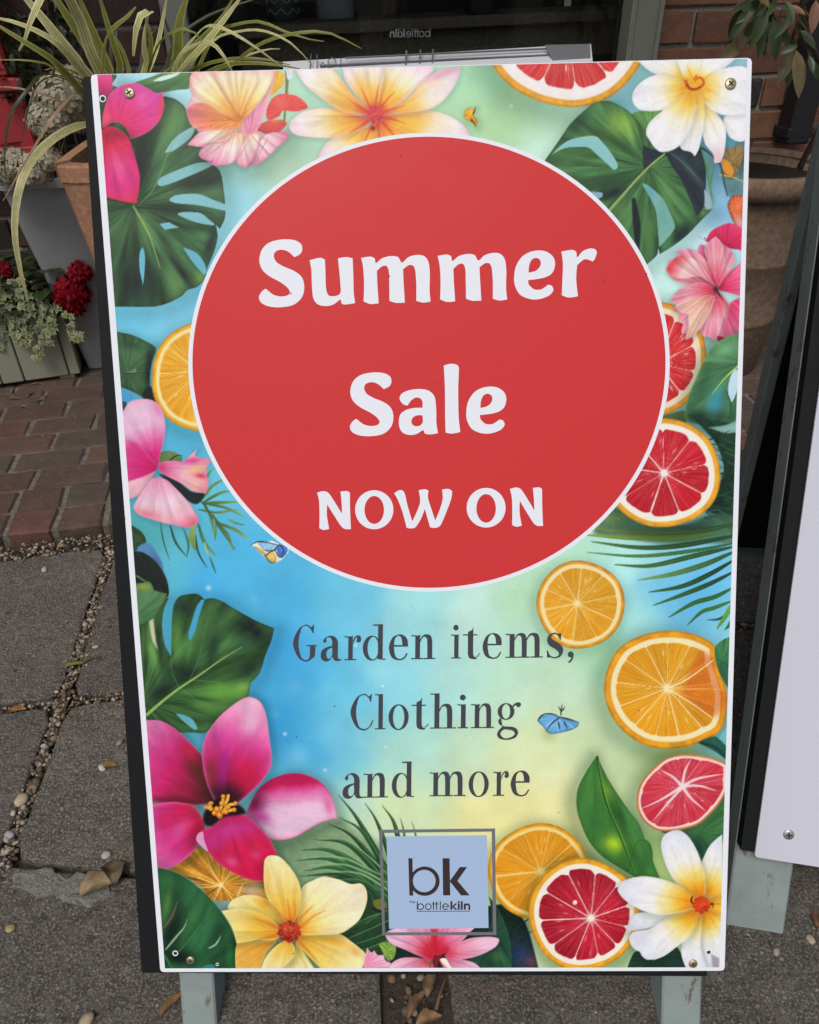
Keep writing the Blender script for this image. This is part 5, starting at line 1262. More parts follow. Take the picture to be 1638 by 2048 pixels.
def sage_worn():
    m, t, b = new_mat('worn_sage_paint'); P = ocoord(t, False)
    c = mix(t, noise(t, 24, 5, .6, P), (.22, .275, .258), (.285, .34, .32))
    mp = N(t, 'ShaderNodeMapping'); mp.inputs['Scale'].default_value = (1.0, .35, .35); t.links.new(P, mp.inputs['Vector'])
    k = rampn(t, noise(t, 60, 6, .75, mp.outputs[0]), [(.585, 0.0), (.63, 1.0)])
    c = mix(t, rampn(t, noise(t, 9, 5, .7, P), [(.45, 0.0), (.8, .5)]), c, (.13, .125, .105))
    c = mix(t, k, c, (.15, .11, .08))
    c = mix(t, rampn(t, noise(t, 210, 3, .7, P), [(.68, 0.0), (.74, .8)]), c, (.07, .06, .05))
    t.links.new(c, b.inputs['Base Color']); b.inputs['Roughness'].default_value = .62
    bump(t, b, noise(t, 200, 4, .6, P), .0012, .6)
    return m


M_SAGE = sage_worn()
M_BRASS = paint_mat('brass_screw', (.42, .34, .20), (.55, .47, .31), rough=.38, scale=300, bstr=.2); M_BRASS.node_tree.nodes['Principled BSDF'].inputs['Metallic'].default_value = .7
M_STEEL = paint_mat('zinc_screw', (.40, .40, .40), (.55, .55, .54), rough=.35, scale=300, bstr=.2); M_STEEL.node_tree.nodes['Principled BSDF'].inputs['Metallic'].default_value = .8
M_SLOT = paint_mat('screw_recess', (.02, .017, .014), (.03, .025, .02), rough=.8)


def screw(parent, x, y, z, r, mat, rot=0.0):
    mb = MB(); mb.lathe([(r, -.0004), (r, .0003), (r*.86, .0010), (r*.45, .0014), (0.0002, .0015)], n=24)
    h = mb.build('screw', mat, parent, smooth=True); h.location = (x, y, z); h.rotation_euler = (0, 0, rot)
    s = MB()
    for a in (0, math.pi/2):
        c, q = math.cos(a), math.sin(a)
        s.box((0, 0, .0014 + .0001*(a > 0)), (r*.52, r*.12, .0003), (Vector((c, q, 0)), Vector((-q, c, 0)), Vector((0, 0, 1))))
    s.build('cross_slot', M_SLOT, h)
    return h


def grain_leg(L0, L1, x0, x1, zf, zb, name, parent, mat, tilt=0.0):
    """a timber leg in the board's frame, from y=L0 to y=L1"""
    mb = MB(); mb.box(((x0+x1)/2, (L0+L1)/2, (zf+zb)/2), ((x1-x0)/2, (L1-L0)/2, (zf-zb)/2), bev=.002)
    return mb.build(name, mat, parent)


sign = empty('poster_sign', mat=mat4(PR, PO))
tag(sign, 'summer sale poster board with tropical fruit and flower print around a red circle', 'sign')
q_out = to_panel([(320, 1945.5), (1450, 1943), (1505, 114.5), (180, 148)])
plate(q_out, -.0035, -.0004).build('white_panel', M_WHITE, sign)
# black backing board, hung a little askew of the white panel
qb = to_panel([(288, 1936), (1409, 1943), (1488, 130), (172, 160)], -.012)
plate(qb, -.021, -.0045, r=.002).build('black_board', M_BLACK, sign)

# the print, point by point
PQ = to_panel([(330, 1936.8), (1438.6, 1934.6), (1494.5, 117.5), (194.5, 149.5)])
NW, NH = 770, 1140
uu = (np.arange(NW)/(NW-1))[None, :]; vv = (np.arange(NH)/(NH-1))[:, None]       # v runs from the top
bl, br, tr, tl = PQ
GX = ((tl[0]*(1-uu) + tr[0]*uu)*(1-vv) + (bl[0]*(1-uu) + br[0]*uu)*vv)
GY = ((tl[1]*(1-uu) + tr[1]*uu)*(1-vv) + (bl[1]*(1-uu) + br[1]*uu)*vv)
sheet = from_panel(np.c_[GX.ravel(), GY.ravel()])
SX = sheet[:, 0].reshape(NH, NW).astype(np.float32); SY = sheet[:, 1].reshape(NH, NW).astype(np.float32)


def sheet_to_grid(p):
    """where drawing-sheet points fall on the grid (column, row), by Newton on the bilinear patch"""
    q = to_panel(p); u = np.full(len(q), .5); v = np.full(len(q), .5)
    for _ in range(6):
        a = tl[None]*(1-u)[:, None] + tr[None]*u[:, None]; b = bl[None]*(1-u)[:, None] + br[None]*u[:, None]
        f = a*(1-v)[:, None] + b*v[:, None] - q
        du = (tr-tl)[None]*(1-v)[:, None] + (br-bl)[None]*v[:, None]; dv = b-a
        det = du[:, 0]*dv[:, 1] - du[:, 1]*dv[:, 0]
        u = u - (f[:, 0]*dv[:, 1] - f[:, 1]*dv[:, 0])/det; v = v - (du[:, 0]*f[:, 1] - du[:, 1]*f[:, 0])/det
    return np.c_[u*(NW-1), v*(NH-1)]


P_ = Print(SX, SY, sheet_to_grid)
paint(P_)
rgb = np.clip(lin(np.clip(P_.rgb, 0, 255))*ALB, 0, .9)

CIRC = (858.0, 724.5, 473.0, 451.0)                   # the red roundel on the drawing sheet
inside = ((SX-CIRC[0])/(CIRC[2]-3))**2 + ((SY-CIRC[1])/(CIRC[3]-3))**2 < 1
logo_in = (SX > 783) & (SX < 966) & (SY > 1678) & (SY < 1850)
hide = inside | logo_in
idx = np.arange(NW*NH).reshape(NH, NW)
keep = ~(hide[:-1, :-1] & hide[1:, :-1] & hide[:-1, 1:] & hide[1:, 1:])
quads = np.stack([idx[1:, :-1], idx[1:, 1:], idx[:-1, 1:], idx[:-1, :-1]], -1)[keep]
used = np.zeros(NW*NH, bool); used[quads.ravel()] = True
remap = np.cumsum(used)-1
quads = remap[quads]
co = np.c_[GX.ravel(), GY.ravel(), np.zeros(NW*NH)][used]
me = bpy.data.meshes.new('poster_print')
me.vertices.add(len(co)); me.vertices.foreach_set('co', co.astype(np.float32).ravel())
nq = len(quads); me.loops.add(nq*4); me.loops.foreach_set('vertex_index', quads.astype(np.int32).ravel())
me.polygons.add(nq); me.polygons.foreach_set('loop_start', np.arange(0, nq*4, 4, dtype=np.int32))
me.update(calc_edges=True)
ca = me.color_attributes.new('Col', 'FLOAT_COLOR', 'POINT')
ca.data.foreach_set('color', np.c_[rgb.reshape(-1, 3)[used], np.ones(len(co))].astype(np.float32).ravel())
me.materials.append(M_PRINT)
o = obj('poster_print', me, sign); o['label'] = 'tropical flowers, leaves and citrus slices printed on blue to yellow'


# ---------------------------------------------------------------- lettering and flat marks of the print
def flat(contours, name, mat, parent, z, label=None, dz=.00002):
    """contours: list of pieces; a piece is [outer, hole, hole...] of drawing-sheet points"""
    mb = MB()
    for i, piece in enumerate(contours):
        loops = [[Vector((x, y, 0)) for x, y in to_panel(np.asarray(c))] for c in piece]
        tris = tessellate_polygon(loops)
        pts = [p for l in loops for p in l]
        V = [(p.x, p.y, z + i*dz) for p in pts]; F = []
        for a, b, c in tris:
            n = (pts[b]-pts[a]).cross(pts[c]-pts[a]).z
            F.append((a, b, c) if n > 0 else (a, c, b))
        mb.add(V, F)
    o = mb.build(name, mat, parent)
    if label: o['label'] = label
    return o


def ell(cx, cy, rx, ry, n=64, a0=0, rot=0):
    t = np.linspace(0, 2*math.pi, n, endpoint=False) + a0
    x, y = rx*np.cos(t), ry*np.sin(t)
    return np.c_[cx + x*math.cos(rot)-y*math.sin(rot), cy + x*math.sin(rot)+y*math.cos(rot)]


flat([[ell(CIRC[0], CIRC[1], CIRC[2]+8.5, CIRC[3]+8, 200), ell(CIRC[0], CIRC[1], CIRC[2]-2, CIRC[3]-2, 200)]], 'circle_outline', M_PWHITE, sign, .00012)
flat([[ell(CIRC[0], CIRC[1], CIRC[2], CIRC[3], 200)]], 'red_circle', M_RED, sign, .00020, 'flat red disc printed in the upper half')

KS = dict(
    S='272,150 266,126 237,110 185,107 130,120 97,150 85,195 95,235 125,265 175,293 205,315 218,335 210,350 180,356 150,350 130,337 113,322! 95,335 83,360 95,385 130,400 180,403 235,392 270,360 281,315 270,272 237,245 190,225 160,206 148,182 155,161 180,152 210,160 237,184! 262,172',
    u='304,198! 350,187 371,195! 373,240 376,320 386,350 407,355 430,350 440,335 437,280 428,190! 465,184 492,190! 495,260 497,340 503,385! 465,391 445,388 438,370 410,390 375,398 340,390 320,362 314,300 312,240',
    m='529,188! 568,182 588,190 594,210 620,190 655,180 690,184 707,208 735,185 770,175 802,179 822,202 829,250 828,330 833,378! 800,383 770,375! 770,300 765,240 755,221 736,220 712,238! 715,300 720,383! 682,384 653,375! 652,300 650,245 640,223 620,225 598,245! 600,300 606,386! 570,389 540,378! 542,300 538,230',
    e='1197,280 1205,225 1235,180 1280,158 1330,158 1365,180 1376,215 1362,255 1325,275 1258,285! 1262,305 1285,325 1315,325 1345,305! 1362,310 1368,330 1350,352 1310,367 1270,368 1225,350 1203,315|1260,252! 1263,220 1275,195 1295,188 1312,200 1310,225 1290,245',
    r='1403,160! 1450,153 1468,162 1473,185 1495,160 1525,147 1550,150 1558,165 1550,190 1540,204! 1520,195 1500,196 1472,220! 1468,280 1476,355! 1435,361 1405,350! 1408,280 1410,210',
    a='697,803 707,780 740,765 785,760 825,768 850,795 857,850 858,910 865,953! 835,958 808,955 800,940 770,957 735,960 705,945 694,910 700,872 725,852 760,843 797,842! 797,815 786,800 766,798 746,812 733,832! 712,826|797,875! 770,876 752,890 750,910 765,922 785,920 798,905',
    l='890,658! 920,650 948,655 956,670 953,760 955,880 962,948! 925,955 898,950! 896,880 895,760')
NS = dict(N='161,195! 192,186 220,190 242,212 310,320! 308,260 301,188! 340,185 357,195! 358,300 363,411! 330,411 310,400 288,370 222,265! 220,330 234,410! 200,416 175,405! 176,300 172,235',
          W='620,198! 650,180 672,183 684,202 700,270 728,365! 750,320 775,250 766,180! 803,174 825,182! 822,225 845,300 865,360! 890,300 910,230 905,176! 943,172 966,185! 960,230 935,300 905,372 890,395 865,404 835,401! 820,350 803,290! 780,350 747,400 720,407 695,403! 670,310 640,232')


def tr(fr, spec, f=lambda x, y: (x, y), n=8):
    out = []
    for part in spec.split('|'):
        ox, oy, k = FR[fr]; pts = []; cor = []
        for w in part.split():
            c = w.endswith('!'); x, y = map(float, w.rstrip('!').split(',')); x, y = f(x, y)
            pts.append((ox+x*k, oy+y*k)); cor.append(c)
        out.append(smooth_closed(np.array(pts), cor, n))
    return out


ZT = .00032
m2 = lambda x, y: (863 + (x-529)*1.0, 179 + (y-188)*1.0)
flat([tr('K', KS['S']), tr('K', KS['u']), tr('K', KS['m']), tr('K', KS['m'], m2), tr('K', KS['e']), tr('K', KS['r'])], 'lettering', M_PWHITE, sign, ZT, 'white rounded lettering reading Summer')
s2 = lambda x, y: (480 + (x-83)*.9596, 688 + (y-107)*.9392)
e2 = lambda x, y: (988 + (x-1197)*.978, 752 + (y-158)*.962)
flat([tr('K', KS['S'], s2), tr('K', KS['a']), tr('K', KS['l']), tr('K', KS['e'], e2)], 'lettering', M_PWHITE, sign, ZT, 'white rounded lettering reading Sale')


def LE(cx, cy, rx, ry, tilt=0): k = FR['L']; return ell(k[0]+cx*k[2], k[1]+cy*k[2], rx*k[2], ry*k[2], 48, 0, tilt)


n2 = lambda x, y: (1309 + (x-161)*.98, 163 + (y-185)*1.013)
flat([tr('L', NS['N']), [LE(502, 296, 114, 116), LE(502, 297, 58, 83)], tr('L', NS['W'])], 'lettering', M_PWHITE, sign, ZT, 'white capitals reading NOW')
flat([[LE(1168, 284, 116, 118), LE(1168, 288, 58, 85)], tr('L', NS['N'], n2)], 'lettering', M_PWHITE, sign, ZT, 'white capitals reading ON')

# serif face: every glyph is a list of pieces, drawn in units of sheet M with the baseline at 0 and y upwards
def R_(x0, y0, x1, y1): return f'{x0},{y0}! {x1},{y0}! {x1},{y1}! {x0},{y1}!'
def E_(cx, cy, rx, ry): return ' '.join(f'{cx+rx*math.cos(a):.2f},{cy+ry*math.sin(a):.2f}' for a in np.linspace(0, 2*math.pi, 16, endpoint=False))
GL = {
    'G': ['106,146! 108,190! 102,190! 94,178 68,192 30,170 0,95 28,18 66,-4 92,6 114,26! 117,82! 88,82! 88,32 82,12 66,4 43,20 28,95 43,172 68,185 92,166 100,146!', R_(70, 78, 124, 84)],
    'C': ['106,148! 110,188! 104,188! 95,176 70,191 30,170 0,95 28,18 70,-4 104,16 118,50! 112,50! 98,18 72,4 43,20 28,95 43,170 70,184 94,166 101,148!'],
    'a': ['12,100 20,118 45,131 72,126 88,105 90,70 90,20 96,8 110,6! 110,0! 85,-3 70,3 63,18 45,0 25,-4 5,8 0,32 8,55 30,70 60,78! 60,100 52,118 38,123 28,116 30,104 22,94|60,70! 40,60 30,42 32,18 45,9 60,26'],
    'r': [R_(21, 4, 46, 126), R_(0, 0, 66, 6), '0,122! 18,120! 48,129! 48,126! 18,126! 0,128!', '48,80! 56,108 68,122 70,112 66,102 76,94 88,98 92,114 84,129 68,130 54,118 48,104!'],
    'd': [E_(48, 62, 48, 66) + '|' + E_(54, 62, 29, 60), R_(80, 2, 105, 186), '54,180! 76,180! 106,186! 106,188! 54,187!', R_(100, 0, 120, 6)],
    'e': ['100,68! 97,104 78,127 50,132 18,115 0,64 15,12 52,-4 82,4 99,32! 92,33! 78,11 56,3 34,18 26,68!|26,76! 31,110 48,126 65,114 71,76!'],
    'n': [R_(21, 4, 46, 124), R_(0, 0, 64, 6), '0,121! 18,120! 48,128! 48,124! 18,126! 0,127!', '46,88! 58,112 72,118 83,104 85,4! 110,4! 110,96 101,124 80,131 60,124 46,102!', R_(66, 0, 127, 6.2)],
    'm': [R_(19, 4, 43, 124), R_(0, 0, 60, 6), '0,121! 16,120! 45,128! 45,124! 16,126! 0,127!', '43,88! 55,112 68,118 78,104 80,4! 104,4! 104,96 95,124 76,131 57,124 43,102!', R_(62, 0, 120, 6.2),
          '104,88! 117,112 130,118 142,104 144,4! 168,4! 168,96 159,124 138,131 117,124 104,102!', R_(124, 0, 184, 6.4)],
    'i': [R_(17, 4, 42, 126), R_(0, 0, 56, 6), '-2,122! 14,120! 44,128! 44,126! 14,126! -2,128!', E_(26, 163, 15, 15)],
    't': ['30,140! 50,150 58,168! 58,128! 58,30 62,10 74,5 86,12 94,24! 90,27! 80,12 74,12 76,-3 56,-4 36,4 30,28!', R_(4, 121, 80, 127)],
    's': ['80,128! 77,94! 72,94! 60,117 42,125 27,114 30,99 56,82 84,60 90,33 76,6 46,-4 22,2 6,0! 4,38! 10,38! 22,12 46,3 66,12 66,29 46,47 16,66 5,92 14,119 42,132 62,127 74,128'],
    ',': ['2,14 8,28 22,30 32,18 30,-4 18,-24 6,-30! 4,-26! 18,-8 20,0 8,2'],
    'l': [R_(21, 4, 46, 186), R_(0, 0, 62, 6), '0,180! 18,179! 48,187! 48,186! 18,185! 0,186!'],
    'o': [E_(53, 63, 53, 68) + '|' + E_(53, 63, 30, 62)],
    'h': [R_(21, 4, 46, 186), R_(0, 0, 64, 6), '0,180! 18,179! 48,187! 48,186! 18,185! 0,186!', '46,88! 58,112 72,118 83,104 85,4! 110,4! 110,96 101,124 80,131 60,124 46,102!', R_(66, 0, 130, 6.2)],
    'g': [E_(48, 86, 44, 44) + '|' + E_(48, 86, 22, 39), '78,110! 92,126 112,134 126,126 122,112 108,108 100,118 84,108!', '22,54! 8,40 14,18 40,8 84,4 106,-8 112,-30 96,-54 52,-64 14,-56 2,-36 10,-14 30,6!|40,-8! 22,-22 22,-40 44,-56 76,-50 94,-36 92,-22 74,-12',]}


def serif(text, label):
    pieces = []
    for ch, x, base, w in text:
        for sp in GL[ch]:
            pieces.append(tr('M', sp, lambda a, b, x=x, base=base, w=w: (x + a*w + b*.010, base - b - a*w*.011), 6))
    return flat(pieces, 'lettering', M_INK, sign, ZT, label)


serif([('G', 68, 322, 1.02), ('a', 215, 320, 1.0), ('r', 340, 318, .95), ('d', 437, 316, 1.0), ('e', 575, 314, 1.0), ('n', 693, 312, 1.0)], 'charcoal serif lettering reading Garden')
serif([('i', 904, 309, .92), ('t', 962, 308, 1.0), ('e', 1070, 307, 1.0), ('m', 1192, 305, 1.06), ('s', 1405, 304, 1.0), (',', 1518, 302, 1.0)], 'charcoal serif lettering reading items with a comma')
serif([('C', 372, 686, 1.02), ('l', 500, 683, .92), ('o', 573, 682, 1.0), ('t', 690, 680, 1.0), ('h', 793, 679, 1.05), ('i', 938, 677, 1.0), ('n', 1008, 676, .96), ('g', 1145, 674, 1.0)], 'charcoal serif lettering reading Clothing')
serif([('a', 330, 1046, 1.0), ('n', 440, 1044, 1.02), ('d', 590, 1041, .98)], 'charcoal serif lettering reading and')
serif([('m', 790, 1037, 1.03), ('o', 996, 1036, 1.0), ('r', 1125, 1034, .9), ('e', 1218, 1033, 1.0)], 'charcoal serif lettering reading more')

# logo square with its loose frame
NP = lambda s: tr('N', s)
flat([[*NP('108,118! 1518,102! 1533,1396! 150,1399!'), *NP('150,156! 1477,140! 1491,1358! 183,1362!')]], 'logo_frame', M_GREY, sign, .00014)
flat([NP('200,198! 1418,185! 1438,1308! 232,1318!')], 'logo_plate', M_PLATE, sign, .00022, 'pale blue square plate of the bottle kiln logo')
NE = lambda cx, cy, rx, ry: ell(740+cx*.16484, 1640+cy*.16484, rx*.16484, ry*.16484, 40)
flat([NP('465,462! 515,462! 524,915! 478,915!'), [NE(664, 740, 181, 178), NE(658, 738, 138, 136)], NP('880,462! 965,462! 973,912! 887,912!'), NP('966,740! 1090,568! 1178,568! 1060,735! 1208,912! 1105,912!')],
     'logo_letters', M_BROWN, sign, ZT, 'large dark letters bk of the logo')


def word_bottlekiln(f, n=28):
    """thin bottle, heavy kiln; f maps word units (x 0..645, y up 0..105) to the wanted space"""
    def poly(s): return [np.array([f(*map(float, w.split(','))) for w in s.split()])]
    def ring(cx, cy, ro, ri):
        t = np.linspace(0, 2*math.pi, n, endpoint=False)
        return [np.array([f(cx+ro*math.cos(a), cy+ro*math.sin(a)) for a in t]), np.array([f(cx+ri*math.cos(a), cy+ri*math.sin(a)) for a in t])]
    def rect(x0, y0, x1, y1): return poly(f'{x0},{y0} {x1},{y0} {x1},{y1} {x0},{y1}')
    def arc(cx, cy, ro, ri, a0, a1):
        t = np.linspace(math.radians(a0), math.radians(a1), 18)
        return [np.array([f(cx+ro*math.cos(a), cy+ro*math.sin(a)) for a in t] + [f(cx+ri*math.cos(a), cy+ri*math.sin(a)) for a in t[::-1]])]
    g = [rect(0, 0, 12, 103), ring(46, 38, 41, 29), ring(139, 38, 41, 29), rect(196, 0, 209, 100), rect(182, 66, 226, 76), rect(234, 0, 247, 100), rect(226, 66, 264, 76), rect(279, 0, 291, 104),
         arc(348, 38, 41, 29, 8, 322), rect(308, 33, 388, 43)]
    b = [rect(407, 0, 430, 104), poly('430,40 462,77 490,77 452,38 494,0 465,0 430,34'), rect(497, 0, 520, 76), rect(497, 84, 520, 104), rect(533, 0, 556, 104), rect(570, 0, 593, 76),
         arc(613, 44, 34, 12, 0, 150), rect(625, 0, 647, 46)]
    return g + b


kn = lambda x, y: (740+(568+x)*.16484, 1640+(1088-y - x*.003)*.16484)
pcs = word_bottlekiln(kn)
pcs.append([np.array([kn(*q) for q in ((0, -20), (645, -20), (645, -13), (0, -13))])])
for s in ((-86, 84, -82, 112), (-94, 100, -74, 103), (-68, 84, -64, 116), (-68, 98, -52, 102), (-54, 84, -50, 102), (-42, 92, -18, 95)):
    x0, y0, x1, y1 = s; pcs.append([np.array([kn(x0, y0), kn(x1, y0), kn(x1, y1), kn(x0, y1)])])
t = np.linspace(math.radians(10), math.radians(320), 14)
pcs.append([np.array([kn(-30+13*math.cos(a), 94+12*math.sin(a)) for a in t] + [kn(-30+9*math.cos(a), 94+8*math.sin(a)) for a in t[::-1]])])
flat(pcs, 'logo_letters', M_BROWN, sign, ZT, 'small logo words the bottle kiln with an underline', dz=.000012)

# screws, drilled holes
for (px, py, r) in ((259, 186, .0052), (1461, 168, .0052), (381, 1920, .0044), (1386, 1927, .0048)):
    x, y = to_panel([(px, py)])[0]; screw(sign, x, y, .0002, r, M_BRASS, RS.uniform(0, 1.5))
for (px, py) in ((206, 198), (351, 1906), (1417, 1904), (435, 1928)):
    x, y = to_panel([(px, py)])[0]; r = .0022 if px != 435 else .0012
    mb = MB(); mb.lathe([(r*1.45, .0), (r*1.4, .0007), (r, .0005), (r*.9, .0002)], n=16); h = mb.build('hole_rim', M_WHITE, sign, smooth=True); h.location = (x, y, .0002)
    mb = MB(); mb.lathe([(r, .0003), (.0001, .00025)], n=16); mb.build('hole', M_SLOT, h)

# timber legs behind the board, hinged rear half
xl0, xl1 = to_panel([(360, 1990)], -.021)[0, 0], to_panel([(429, 1990)], -.021)[0, 0]
xr0, xr1 = to_panel([(1325, 1990)], -.021)[0, 0], to_panel([(1404, 1990)], -.021)[0, 0]
lg = -.0985
for x0, x1 in ((xl0, xl1), (xr0, xr1)):
    grain_leg(lg, .885, x0, x1, -.0215, -.066, 'leg', sign, M_SAGE)
mb = MB(); mb.box(((xl1+xr0)/2, .86, -.044), ((xr0-xl1)/2-.001, .02, .018), bev=.002); mb.build('top_rail', M_SAGE, sign)


def rear_half(sign, x0, x1, wleg, top, Lr, board=True, spread=None):
    """rear frame hinged at the top of the front legs; spread = angle between the two halves"""
    e = empty('rear_frame'); e.parent = sign; e.location = (0, top, -.072); e.rotation_euler = (spread, 0, 0)
    for a, b in ((x0, x0+wleg), (x1-wleg, x1)):
        m_ = MB(); m_.box(((a+b)/2, -Lr/2, -.02), ((b-a)/2, Lr/2, .02), bev=.002); m_.build('leg', M_SAGE, e)
    if board:
        m_ = MB(); m_.box(((x0+x1)/2, -Lr/2+.03, -.048), ((x1-x0)/2, Lr/2-.07, .006), bev=.001); m_.build('black_board', M_BLACK, e)
        m_ = MB(); m_.box(((x0+x1)/2, -Lr+.16, -.02), ((x1-x0)/2-wleg-.001, .02, .014), bev=.002); m_.build('cross_rail', M_SAGE, e)
    for a in (x0+wleg/2, x1-wleg/2):
        m_ = MB(); m_.tube([(a-.016, 0, .003), (a+.016, 0, .003)], .005, 10); m_.build('hinge', M_STEEL, e, smooth=True)
    return e


hz = (PR @ np.array([.3, .88, -.072]) + PO)[2]
rear_half(sign, xl0, xr1, xl1-xl0, .88, hz/math.cos(math.radians(12))-.004, True, math.radians(28.46+12))

# ---------------------------------------------------------------- the white sign beside it, turned a little
psi, L2 = math.radians(-11), math.radians(29)
ex = np.array([math.cos(psi), math.sin(psi), 0]); nbk = np.array([-math.sin(psi), math.cos(psi), 0])
ey = np.array([0, 0, 1])*math.cos(L2) + nbk*math.sin(L2); ez = np.cross(ex, ey)
R2 = np.c_[ex, ey, ez]; O2 = np.array(on_z(1509, 1715, .101))
sign2 = empty('blank_sign', mat=mat4(R2, O2))
tag(sign2, 'blank white sign board on sage green legs beside the sale poster', 'sign')
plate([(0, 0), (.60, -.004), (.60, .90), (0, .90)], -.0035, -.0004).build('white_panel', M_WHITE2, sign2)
plate([(-.015, .004), (.612, .004), (.612, .895), (-.015, .895)], -.0215, -.0045, r=.002).build('black_board', M_BLACK, sign2)
zf = (PR[0, 0]*0)
legL = -O2[2]/math.cos(L2) - .004
for x0, x1 in ((-.0155, .052), (.545, .6125)):
    grain_leg(legL, .89, x0, x1, -.022, -.062, 'leg', sign2, M_SAGE)
mb = MB(); mb.box((.2985, .86, -.042), (.2455, .02, .018), bev=.002); mb.build('top_rail', M_SAGE, sign2)
for x, y in ((.0335, .034), (.566, .034), (.0335, .866), (.566, .866)): screw(sign2, x, y, -.0004, .0062, M_STEEL, x*7)
# rear half stands almost upright
top = np.array([.472, .93, .88]); bot = np.array([.582, 1.072, 0.0])
xr_ = np.array([math.cos(math.radians(-11)), math.sin(math.radians(-11)), 0])
yr_ = (top-bot)/np.linalg.norm(top-bot); zr_ = np.cross(xr_, yr_); zr_ /= np.linalg.norm(zr_); xr_ = np.cross(yr_, zr_)
Lr = np.linalg.norm(top-bot)
e = empty('rear_frame'); e.parent = sign2
e.matrix_local = mat4(R2, O2).inverted() @ mat4(np.c_[xr_, yr_, zr_], bot)
for a, b in ((0, .014), (.531, .545)):
    m_ = MB(); m_.box(((a+b)/2, Lr/2+.002, -.020), ((b-a)/2, Lr/2, .020), bev=.002); m_.build('leg', M_SAGE, e)
m_ = MB(); m_.box((.2725, Lr/2+.04, -.012), (.2575, Lr/2-.05, .006), bev=.001); m_.build('black_board', M_BLACK, e)
m_ = MB(); m_.box((.2725, .065, -.030), (.2575, .022, .009), bev=.002); m_.build('cross_rail', M_SAGE, e)
for a in (.025, .52):
    m_ = MB(); m_.tube([(a-.016, Lr-.006, .004), (a+.016, Lr-.006, .004)], .005, 10); m_.build('hinge', M_STEEL, e, smooth=True)
# ---------------------------------------------------------------- the shop front behind
WO = Vector((0, 2.30, 0)); WN = Vector((math.sin(WA), -math.cos(WA), 0))        # wall plane: BU along, WN out
shop = empty('shop_building', mat=mat4(np.c_[np.array(BU), np.array(BV), np.array((0, 0, 1))], WO))
tag(shop, 'brick shop front with a dark display window behind the signs', 'building')


def wl(px, py, back=0.0):
    """picture point -> shop frame (x along, z up) at a depth behind the wall face"""
    d = Vector(ray(px, py)); o = Vector((0, 0, CAM_H))
    k = ((WO - WN*back) - o).dot(WN)/d.dot(WN); p = o + d*k - WO
    return p.dot(BU), p.z


XW0, XW1 = -.58, wl(1243, 60)[0]                      # glazed opening
PW = wl(1302, 60)[0] - XW1
ZS = .62                                              # sill height
M_FRAME = paint_mat('grey_green_frame', (.165, .172, .135), (.205, .212, .168), rough=.45, scale=20, bstr=.4)
M_WOOD = rough_mat('old_shelf_wood', (.10, .075, .052), (.17, .13, .095), 22, rough=.7, bd=.002, bs=.5)
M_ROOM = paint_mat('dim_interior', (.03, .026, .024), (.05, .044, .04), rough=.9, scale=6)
for x0, x1, z0, z1 in ((-2.6, XW0, -.04, 2.6), (XW1+PW, 2.6, -.04, 2.6), (XW0, XW1+PW, -.04, ZS), (XW0, XW1+PW, 2.0, 2.6)):
    mb = MB(); mb.box(((x0+x1)/2, .118, (z0+z1)/2), ((x1-x0)/2, .110, (z1-z0)/2)); mb.build('wall', M_MORTAR, shop)
# unseen upper storey, its overhang shaped to shade the shop front
mb = MB(); mb.box((0, -.16, 3.61), (2.7, .50, 1.0)); mb.build('unseen_upper_storey', M_MORTAR, shop)
mb = MB(); mb.box((0, -.30, 2.52), (2.65, .62, .06), bev=.01); mb.build('added_shade_canopy', M_FRAME, shop)  # overhang added out of view to darken the wall and window
CH, BL_, HD_ = .084, .236, .113
WB_ = {w: [brick_mesh('brick', w, .10, .074, M_WBRICK, k+int(w*900), bev=.004, jit=.003) for k in range(5)] for w in (BL_, HD_)}
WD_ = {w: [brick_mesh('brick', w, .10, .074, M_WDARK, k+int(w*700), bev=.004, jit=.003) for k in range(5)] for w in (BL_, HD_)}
wr = np.random.RandomState(9)
nbk_ = 0
for r in range(0, 17):
    z = .042 + r*CH
    for (a, b) in ((-1.75, XW0), (XW1+PW, 2.0)):
        x = a + (0 if r % 2 else .06)
        k = 0
        x = b if a < 0 else a                          # start from the opening so the reveal is clean
        sgn = -1 if a < 0 else 1
        k = r % 2
        while (x > a if sgn < 0 else x < b):
            w = HD_ if (k == 1 and r % 2) else BL_
            xc = x + sgn*(w/2+.004)
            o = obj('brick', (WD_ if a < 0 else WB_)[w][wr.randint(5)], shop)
            o.location = (xc, .0475+wr.uniform(-.003, .003), z); o.rotation_euler = (wr.uniform(-.01, .01) + (math.pi if wr.rand() < .5 else 0), wr.uniform(-.008, .008), 0)
            x += sgn*(w+.0105); k += 1; nbk_ += 1
for r in range(0, 7):                                 # under the sill
    x = XW0 + .004 + (0 if r % 2 else -.12)
    while x < XW1+PW-.01:
        x0_, x1_ = max(x, XW0+.004), min(x+BL_, XW1+PW-.004)
        if x1_-x0_ > .03:
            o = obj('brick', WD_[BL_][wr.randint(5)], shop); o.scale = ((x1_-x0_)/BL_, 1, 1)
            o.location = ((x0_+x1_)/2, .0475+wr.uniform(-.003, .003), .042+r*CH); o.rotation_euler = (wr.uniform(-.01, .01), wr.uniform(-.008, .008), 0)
        x += BL_+.0105
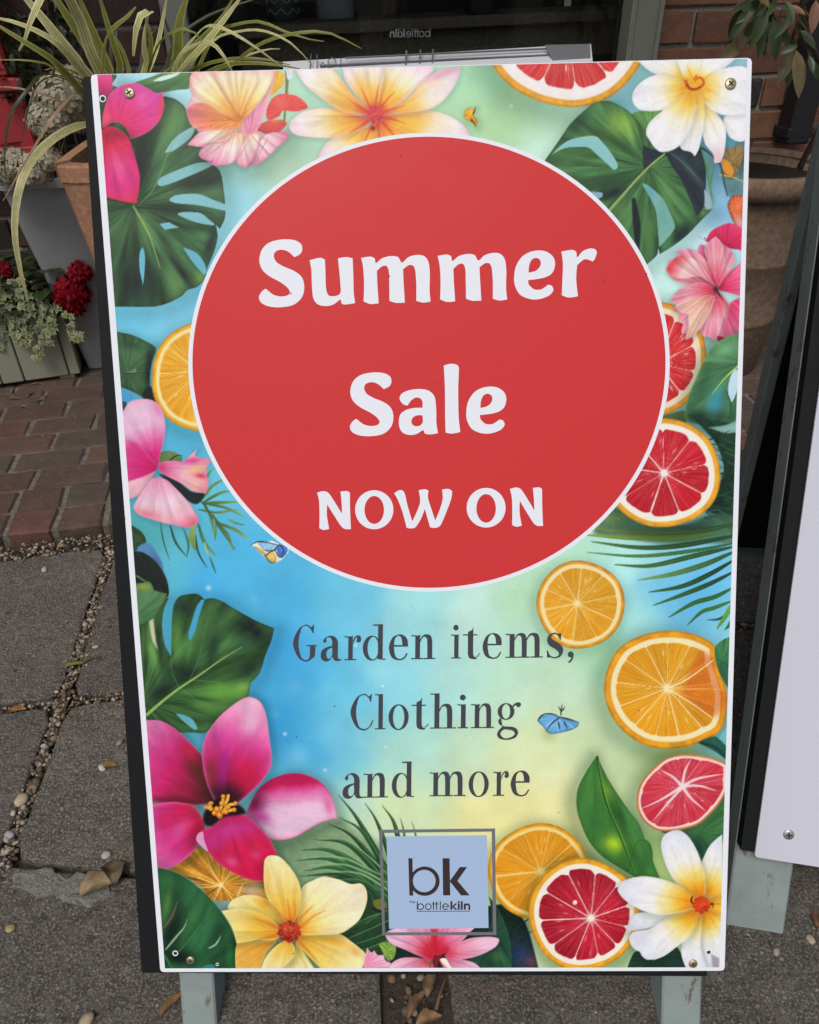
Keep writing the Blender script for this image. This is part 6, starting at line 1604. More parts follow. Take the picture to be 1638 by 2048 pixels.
# window: frame, sill, glass
fr = MB(); fr.box((XW1+PW/2, -.004, 1.31), (PW/2, .05, .69), bev=.004)
frame = fr.build('window_frame', M_FRAME, shop)
mb = MB(); mb.box((XW1+.006, -.03, 1.31), (.008, .028, .69), bev=.003); mb.build('glazing_bead', M_FRAME, frame)
mb = MB(); mb.box((XW1+PW-.006, -.058, 1.31), (.006, .006, .69), bev=.002); mb.build('frame_edge', M_FRAME, frame)
mb = MB(); mb.box((XW0+.03, -.004, 1.31), (.03, .05, .69), bev=.004); mb.build('window_frame', M_FRAME, shop)
mb = MB(); mb.box(((XW0+XW1+PW)/2, -.07, ZS-.02), ((XW1+PW-XW0)/2+.04, .11, .02), bev=.005); mb.build('window_sill', M_FRAME, shop)
mg, t, b = new_mat('window_glass')
gl = N(t, 'ShaderNodeBsdfGlossy', i_Roughness=.02); tp = N(t, 'ShaderNodeBsdfTransparent'); fz = N(t, 'ShaderNodeFresnel', i_IOR=1.45)
tp.inputs['Color'].default_value = (.92, .95, .93, 1)
ms = N(t, 'ShaderNodeMixShader'); t.links.new(fz.outputs[0], ms.inputs[0]); t.links.new(tp.outputs[0], ms.inputs[1]); t.links.new(gl.outputs[0], ms.inputs[2]); t.links.new(ms.outputs[0], t.nodes['Material Output'].inputs['Surface'])
mb = MB(); mb.box(((XW0+.06+XW1)/2, .012, 1.31), ((XW1-XW0-.06)/2-.001, .003, .685)); glass = mb.build('window_pane', mg, shop)
M_REFL = paint_mat('grey_reflection', (.20, .20, .20), (.24, .24, .24), rough=.6)
# reflected shop name, put on the glass as mirrored letters
x0, z0 = wl(862, 78); x1, z1 = wl(780, 56); k = (x0-x1)/647.0
pcs = word_bottlekiln(lambda x, y: (x0 - x*k, z0 + .004 + y*k*1.05 + .02*(x*k)))
mb = MB()
for i, piece in enumerate(pcs):
    loops = [[Vector((x, y, 0)) for x, y in c] for c in piece]; pts = [p for l in loops for p in l]
    mb.add([(p.x, .0085-.00003*i, p.y) for p in pts], [tuple(q) for q in tessellate_polygon(loops)])
o = mb.build('reflected_lettering', M_REFL, shop); o['label'] = 'small grey bottle kiln lettering standing in for a reflection in the glass'
# room behind
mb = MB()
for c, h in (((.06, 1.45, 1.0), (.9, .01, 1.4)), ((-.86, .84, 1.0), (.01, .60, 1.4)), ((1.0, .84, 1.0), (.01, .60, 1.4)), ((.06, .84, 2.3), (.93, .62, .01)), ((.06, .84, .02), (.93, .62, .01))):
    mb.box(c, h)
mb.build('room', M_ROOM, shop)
# shelf running back at an angle
sa = math.radians(12)
SU = Vector((math.cos(sa), math.sin(sa), 0)); SV = Vector((-math.sin(sa), math.cos(sa), 0))
xs, zs = wl(860, 58, .14)
mb = MB(); c = Vector((xs, .14, zs+.012)) + SV*.13 + SU*.08; mb.box(c, (.62, .13, .014), (SU, SV, Vector((0, 0, 1))), bev=.003); mb.build('shelf', M_WOOD, shop)
mb = MB(); c = Vector((xs, .14, zs-.048)) + SV*.06 + SU*.08; mb.box(c, (.60, .012, .045), (SU, SV, Vector((0, 0, 1))), bev=.002); mb.build('shelf_apron', M_WOOD, shop)

# things standing on the shelf
def shelf_point(px, back):
    x, z = wl(px, 40, .14 + back); return Vector((x, .14+back+.02*0, zs+.0265))
def world(p): return shop.matrix_world @ Vector(p)


bpy.context.view_layer.update()
M_CONC = rough_mat('grey_stoneware', (.16, .17, .175), (.26, .27, .275), 60, rough=.8)
M_DARKPOT = paint_mat('charcoal_glaze', (.03, .03, .032), (.05, .05, .052), rough=.5)
M_ZIG = paint_mat('white_glaze_line', (.35, .34, .32), (.42, .41, .39), rough=.5)
M_BROWNPOT = paint_mat('brown_glaze', (.06, .042, .03), (.09, .06, .045), rough=.4)


def shelf_pot(name, px, back, r, h, mat, lab, taper=1.0):
    p = world(shelf_point(px, back)); e = empty(name, p)
    mb = MB(); mb.lathe([(.001, 0), (r*taper*.96, 0), (r*taper, .004), (r*(1+taper)/2, h*.5), (r, h), (r*.93, h), (r*.9, h-.02), (.001, h-.03)], n=32); mb.build('body', mat, e, smooth=True)
    mb = MB(); mb.lathe([(r*.90, h-.001), (r*1.03, h+.001), (r*1.03, h+.006), (r*.90, h+.007)], n=32); mb.build('rim', mat, e, smooth=True)
    tag(e, lab, 'pot'); return e


z_ = shelf_pot('zigzag_pot', 568, .10, .043, .12, M_DARKPOT, 'charcoal pot with white zigzag bands on the window shelf')
for j in range(4):
    mb = MB(); n = 40; P = []
    for i in range(n+1):
        a = 2*math.pi*i/n; zz = .012 + j*.026 + .016*abs((i % 5)/2.5-1)
        P.append((.0436*math.cos(a), .0436*math.sin(a), zz))
    mb.tube(P, .0011, 4, cap=False); mb.build('zigzag_band', M_ZIG, z_)
shelf_pot('stone_pot', 672, .10, .055, .13, M_CONC, 'round grey stoneware pot on the window shelf', .96)
shelf_pot('dark_pot', 470, .12, .04, .10, M_DARKPOT, 'plain black pot on the window shelf beside the zigzag pot')
shelf_pot('brown_pot', 780, .13, .035, .12, M_BROWNPOT, 'brown glazed jar on the window shelf beside the stone pot', .8)
shelf_pot('dark_bowl', 960, .12, .06, .07, M_DARKPOT, 'dark low bowl on the bare end of the window shelf', .7)
# white board with grey bars, built in place of a reflection of the sign
M_WB = paint_mat('white_reflection', (.78, .79, .80), (.82, .83, .84), rough=.5)
x0, zt0 = wl(565, 124, -.03); x1, zt1 = wl(1182, 88, -.03)
wbp = empty('reflection_board', mat=shop.matrix_world.copy())
tag(wbp, 'white board with grey bars on the shop window sill standing in for a reflection', 'board')
mb = MB(); V = [(x0, -.03, zt0), (x1, -.03, zt1), (x1, -.125, .625), (x0, -.125, .625)]
mb.add(V + [(a, b+.008, c) for a, b, c in V], [(0, 3, 2, 1), (4, 5, 6, 7), (0, 1, 5, 4), (1, 2, 6, 5), (2, 3, 7, 6), (3, 0, 4, 7)]); mb.build('reflection_card', M_WB, wbp)
def wbar(pts, w, y=-.042):
    mb = MB()
    mb.tube([(wl(px, py, y)[0], y, wl(px, py, y)[1]) for px, py in pts], w, 4); return mb.build('reflected_bar', M_REFL, wbp)
for pts, w in ((((813, 101), (811, 140)), .0035), (((841, 99), (839, 140)), .0025), (((866, 98), (864, 140)), .0025), (((690, 116), (900, 106), (1100, 97)), .0022), (((640, 132), (900, 119), (1110, 110)), .003),
               (((622, 108), (620, 140)), .0016), (((634, 108), (634, 140)), .0016), (((658, 140), (656, 122), (664, 114), (672, 122), (672, 132), (660, 134)), .0016), (((682, 116), (681, 140)), .0016), (((640, 132), (646, 124), (651, 132)), .0016)):
    wbar(pts, w)
mb = MB(); p0 = wl(1090, 90, -.05); p1 = wl(1180, 88, -.05); p2 = wl(1182, 150, -.05); p3 = wl(1120, 150, -.05)
V = [(p[0], -.050, p[1]) for p in (p0, p1, p2, p3)]
mb.add(V + [(a, b+.004, c) for a, b, c in V], [(0, 3, 2, 1), (4, 5, 6, 7), (0, 1, 5, 4), (1, 2, 6, 5), (2, 3, 7, 6), (3, 0, 4, 7)])
M_CARDG = paint_mat('grey_card', (.25, .26, .26), (.29, .30, .30), rough=.6)
mb.build('folded_card', M_CARDG, wbp)

# black rainwater pipe box on the wall
M_PIPE = paint_mat('black_pipe', (.012, .012, .013), (.018, .018, .02), rough=.5, scale=10)
xa, za = wl(1566, 288, -.06); xb, _ = wl(1622, 285, -.06)
pipe = empty('downpipe', world((xa+.035, -.045, 0)))
mb = MB(); mb.box((0, 0, za+.90), (.036, .036, .90), (BU, BV, BZ), bev=.006); mb.build('pipe', M_PIPE, pipe)
for zz in (za+.03, za+.85): 
    mb = MB(); mb.box((0, .004, zz), (.042, .041, .014), (BU, BV, BZ), bev=.004); mb.build('bracket', M_PIPE, pipe)
tag(pipe, 'black square rainwater pipe on the brick wall behind the shrub', 'pipe')
# ---------------------------------------------------------------- pots and plants
M_TERRA = rough_mat('terracotta', (.30, .15, .085), (.40, .215, .13), 16, rough=.85, bd=.0015, bs=.6)
M_TERRA2 = rough_mat('weathered_terracotta', (.105, .068, .046), (.20, .135, .092), 12, rough=.9, bd=.002, bs=.7)
M_ZINC = paint_mat('grey_glazed_pot', (.20, .21, .215), (.26, .27, .275), rough=.5, scale=14)
M_REDP = paint_mat('red_paint', (.34, .022, .028), (.42, .035, .038), rough=.45, scale=14, bstr=.5)
M_PLANTER = paint_mat('sage_planter_paint', (.23, .235, .172), (.29, .295, .22), rough=.65, scale=12, bstr=.8)
M_COMPOST = rough_mat('compost', (.014, .010, .008), (.04, .03, .022), 60, bd=.01)
M_LEAF = attr_mat('leaf', rough=.45, spec=.45, trans=.22, nz=(90, .25))
M_PETAL = attr_mat('petal', rough=.7, spec=.2, trans=.25, nz=(200, .2))
M_STEM = attr_mat('stem', rough=.7, spec=.3)
PRS = np.random.RandomState(77)


def blade(name, pts, w, cols, parent, kind='cream', taper=.55, fold=.25, n=22):
    """strap leaf: spine points (world), width; colour runs across the blade in stripes"""
    q = np.array([list(p) for p in pts]); q = smooth_open(q, 10)
    dl = np.r_[0, np.cumsum(np.linalg.norm(np.diff(q, axis=0), axis=1))]; L = dl[-1]
    s = np.linspace(0, L, n); q = np.c_[[np.interp(s, dl, q[:, k]) for k in range(3)]].T
    V = []; C = []; mb = MB(); m = 9
    view = np.array([0, 0, CAM_H])
    a, b_ = np.array(cols[0]), np.array(cols[1])
    for i in range(n):
        t = i/(n-1); tg = q[min(i+1, n-1)]-q[max(i-1, 0)]; tg = tg/(np.linalg.norm(tg)+1e-9)
        up = np.array([PRS.uniform(-.02, .02), -.75, .65]); sd_ = np.cross(tg, up); sd_ /= np.linalg.norm(sd_)+1e-9; nn = np.cross(sd_, tg)
        ww = w*min(1, .55+t*1.6)*max(.04, (1-t**2.6))**taper
        for j in range(m):
            x = (j-(m-1)/2)/((m-1)/2)
            V.append(q[i] + sd_*x*ww/2 + nn*fold*ww*.5*abs(x))
            k = [1, .85, .25, .9, .1, .7, .2, .9, 1][j] if kind == 'cream' else ([.9, .35, 0, .2, 0, .1, 0, .4, .9][j] if kind == 'green' else .5+.4*math.sin(j*2.1))
            k = min(1, max(0, k + PRS.uniform(-.06, .06)))
            c = a*(1-k)+b_*k
            if t > .88: c = c*(1-(t-.88)*4) + np.array([.30, .19, .09])*((t-.88)*4)
            C.append(tuple(c))
    F = [(i*m+j, i*m+j+1, (i+1)*m+j+1, (i+1)*m+j) for i in range(n-1) for j in range(m-1)]
    mb.add(V, F); mb.c = C
    return mb.build(name, M_LEAF, parent, smooth=True, colors=True)


# ---- square terracotta pot with a striped strap-leaved plant
rimz = at(115, 327, 1.62).z; cxp = at(110, 327, 1.62).x + .190
PC = Vector((cxp, 1.80, 0))
pot = empty('terracotta_planter', PC + Vector((0, 0, ZB))); pot.rotation_euler = (0, 0, WA*.4)
tag(pot, 'tall square tapered terracotta pot holding the striped strap leaf plant', 'pot')
H_ = rimz-ZB
mb = MB(); mb.lathe([(.001, 0), (.132, 0), (.138, .006), (.203, H_-.035), (.203, H_-.002), (.199, H_), (.183, H_), (.180, H_-.004), (.173, H_-.06), (.001, H_-.065)], n=64, sq=9); mb.build('body', M_TERRA, pot)
mb = MB(); mb.lathe([(.2035, H_-.032), (.2065, H_-.030), (.2070, H_-.003), (.205, H_+.001), (.181, H_+.0012)], n=64, sq=9); mb.build('rim', M_TERRA, pot)
mb = MB(); mb.lathe([(.174, H_-.05), (.08, H_-.042), (.001, H_-.04)], n=40, sq=6); mb.build('soil', M_COMPOST, pot)

sp = empty('strap_leaf_plant', PC + Vector((0, 0, rimz-.045)))
tag(sp, 'striped green and cream strap leaf plant arching over the top of the sale poster', 'plant')
sp_w = sp.matrix_world if False else None
GR = ((.17, .19, .022), (.52, .52, .15)); CR = ((.27, .29, .05), (.88, .83, .44)); DKB = ((.035, .045, .018), (.08, .085, .035)); TAN = ((.32, .20, .11), (.42, .28, .17))
BL = [  # spine on the survey picture, depth, width px, kind, colours
    ('250,330 200,175 146,112 84,35 20,-40', 1.72, 21, 'cream', CR), ('250,330 205,150 160,40 125,-25 98,-30 78,8 62,42 52,75 38,102', 1.62, 19, 'cream', CR), ('250,330 205,190 168,152 115,88 45,50 -25,32', 1.66, 12, 'cream', CR),
    ('250,340 215,245 172,195 110,125 50,85 -25,38', 1.60, 13, 'green', GR), ('260,330 235,185 205,140 160,70 120,10 95,-40', 1.74, 20, 'green', GR), ('260,330 240,190 215,130 185,60 150,-25', 1.80, 17, 'green', GR),
    ('265,330 255,180 242,130 222,70 195,-20', 1.76, 14, 'green', GR), ('250,300 218,180 208,140 213,85 228,55 252,38 272,14', 1.64, 17, 'green', GR), ('285,330 292,180 294,130 292,80 296,42 300,24 286,26 273,58 267,112', 1.60, 21, 'cream', CR), ('280,330 296,180 301,130 302,76 292,40', 1.72, 15, 'green', GR), ('285,330 298,180 306,120 317,85 335,-10', 1.80, 12, 'cream', CR),
    ('290,330 330,180 354,134 360,46 380,-20', 1.74, 23, 'green', GR), ('290,330 296,170 305,122 323,82 360,58 390,66 408,86', 1.62, 9, 'green', GR), ('300,330 345,190 369,137 421,76 490,-15', 1.70, 16, 'cream', CR),
    ('310,330 350,150 395,70 430,52 492,82 562,132', 1.58, 7, 'cream', CR), ('310,330 380,150 430,80 476,64 522,61 571,79 607,110 628,136', 1.56, 6, 'cream', CR), ('320,330 420,170 461,134 522,88 598,66 660,67 722,97', 1.60, 8, 'green', GR),
    ('315,330 400,130 440,64 476,49 522,44 571,64 620,79 648,83', 1.64, 7, 'green', GR), ('300,300 350,140 395,90 424,88 446,110 464,142', 1.54, 12, 'cream', CR),
    ('235,330 210,262 175,250 122,269 70,314 40,375 30,458 40,534 56,602', 1.50, 16, 'cream', ((.34, .35, .12), (.74, .70, .36))), ('240,330 200,220 160,188 141,195 105,237 61,308 6,402', 1.50, 7, 'dry', TAN),
    ('240,330 190,215 150,165 112,151 77,153 58,179 26,220 10,299 12,372', 1.52, 8, 'dry', DKB), ('245,330 200,262 174,244 120,202 44,178 -12,173', 1.54, 6, 'dry', TAN), ('245,330 205,240 170,193 105,134 53,121 -12,120', 1.56, 5, 'green', GR),
    ('245,330 190,200 120,155 80,165 62,200 48,260 45,330', 1.56, 5, 'dry', DKB), ('255,330 225,210 190,165 150,128 110,90', 1.84, 10, 'green', GR), ('255,330 240,200 222,120 230,60 262,20', 1.86, 9, 'dry', DKB),
    ('300,330 340,190 390,140 450,120 520,118 580,130', 1.68, 8, 'green', GR), ('300,330 360,200 410,150 450,132 500,126 560,131 600,138', 1.60, 10, 'green', GR), ('310,330 380,190 430,142 470,120 530,100 560,98', 1.72, 7, 'cream', CR),
    ('285,330 320,190 345,140 380,100 440,40 470,-10', 1.78, 12, 'green', GR), ('280,330 300,190 330,140 352,80 402,40 450,18 520,-5', 1.82, 7, 'green', DKB), ('265,330 262,190 258,140 240,90 215,60', 1.82, 9, 'green', GR),
    ('270,330 278,190 284,130 288,90 310,60', 1.84, 10, 'green', DKB), ('300,330 330,190 340,130 345,90 330,40 320,10', 1.86, 9, 'green', DKB), ('245,330 225,230 195,175 160,150 120,135 90,140', 1.70, 7, 'green', GR)]
inv = Matrix.Translation(-(PC + Vector((0, 0, rimz-.045))))
base = PC + Vector((0, 0, rimz-.045))
for (s_, Y, w, kind, cols) in BL:
    pp = [tuple(map(float, a.split(','))) for a in s_.split()]
    n = len(pp); pts = []
    root = pp[0][1] > 250
    for i, (x, y) in enumerate(pp):
        t = i/(n-1)
        yy = 1.78 + (Y-1.78)*min(1, t*1.5) if root else Y
        pts.append(at(x, y, yy) - base)
    if root: pts[0] = Vector((PRS.uniform(-.06, .06), PRS.uniform(-.06, .06), -.005))
    blade('leaf', pts, w*1.95/FPX, cols, sp, kind)


# ---- generic leaf and flower meshes
def leaf_mesh(L, W, c1, c2, nv=7, fold=.25, droop=.15, tip=.9, lobes=None, seed=0):
    rs = np.random.RandomState(seed); mb = MB(); V = []; C = []
    for i in range(nv):
        t = i/(nv-1)
        w = W*math.sin(math.pi*t**tip)**.75 if 0 < t < 1 else W*.03
        for j in range(5):
            x = (j-2)/2
            V.append((x*w/2, L*t, fold*w*.5*abs(x) - droop*L*t*t + rs.uniform(-.02, .02)*W)); k = abs(x)**1.5
            C.append(tuple((np.array(c1)*(1-k)+np.array(c2)*k)*rs.uniform(.9, 1.1)))
    F = [(i*5+j, i*5+j+1, (i+1)*5+j+1, (i+1)*5+j) for i in range(nv-1) for j in range(4)]
    mb.add(V, F); mb.c = C
    return mb.build('leaf', M_LEAF, smooth=True, colors=True, mesh_only=True)


def ivy_mesh(S, c1, c2, seed):
    rs = np.random.RandomState(seed)
    out = [(0, 0), (.34, -.12), (.55, .12), (.40, .30), (.78, .52), (.36, .56), (.22, .70), (0, 1.15), (-.22, .70), (-.36, .56), (-.78, .52), (-.40, .30), (-.55, .12), (-.34, -.12)]
    mb = MB(); V = [(0, .35*S, .03*S)]; C = [c1]
    for r, cc in ((.55, c1), (1.0, c2)):
        for x, y in out:
            xx, yy = x*r, .35+(y-.35)*r
            V.append((xx*S*rs.uniform(.92, 1.08), yy*S, -.10*S*abs(xx)-.12*S*yy*yy+rs.uniform(-.02, .02)*S)); C.append(tuple(np.array(cc)*rs.uniform(.85, 1.1)))
    n = len(out); F = [(0, 1+i, 1+(i+1) % n) for i in range(n)] + [(1+i, 1+n+i, 1+n+(i+1) % n, 1+(i+1) % n) for i in range(n)]
    mb.add(V, F); mb.c = C
    return mb.build('leaf', M_LEAF, smooth=True, colors=True, mesh_only=True)


def aim(o, p, d, up=Vector((0, 0, 1)), roll=0.0):
    """place a leaf mesh (grows along +y, face +z) at p pointing along d, facing up"""
    y = Vector(d).normalized(); x = y.cross(up)
    if x.length < 1e-3: x = Vector((1, 0, 0))
    x.normalize(); z = x.cross(y)
    R = Matrix((x, y, z)).transposed() @ Matrix.Rotation(roll, 3, 'Y')
    o.matrix_local = Matrix.Translation(p) @ R.to_4x4()


def floret_head(n, R, rp, c1, c2, seed, squash=.8, ruffle=.3):
    rs = np.random.RandomState(seed); mb = MB()
    for i in range(n):
        z = 1-2*(i+.5)/n; a = i*2.39996; r = math.sqrt(max(0, 1-z*z))
        d = np.array([r*math.cos(a), r*math.sin(a), z]); d += rs.normal(size=3)*.12; d /= np.linalg.norm(d)
        if d[2] < -.75: continue
        c = d*R*np.array([1, 1, squash])*rs.uniform(.86, 1.08)
        u = np.cross(d, [.2, .3, .9]); u /= np.linalg.norm(u); w = np.cross(d, u)
        a0 = rs.uniform(0, 6.28)
        for k in range(4):
            an = a0+k*math.pi/2+rs.uniform(-.2, .2); e = u*math.cos(an)+w*math.sin(an); f = np.cross(d, e)
            s = rp*rs.uniform(.7, 1.25); lift = rs.uniform(-.1, ruffle)
            P = [c, c+e*s*.55+f*s*.42+d*s*lift*.4, c+e*s+d*s*lift, c+e*s*.55-f*s*.42+d*s*lift*.4]
            col = np.array(c1)*(1-(q := rs.rand()))+np.array(c2)*q
            b = len(mb.v); mb.add(P, [(0, 1, 2, 3)]); mb.c[-4:] = [tuple(col*.75), tuple(col), tuple(col*1.05), tuple(col)]
    return mb


# ---- grey square pot with dried cream hydrangea heads
gp = at(130, 400, 2.02); gtop = at(130, 362, 1.95).z
GP = Vector((at(140, 450, 2.05).x-.012, 2.075, 0))
gpot = empty('grey_planter', GP + Vector((0, 0, ZB))); gpot.rotation_euler = (0, 0, WA)
tag(gpot, 'pale grey tapered square pot under the cream hydrangea heads', 'pot')
hh = gtop-ZB
mb = MB(); mb.lathe([(.001, 0), (.042, 0), (.046, .005), (.115, hh-.002), (.112, hh), (.102, hh), (.098, hh-.05), (.001, hh-.052)], n=56, sq=9); mb.build('body', M_ZINC, gpot)
mb = MB(); mb.lathe([(.116, hh-.02), (.121, hh-.018), (.121, hh+.001), (.101, hh+.0015)], n=56, sq=9); mb.build('rim', M_ZINC, gpot)
mb = MB(); mb.lathe([(.0985, hh-.04), (.001, hh-.03)], n=30, sq=8); mb.build('soil', M_COMPOST, gpot)
hy = empty('hydrangea', GP + Vector((0, 0, gtop-.03)))
tag(hy, 'hydrangea with dried cream flower heads beside the red box', 'plant')
hb = GP + Vector((0, 0, gtop-.03))
for i, (px, py, Y, R) in enumerate(((120, 198, 1.86, .052), (100, 240, 1.84, .046), (140, 165, 1.90, .040), (140, 240, 1.88, .036), (28, 330, 1.88, .042), (70, 340, 1.86, .040), (5, 345, 1.90, .036), (100, 318, 1.84, .030))):
    p = at(px, py, Y) - hb
    h_ = floret_head(130, R, R*.30, (.46, .42, .28), (.60, .56, .42), 100+i).build('flower_head', M_PETAL, hy, colors=True); h_.location = p
    mb = MB(); mb.tube([Vector((PRS.uniform(-.03, .03), PRS.uniform(-.03, .03), 0)), p*.5 + Vector((0, .02, .02)), p], .0028, 6, col=(.10, .075, .04)); mb.build('stem', M_STEM, hy, colors=True)
LH = [leaf_mesh(.075, .045, (.05, .085, .03), (.09, .10, .04), seed=k) for k in range(3)]
for i in range(14):
    o = obj('leaf', LH[i % 3], hy); a = PRS.uniform(0, 6.28); aim(o, Vector((PRS.uniform(-.12, .06), PRS.uniform(-.05, .03), PRS.uniform(-.01, .12))), (math.cos(a), math.sin(a)-.4, PRS.uniform(-.3, .4)))

# ---- red box fixed to the wall, at the frame's left edge
rc = at(40, 182, 2.03); rl = at(70, 304, 2.03)
redbox = empty('red_wall_box', Vector((rc.x-.135, 2.03, rl.z))); redbox.rotation_euler = (0, 0, WA)
tag(redbox, 'red painted box fixed to the brick wall behind the hydrangea', 'box')
hm = rc.z-rl.z
mb = MB(); mb.box((0, .055, hm/2), (.132, .06, hm/2), bev=.006); mb.build('lower_case', M_REDP, redbox)
mb = MB(); mb.box((0, .050, .004), (.140, .066, .007), bev=.003); mb.build('bottom_lip', M_REDP, redbox)
mb = MB(); mb.box((0, .050, hm+.012), (.140, .066, .014), bev=.004); mb.build('middle_band', M_REDP, redbox)
ht = at(0, 40, 2.03).z-rl.z+.10
mb = MB(); mb.box((-.012, .062, (hm+.026+ht)/2), (.124, .052, (ht-hm-.026)/2), bev=.006); mb.build('upper_case', M_REDP, redbox)
mb = MB(); mb.box((-.012, .058, ht+.010), (.135, .064, .010), bev=.004); mb.build('lid', M_REDP, redbox)

# ---- dark evergreen shrub against the wall
ev = empty('dark_evergreen', Vector((-.80, 2.10, ZB)))
tag(ev, 'dark small leaved evergreen against the wall behind the strap leaf plant', 'plant')
EVB = Vector((-.80, 2.10, ZB))
EVL = [leaf_mesh(.030, .015, (.030, .042, .018), (.045, .058, .026), seed=80+k) for k in range(4)]
for k in range(5):
    mb = MB(); t_ = at(30+k*32, 70+10*(k % 2), 2.06) - EVB
    mb.tube([Vector((0, 0, 0)), t_*.5+Vector((.02*k-.04, 0, 0)), t_], .005, 6, .002, col=(.05, .038, .025)); mb.build('stem', M_STEM, ev, colors=True)
for i in range(270):
    px, py = PRS.uniform(5, 165), PRS.uniform(20, 215)
    o = obj('leaf', EVL[i % 4], ev); q = PRS.uniform(0, 6.28); aim(o, at(px, py, 2.05+PRS.uniform(-.03, .03)) - EVB, (math.cos(q), -.4, math.sin(q)))

# ---- low sage green planter of upright boards, with ivy and red begonias
p0 = on_z(0, 770, ZB+.012); p1 = on_z(163, 747, ZB+.012)
PU = (p1-p0).normalized(); PU.z = 0; PV_ = Vector((-PU.y, PU.x, 0))
PLN = empty('wooden_planter', mat=mat4(np.c_[np.array(PU), np.array(PV_), np.array((0, 0, 1))], p1))
tag(PLN, 'low sage green planter of upright boards overflowing with ivy', 'planter')
ph = at(150, 612, p1.y).z - p1.z
x = -.012; k = 0
edges = [0.0, -.031, -.148, -.206, -.262, -.38, -.50, -.62, -.72]
for a, b in zip(edges[:-1], edges[1:]):
    mb = MB(); mb.box(((a+b)/2, .008, ph/2), ((a-b)/2-.0016, .008, ph/2), bev=.003); mb.build('board', M_PLANTER, PLN)
for j in range(3):
    mb = MB(); mb.box((-.008, .016+.0015+.05*(j+.5), ph/2), (.008, .0235, ph/2-.002), bev=.003); mb.build('board', M_PLANTER, PLN)
mb = MB(); mb.box((-.36, .168, ph/2), (.352, .006, ph/2-.004)); mb.build('back_board', M_PLANTER, PLN)
mb = MB(); mb.box((-.37, .09, ph-.03), (.35, .070, .008)); mb.build('soil', M_COMPOST, PLN)
for xx in (-.04, -.66):
    for yy in (.03, .14): mb = MB(); mb.box((xx, yy, -.006), (.02, .02, .0055)); mb.build('foot', M_PLANTER, PLN)
bpy.context.view_layer.update()
ivy = empty('variegated_ivy', PLN.matrix_world @ Vector((-.25, .06, ph-.02)))
tag(ivy, 'green and cream variegated ivy trailing over the wooden planter', 'plant')
IB = PLN.matrix_world @ Vector((-.25, .06, ph-.02))
IV = [ivy_mesh(.017, (.10, .15, .05), (.42, .42, .19), s) for s in range(3)] + [ivy_mesh(.014, (.14, .19, .06), (.50, .49, .22), s+5) for s in range(3)] + [ivy_mesh(.020, (.05, .085, .03), (.24, .27, .11), s+9) for s in range(2)]
tr_ = [((30, 545), (20, 600), (30, 660), (60, 690)), ((55, 560), (50, 620), (60, 680)), ((10, 560), (5, 620), (10, 700)), ((70, 570), (85, 630), (80, 670), (72, 712)), ((90, 580), (95, 640), (105, 690)), ((110, 600), (105, 640), (98, 660)), ((40, 545), (42, 580), (38, 640)),
       ((100, 590), (140, 640), (158, 680)), ((-10, 540), (-20, 620), (-14, 690)), ((140, 650), (150, 665), (162, 670)), ((20, 560), (60, 600), (50, 640))]
for tr_pts in tr_:
    pts = [at(x, y, p1.y-.02-.012*i) - IB for i, (x, y) in enumerate(tr_pts)]
    q = smooth_open(np.array([list(p) for p in pts]), 8)
    mb = MB(); mb.tube([tuple(p) for p in q], .0011, 5, col=(.11, .10, .05)); mb.build('stem', M_STEM, ivy, colors=True)
    for i in range(2, len(q)-1):
        for _ in range(1 + (PRS.rand() < .35)):
            o = obj('leaf', IV[PRS.randint(8)], ivy); a = PRS.uniform(-1.5, 1.5)
            aim(o, Vector(q[i]) + Vector((PRS.uniform(-.008, .008), PRS.uniform(-.012, .002), PRS.uniform(-.006, .006))), (math.sin(a)*.9, -.45, -.75+PRS.uniform(-.2, .5)), up=Vector((PRS.uniform(-.3, .3), -.8, .6)))
for i in range(60):
    o = obj('leaf', IV[PRS.randint(8)], ivy); p = PLN.matrix_world @ Vector((PRS.uniform(-.34, -.05), PRS.uniform(-.01, .05), ph + PRS.uniform(-.02, .035))) - IB
    a = PRS.uniform(-2, 2); aim(o, p, (math.sin(a), -.5, PRS.uniform(-.5, .3)), up=Vector((0, -.6, .8)))
beg = empty('red_begonia', PLN.matrix_world @ Vector((-.08, .09, ph-.02)))
tag(beg, 'begonia with double crimson flowers at the end of the wooden planter', 'plant')
BB = PLN.matrix_world @ Vector((-.08, .09, ph-.02))
for i, (px, py, R, n) in enumerate(((143, 585, .036, 90), (160, 545, .024, 60), (130, 600, .022, 50), (2, 542, .022, 50), (150, 615, .022, 50), (90, 613, .012, 24))):
    p = at(px, py, p1.y+.0) - BB
    h_ = floret_head(n, R, R*.55, (.38, .006, .018), (.24, .004, .012), 200+i, .95, .7).build('flower_head', M_PETAL, beg, colors=True); h_.location = p
    mb = MB(); mb.tube([Vector((0, 0, 0)), p*.6+Vector((0, .02, .0)), p+Vector((0, .01, 0))], .002, 5, col=(.10, .05, .03)); mb.build('stem', M_STEM, beg, colors=True)
LB = [leaf_mesh(.055, .040, (.035, .065, .022), (.06, .09, .03), seed=20+k) for k in range(3)]
for i in range(130):
    o = obj('leaf', LB[i % 3], beg); a = PRS.uniform(0, 6.28)
    p = PLN.matrix_world @ Vector((PRS.uniform(-.34, .02), PRS.uniform(.0, .13), ph + PRS.uniform(-.02, .16)*PRS.uniform(.3, 1))) - BB
    aim(o, p, (math.cos(a), math.sin(a)-.3, PRS.uniform(-.2, .6)))

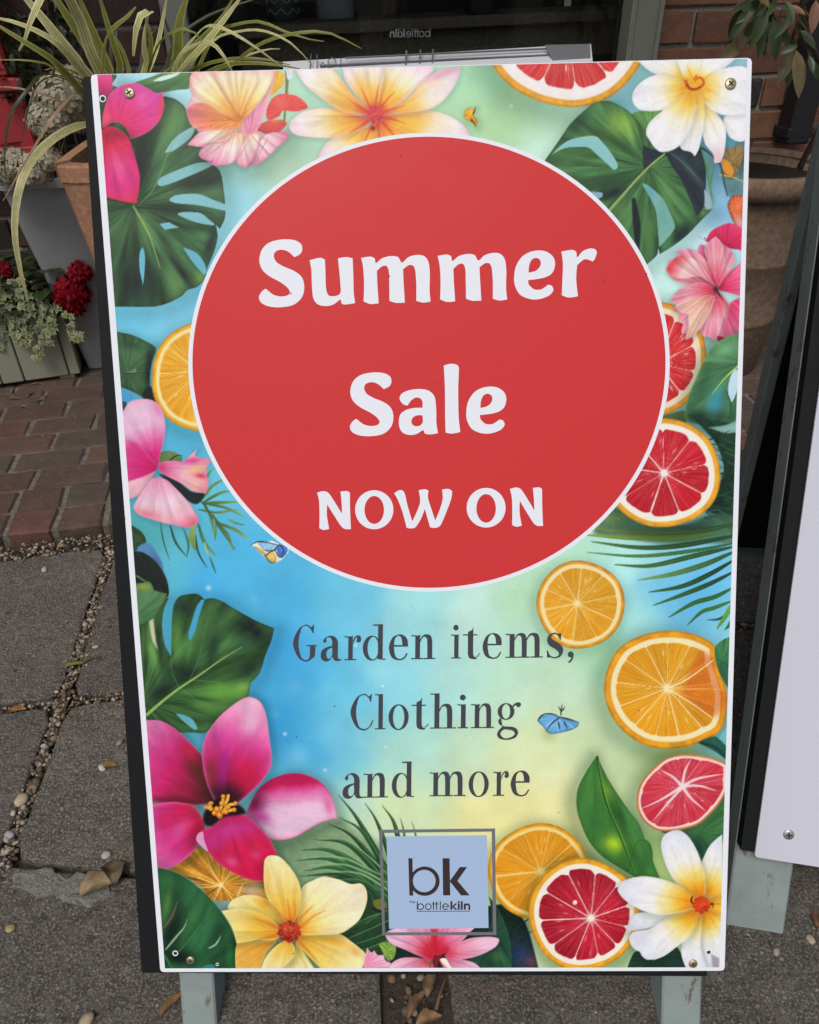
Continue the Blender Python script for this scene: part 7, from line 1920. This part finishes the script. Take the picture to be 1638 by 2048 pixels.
# ---- banded round terracotta pot with a shrub, on the right
zr = at(1515, 362, 1.80).z
RP = Vector((at(1515, 365, 1.80).x+.055, 2.0, 0))
rp = empty('round_terracotta_pot', RP + Vector((0, 0, ZB)))
tag(rp, 'large weathered round terracotta pot with raised bands by the brick wall', 'pot')
h = zr-ZB; r = .20
mb = MB(); mb.lathe([(.001, 0), (r*.66, 0), (r*.68, .006), (r*.76, h*.28), (r*.765, h*.285), (r*.785, h*.30), (r*.765, h*.315), (r*.84, h*.58), (r*.86, h*.595), (r*.865, h*.61), (r*.845, h*.625), (r*.93, h-.055), (r*.94, h-.05), (r*.9, h-.01), (r*.88, h-.06), (.001, h-.062)], n=64); mb.build('body', M_TERRA2, rp, smooth=True)
mb = MB(); mb.lathe([(r*.935, h-.054), (r*1.0, h-.050), (r*1.03, h-.03), (r*1.03, h-.006), (r*1.0, h), (r*.91, h), (r*.89, h-.012)], n=64); mb.build('rim', M_TERRA2, rp, smooth=True)
mb = MB(); mb.lathe([(r*.89, h-.035), (r*.5, h-.028), (.001, h-.03)], n=40); mb.build('soil', M_COMPOST, rp)
shr = empty('potted_shrub', RP + Vector((0, 0, zr-.03)))
tag(shr, 'shrub with drooping green and yellowing leaves in the banded pot', 'plant')
SB = RP + Vector((0, 0, zr-.03))
mb = MB(); top_ = at(1600, 20, 1.92) - SB
mb.tube([Vector((.16, .06, 0)), Vector((.21, .08, .15)), top_*.7+Vector((.10, .04, 0)), top_, top_*1.3+Vector((0, 0, .2))], .008, 8, .004, col=(.09, .065, .045)); mb.build('trunk', M_STEM, shr, colors=True, smooth=True)
LS = [leaf_mesh(.075, .026, (.045, .075, .022), (.065, .09, .032), droop=.2, seed=40+k) for k in range(3)] + [leaf_mesh(.085, .030, (.17, .14, .055), (.22, .175, .075), droop=.1, seed=50+k) for k in range(2)] + [leaf_mesh(.07, .024, (.22, .10, .05), (.28, .14, .07), droop=.1, seed=60)]
# twigs carry the leaves; surveyed hanging leaves first
for (bx, by, tx, ty, kind) in ((1592, 100, 1601, 178, 3), (1548, 38, 1552, 112, 0), (1500, 68, 1448, 116, 3), (1552, 0, 1540, 24, 1), (1596, 92, 1560, 104, 0), (1588, 98, 1562, 154, 4), (1582, 112, 1577, 168, 0), (1530, 40, 1522, 108, 1), (1500, 20, 1462, 76, 0),
                               (1520, 30, 1488, 78, 1), (1535, 20, 1505, 90, 2), (1545, 30, 1520, 80, 0), (1505, 5, 1470, 18, 2), (1574, 12, 1612, 26, 5), (1632, 0, 1625, 66, 5), (1622, 120, 1640, 158, 2), (1618, 112, 1628, 140, 1), (1560, 60, 1584, 92, 1), (1570, 0, 1590, 40, 2), (1610, 10, 1600, 60, 1), (1540, 0, 1512, 30, 0), (1580, 30, 1556, 70, 2), (1600, 60, 1632, 90, 2), (1520, 0, 1480, 40, 1), (1500, 40, 1482, 90, 3), (1512, 50, 1530, 100, 3)):
    Y = 1.86 + PRS.uniform(-.06, .06)
    a = at(bx, by, Y) - SB; b = at(tx, ty, Y-PRS.uniform(0, .03)) - SB; L = (b-a).length
    o = obj('leaf', LS[kind], shr); aim(o, a, b-a, up=Vector((PRS.uniform(-.4, .4), -.9, .5))); o.scale = (1.15*L/.08,)*3
for i in range(70):
    a = at(PRS.uniform(1470, 1700), PRS.uniform(-260, 20), 1.90+PRS.uniform(-.1, .12)) - SB
    o = obj('leaf', LS[PRS.choice([0, 1, 2, 0, 1, 2, 3, 5])], shr); q = PRS.uniform(0, 6.28); aim(o, a, (math.cos(q), math.sin(q)*.6-.2, -.6+PRS.uniform(-.3, .6)))
for (bx, by) in ((1548, 35), (1592, 95), (1500, 20), (1630, -10), (1470, -40), (1620, 115)):
    e_ = at(bx, by, 1.88) - SB; mb = MB(); mb.tube([top_*.8, (top_*.8+e_)/2 + Vector((0, 0, .03)), e_], .003, 5, .0018, col=(.11, .075, .05)); mb.build('twig', M_STEM, shr, colors=True)
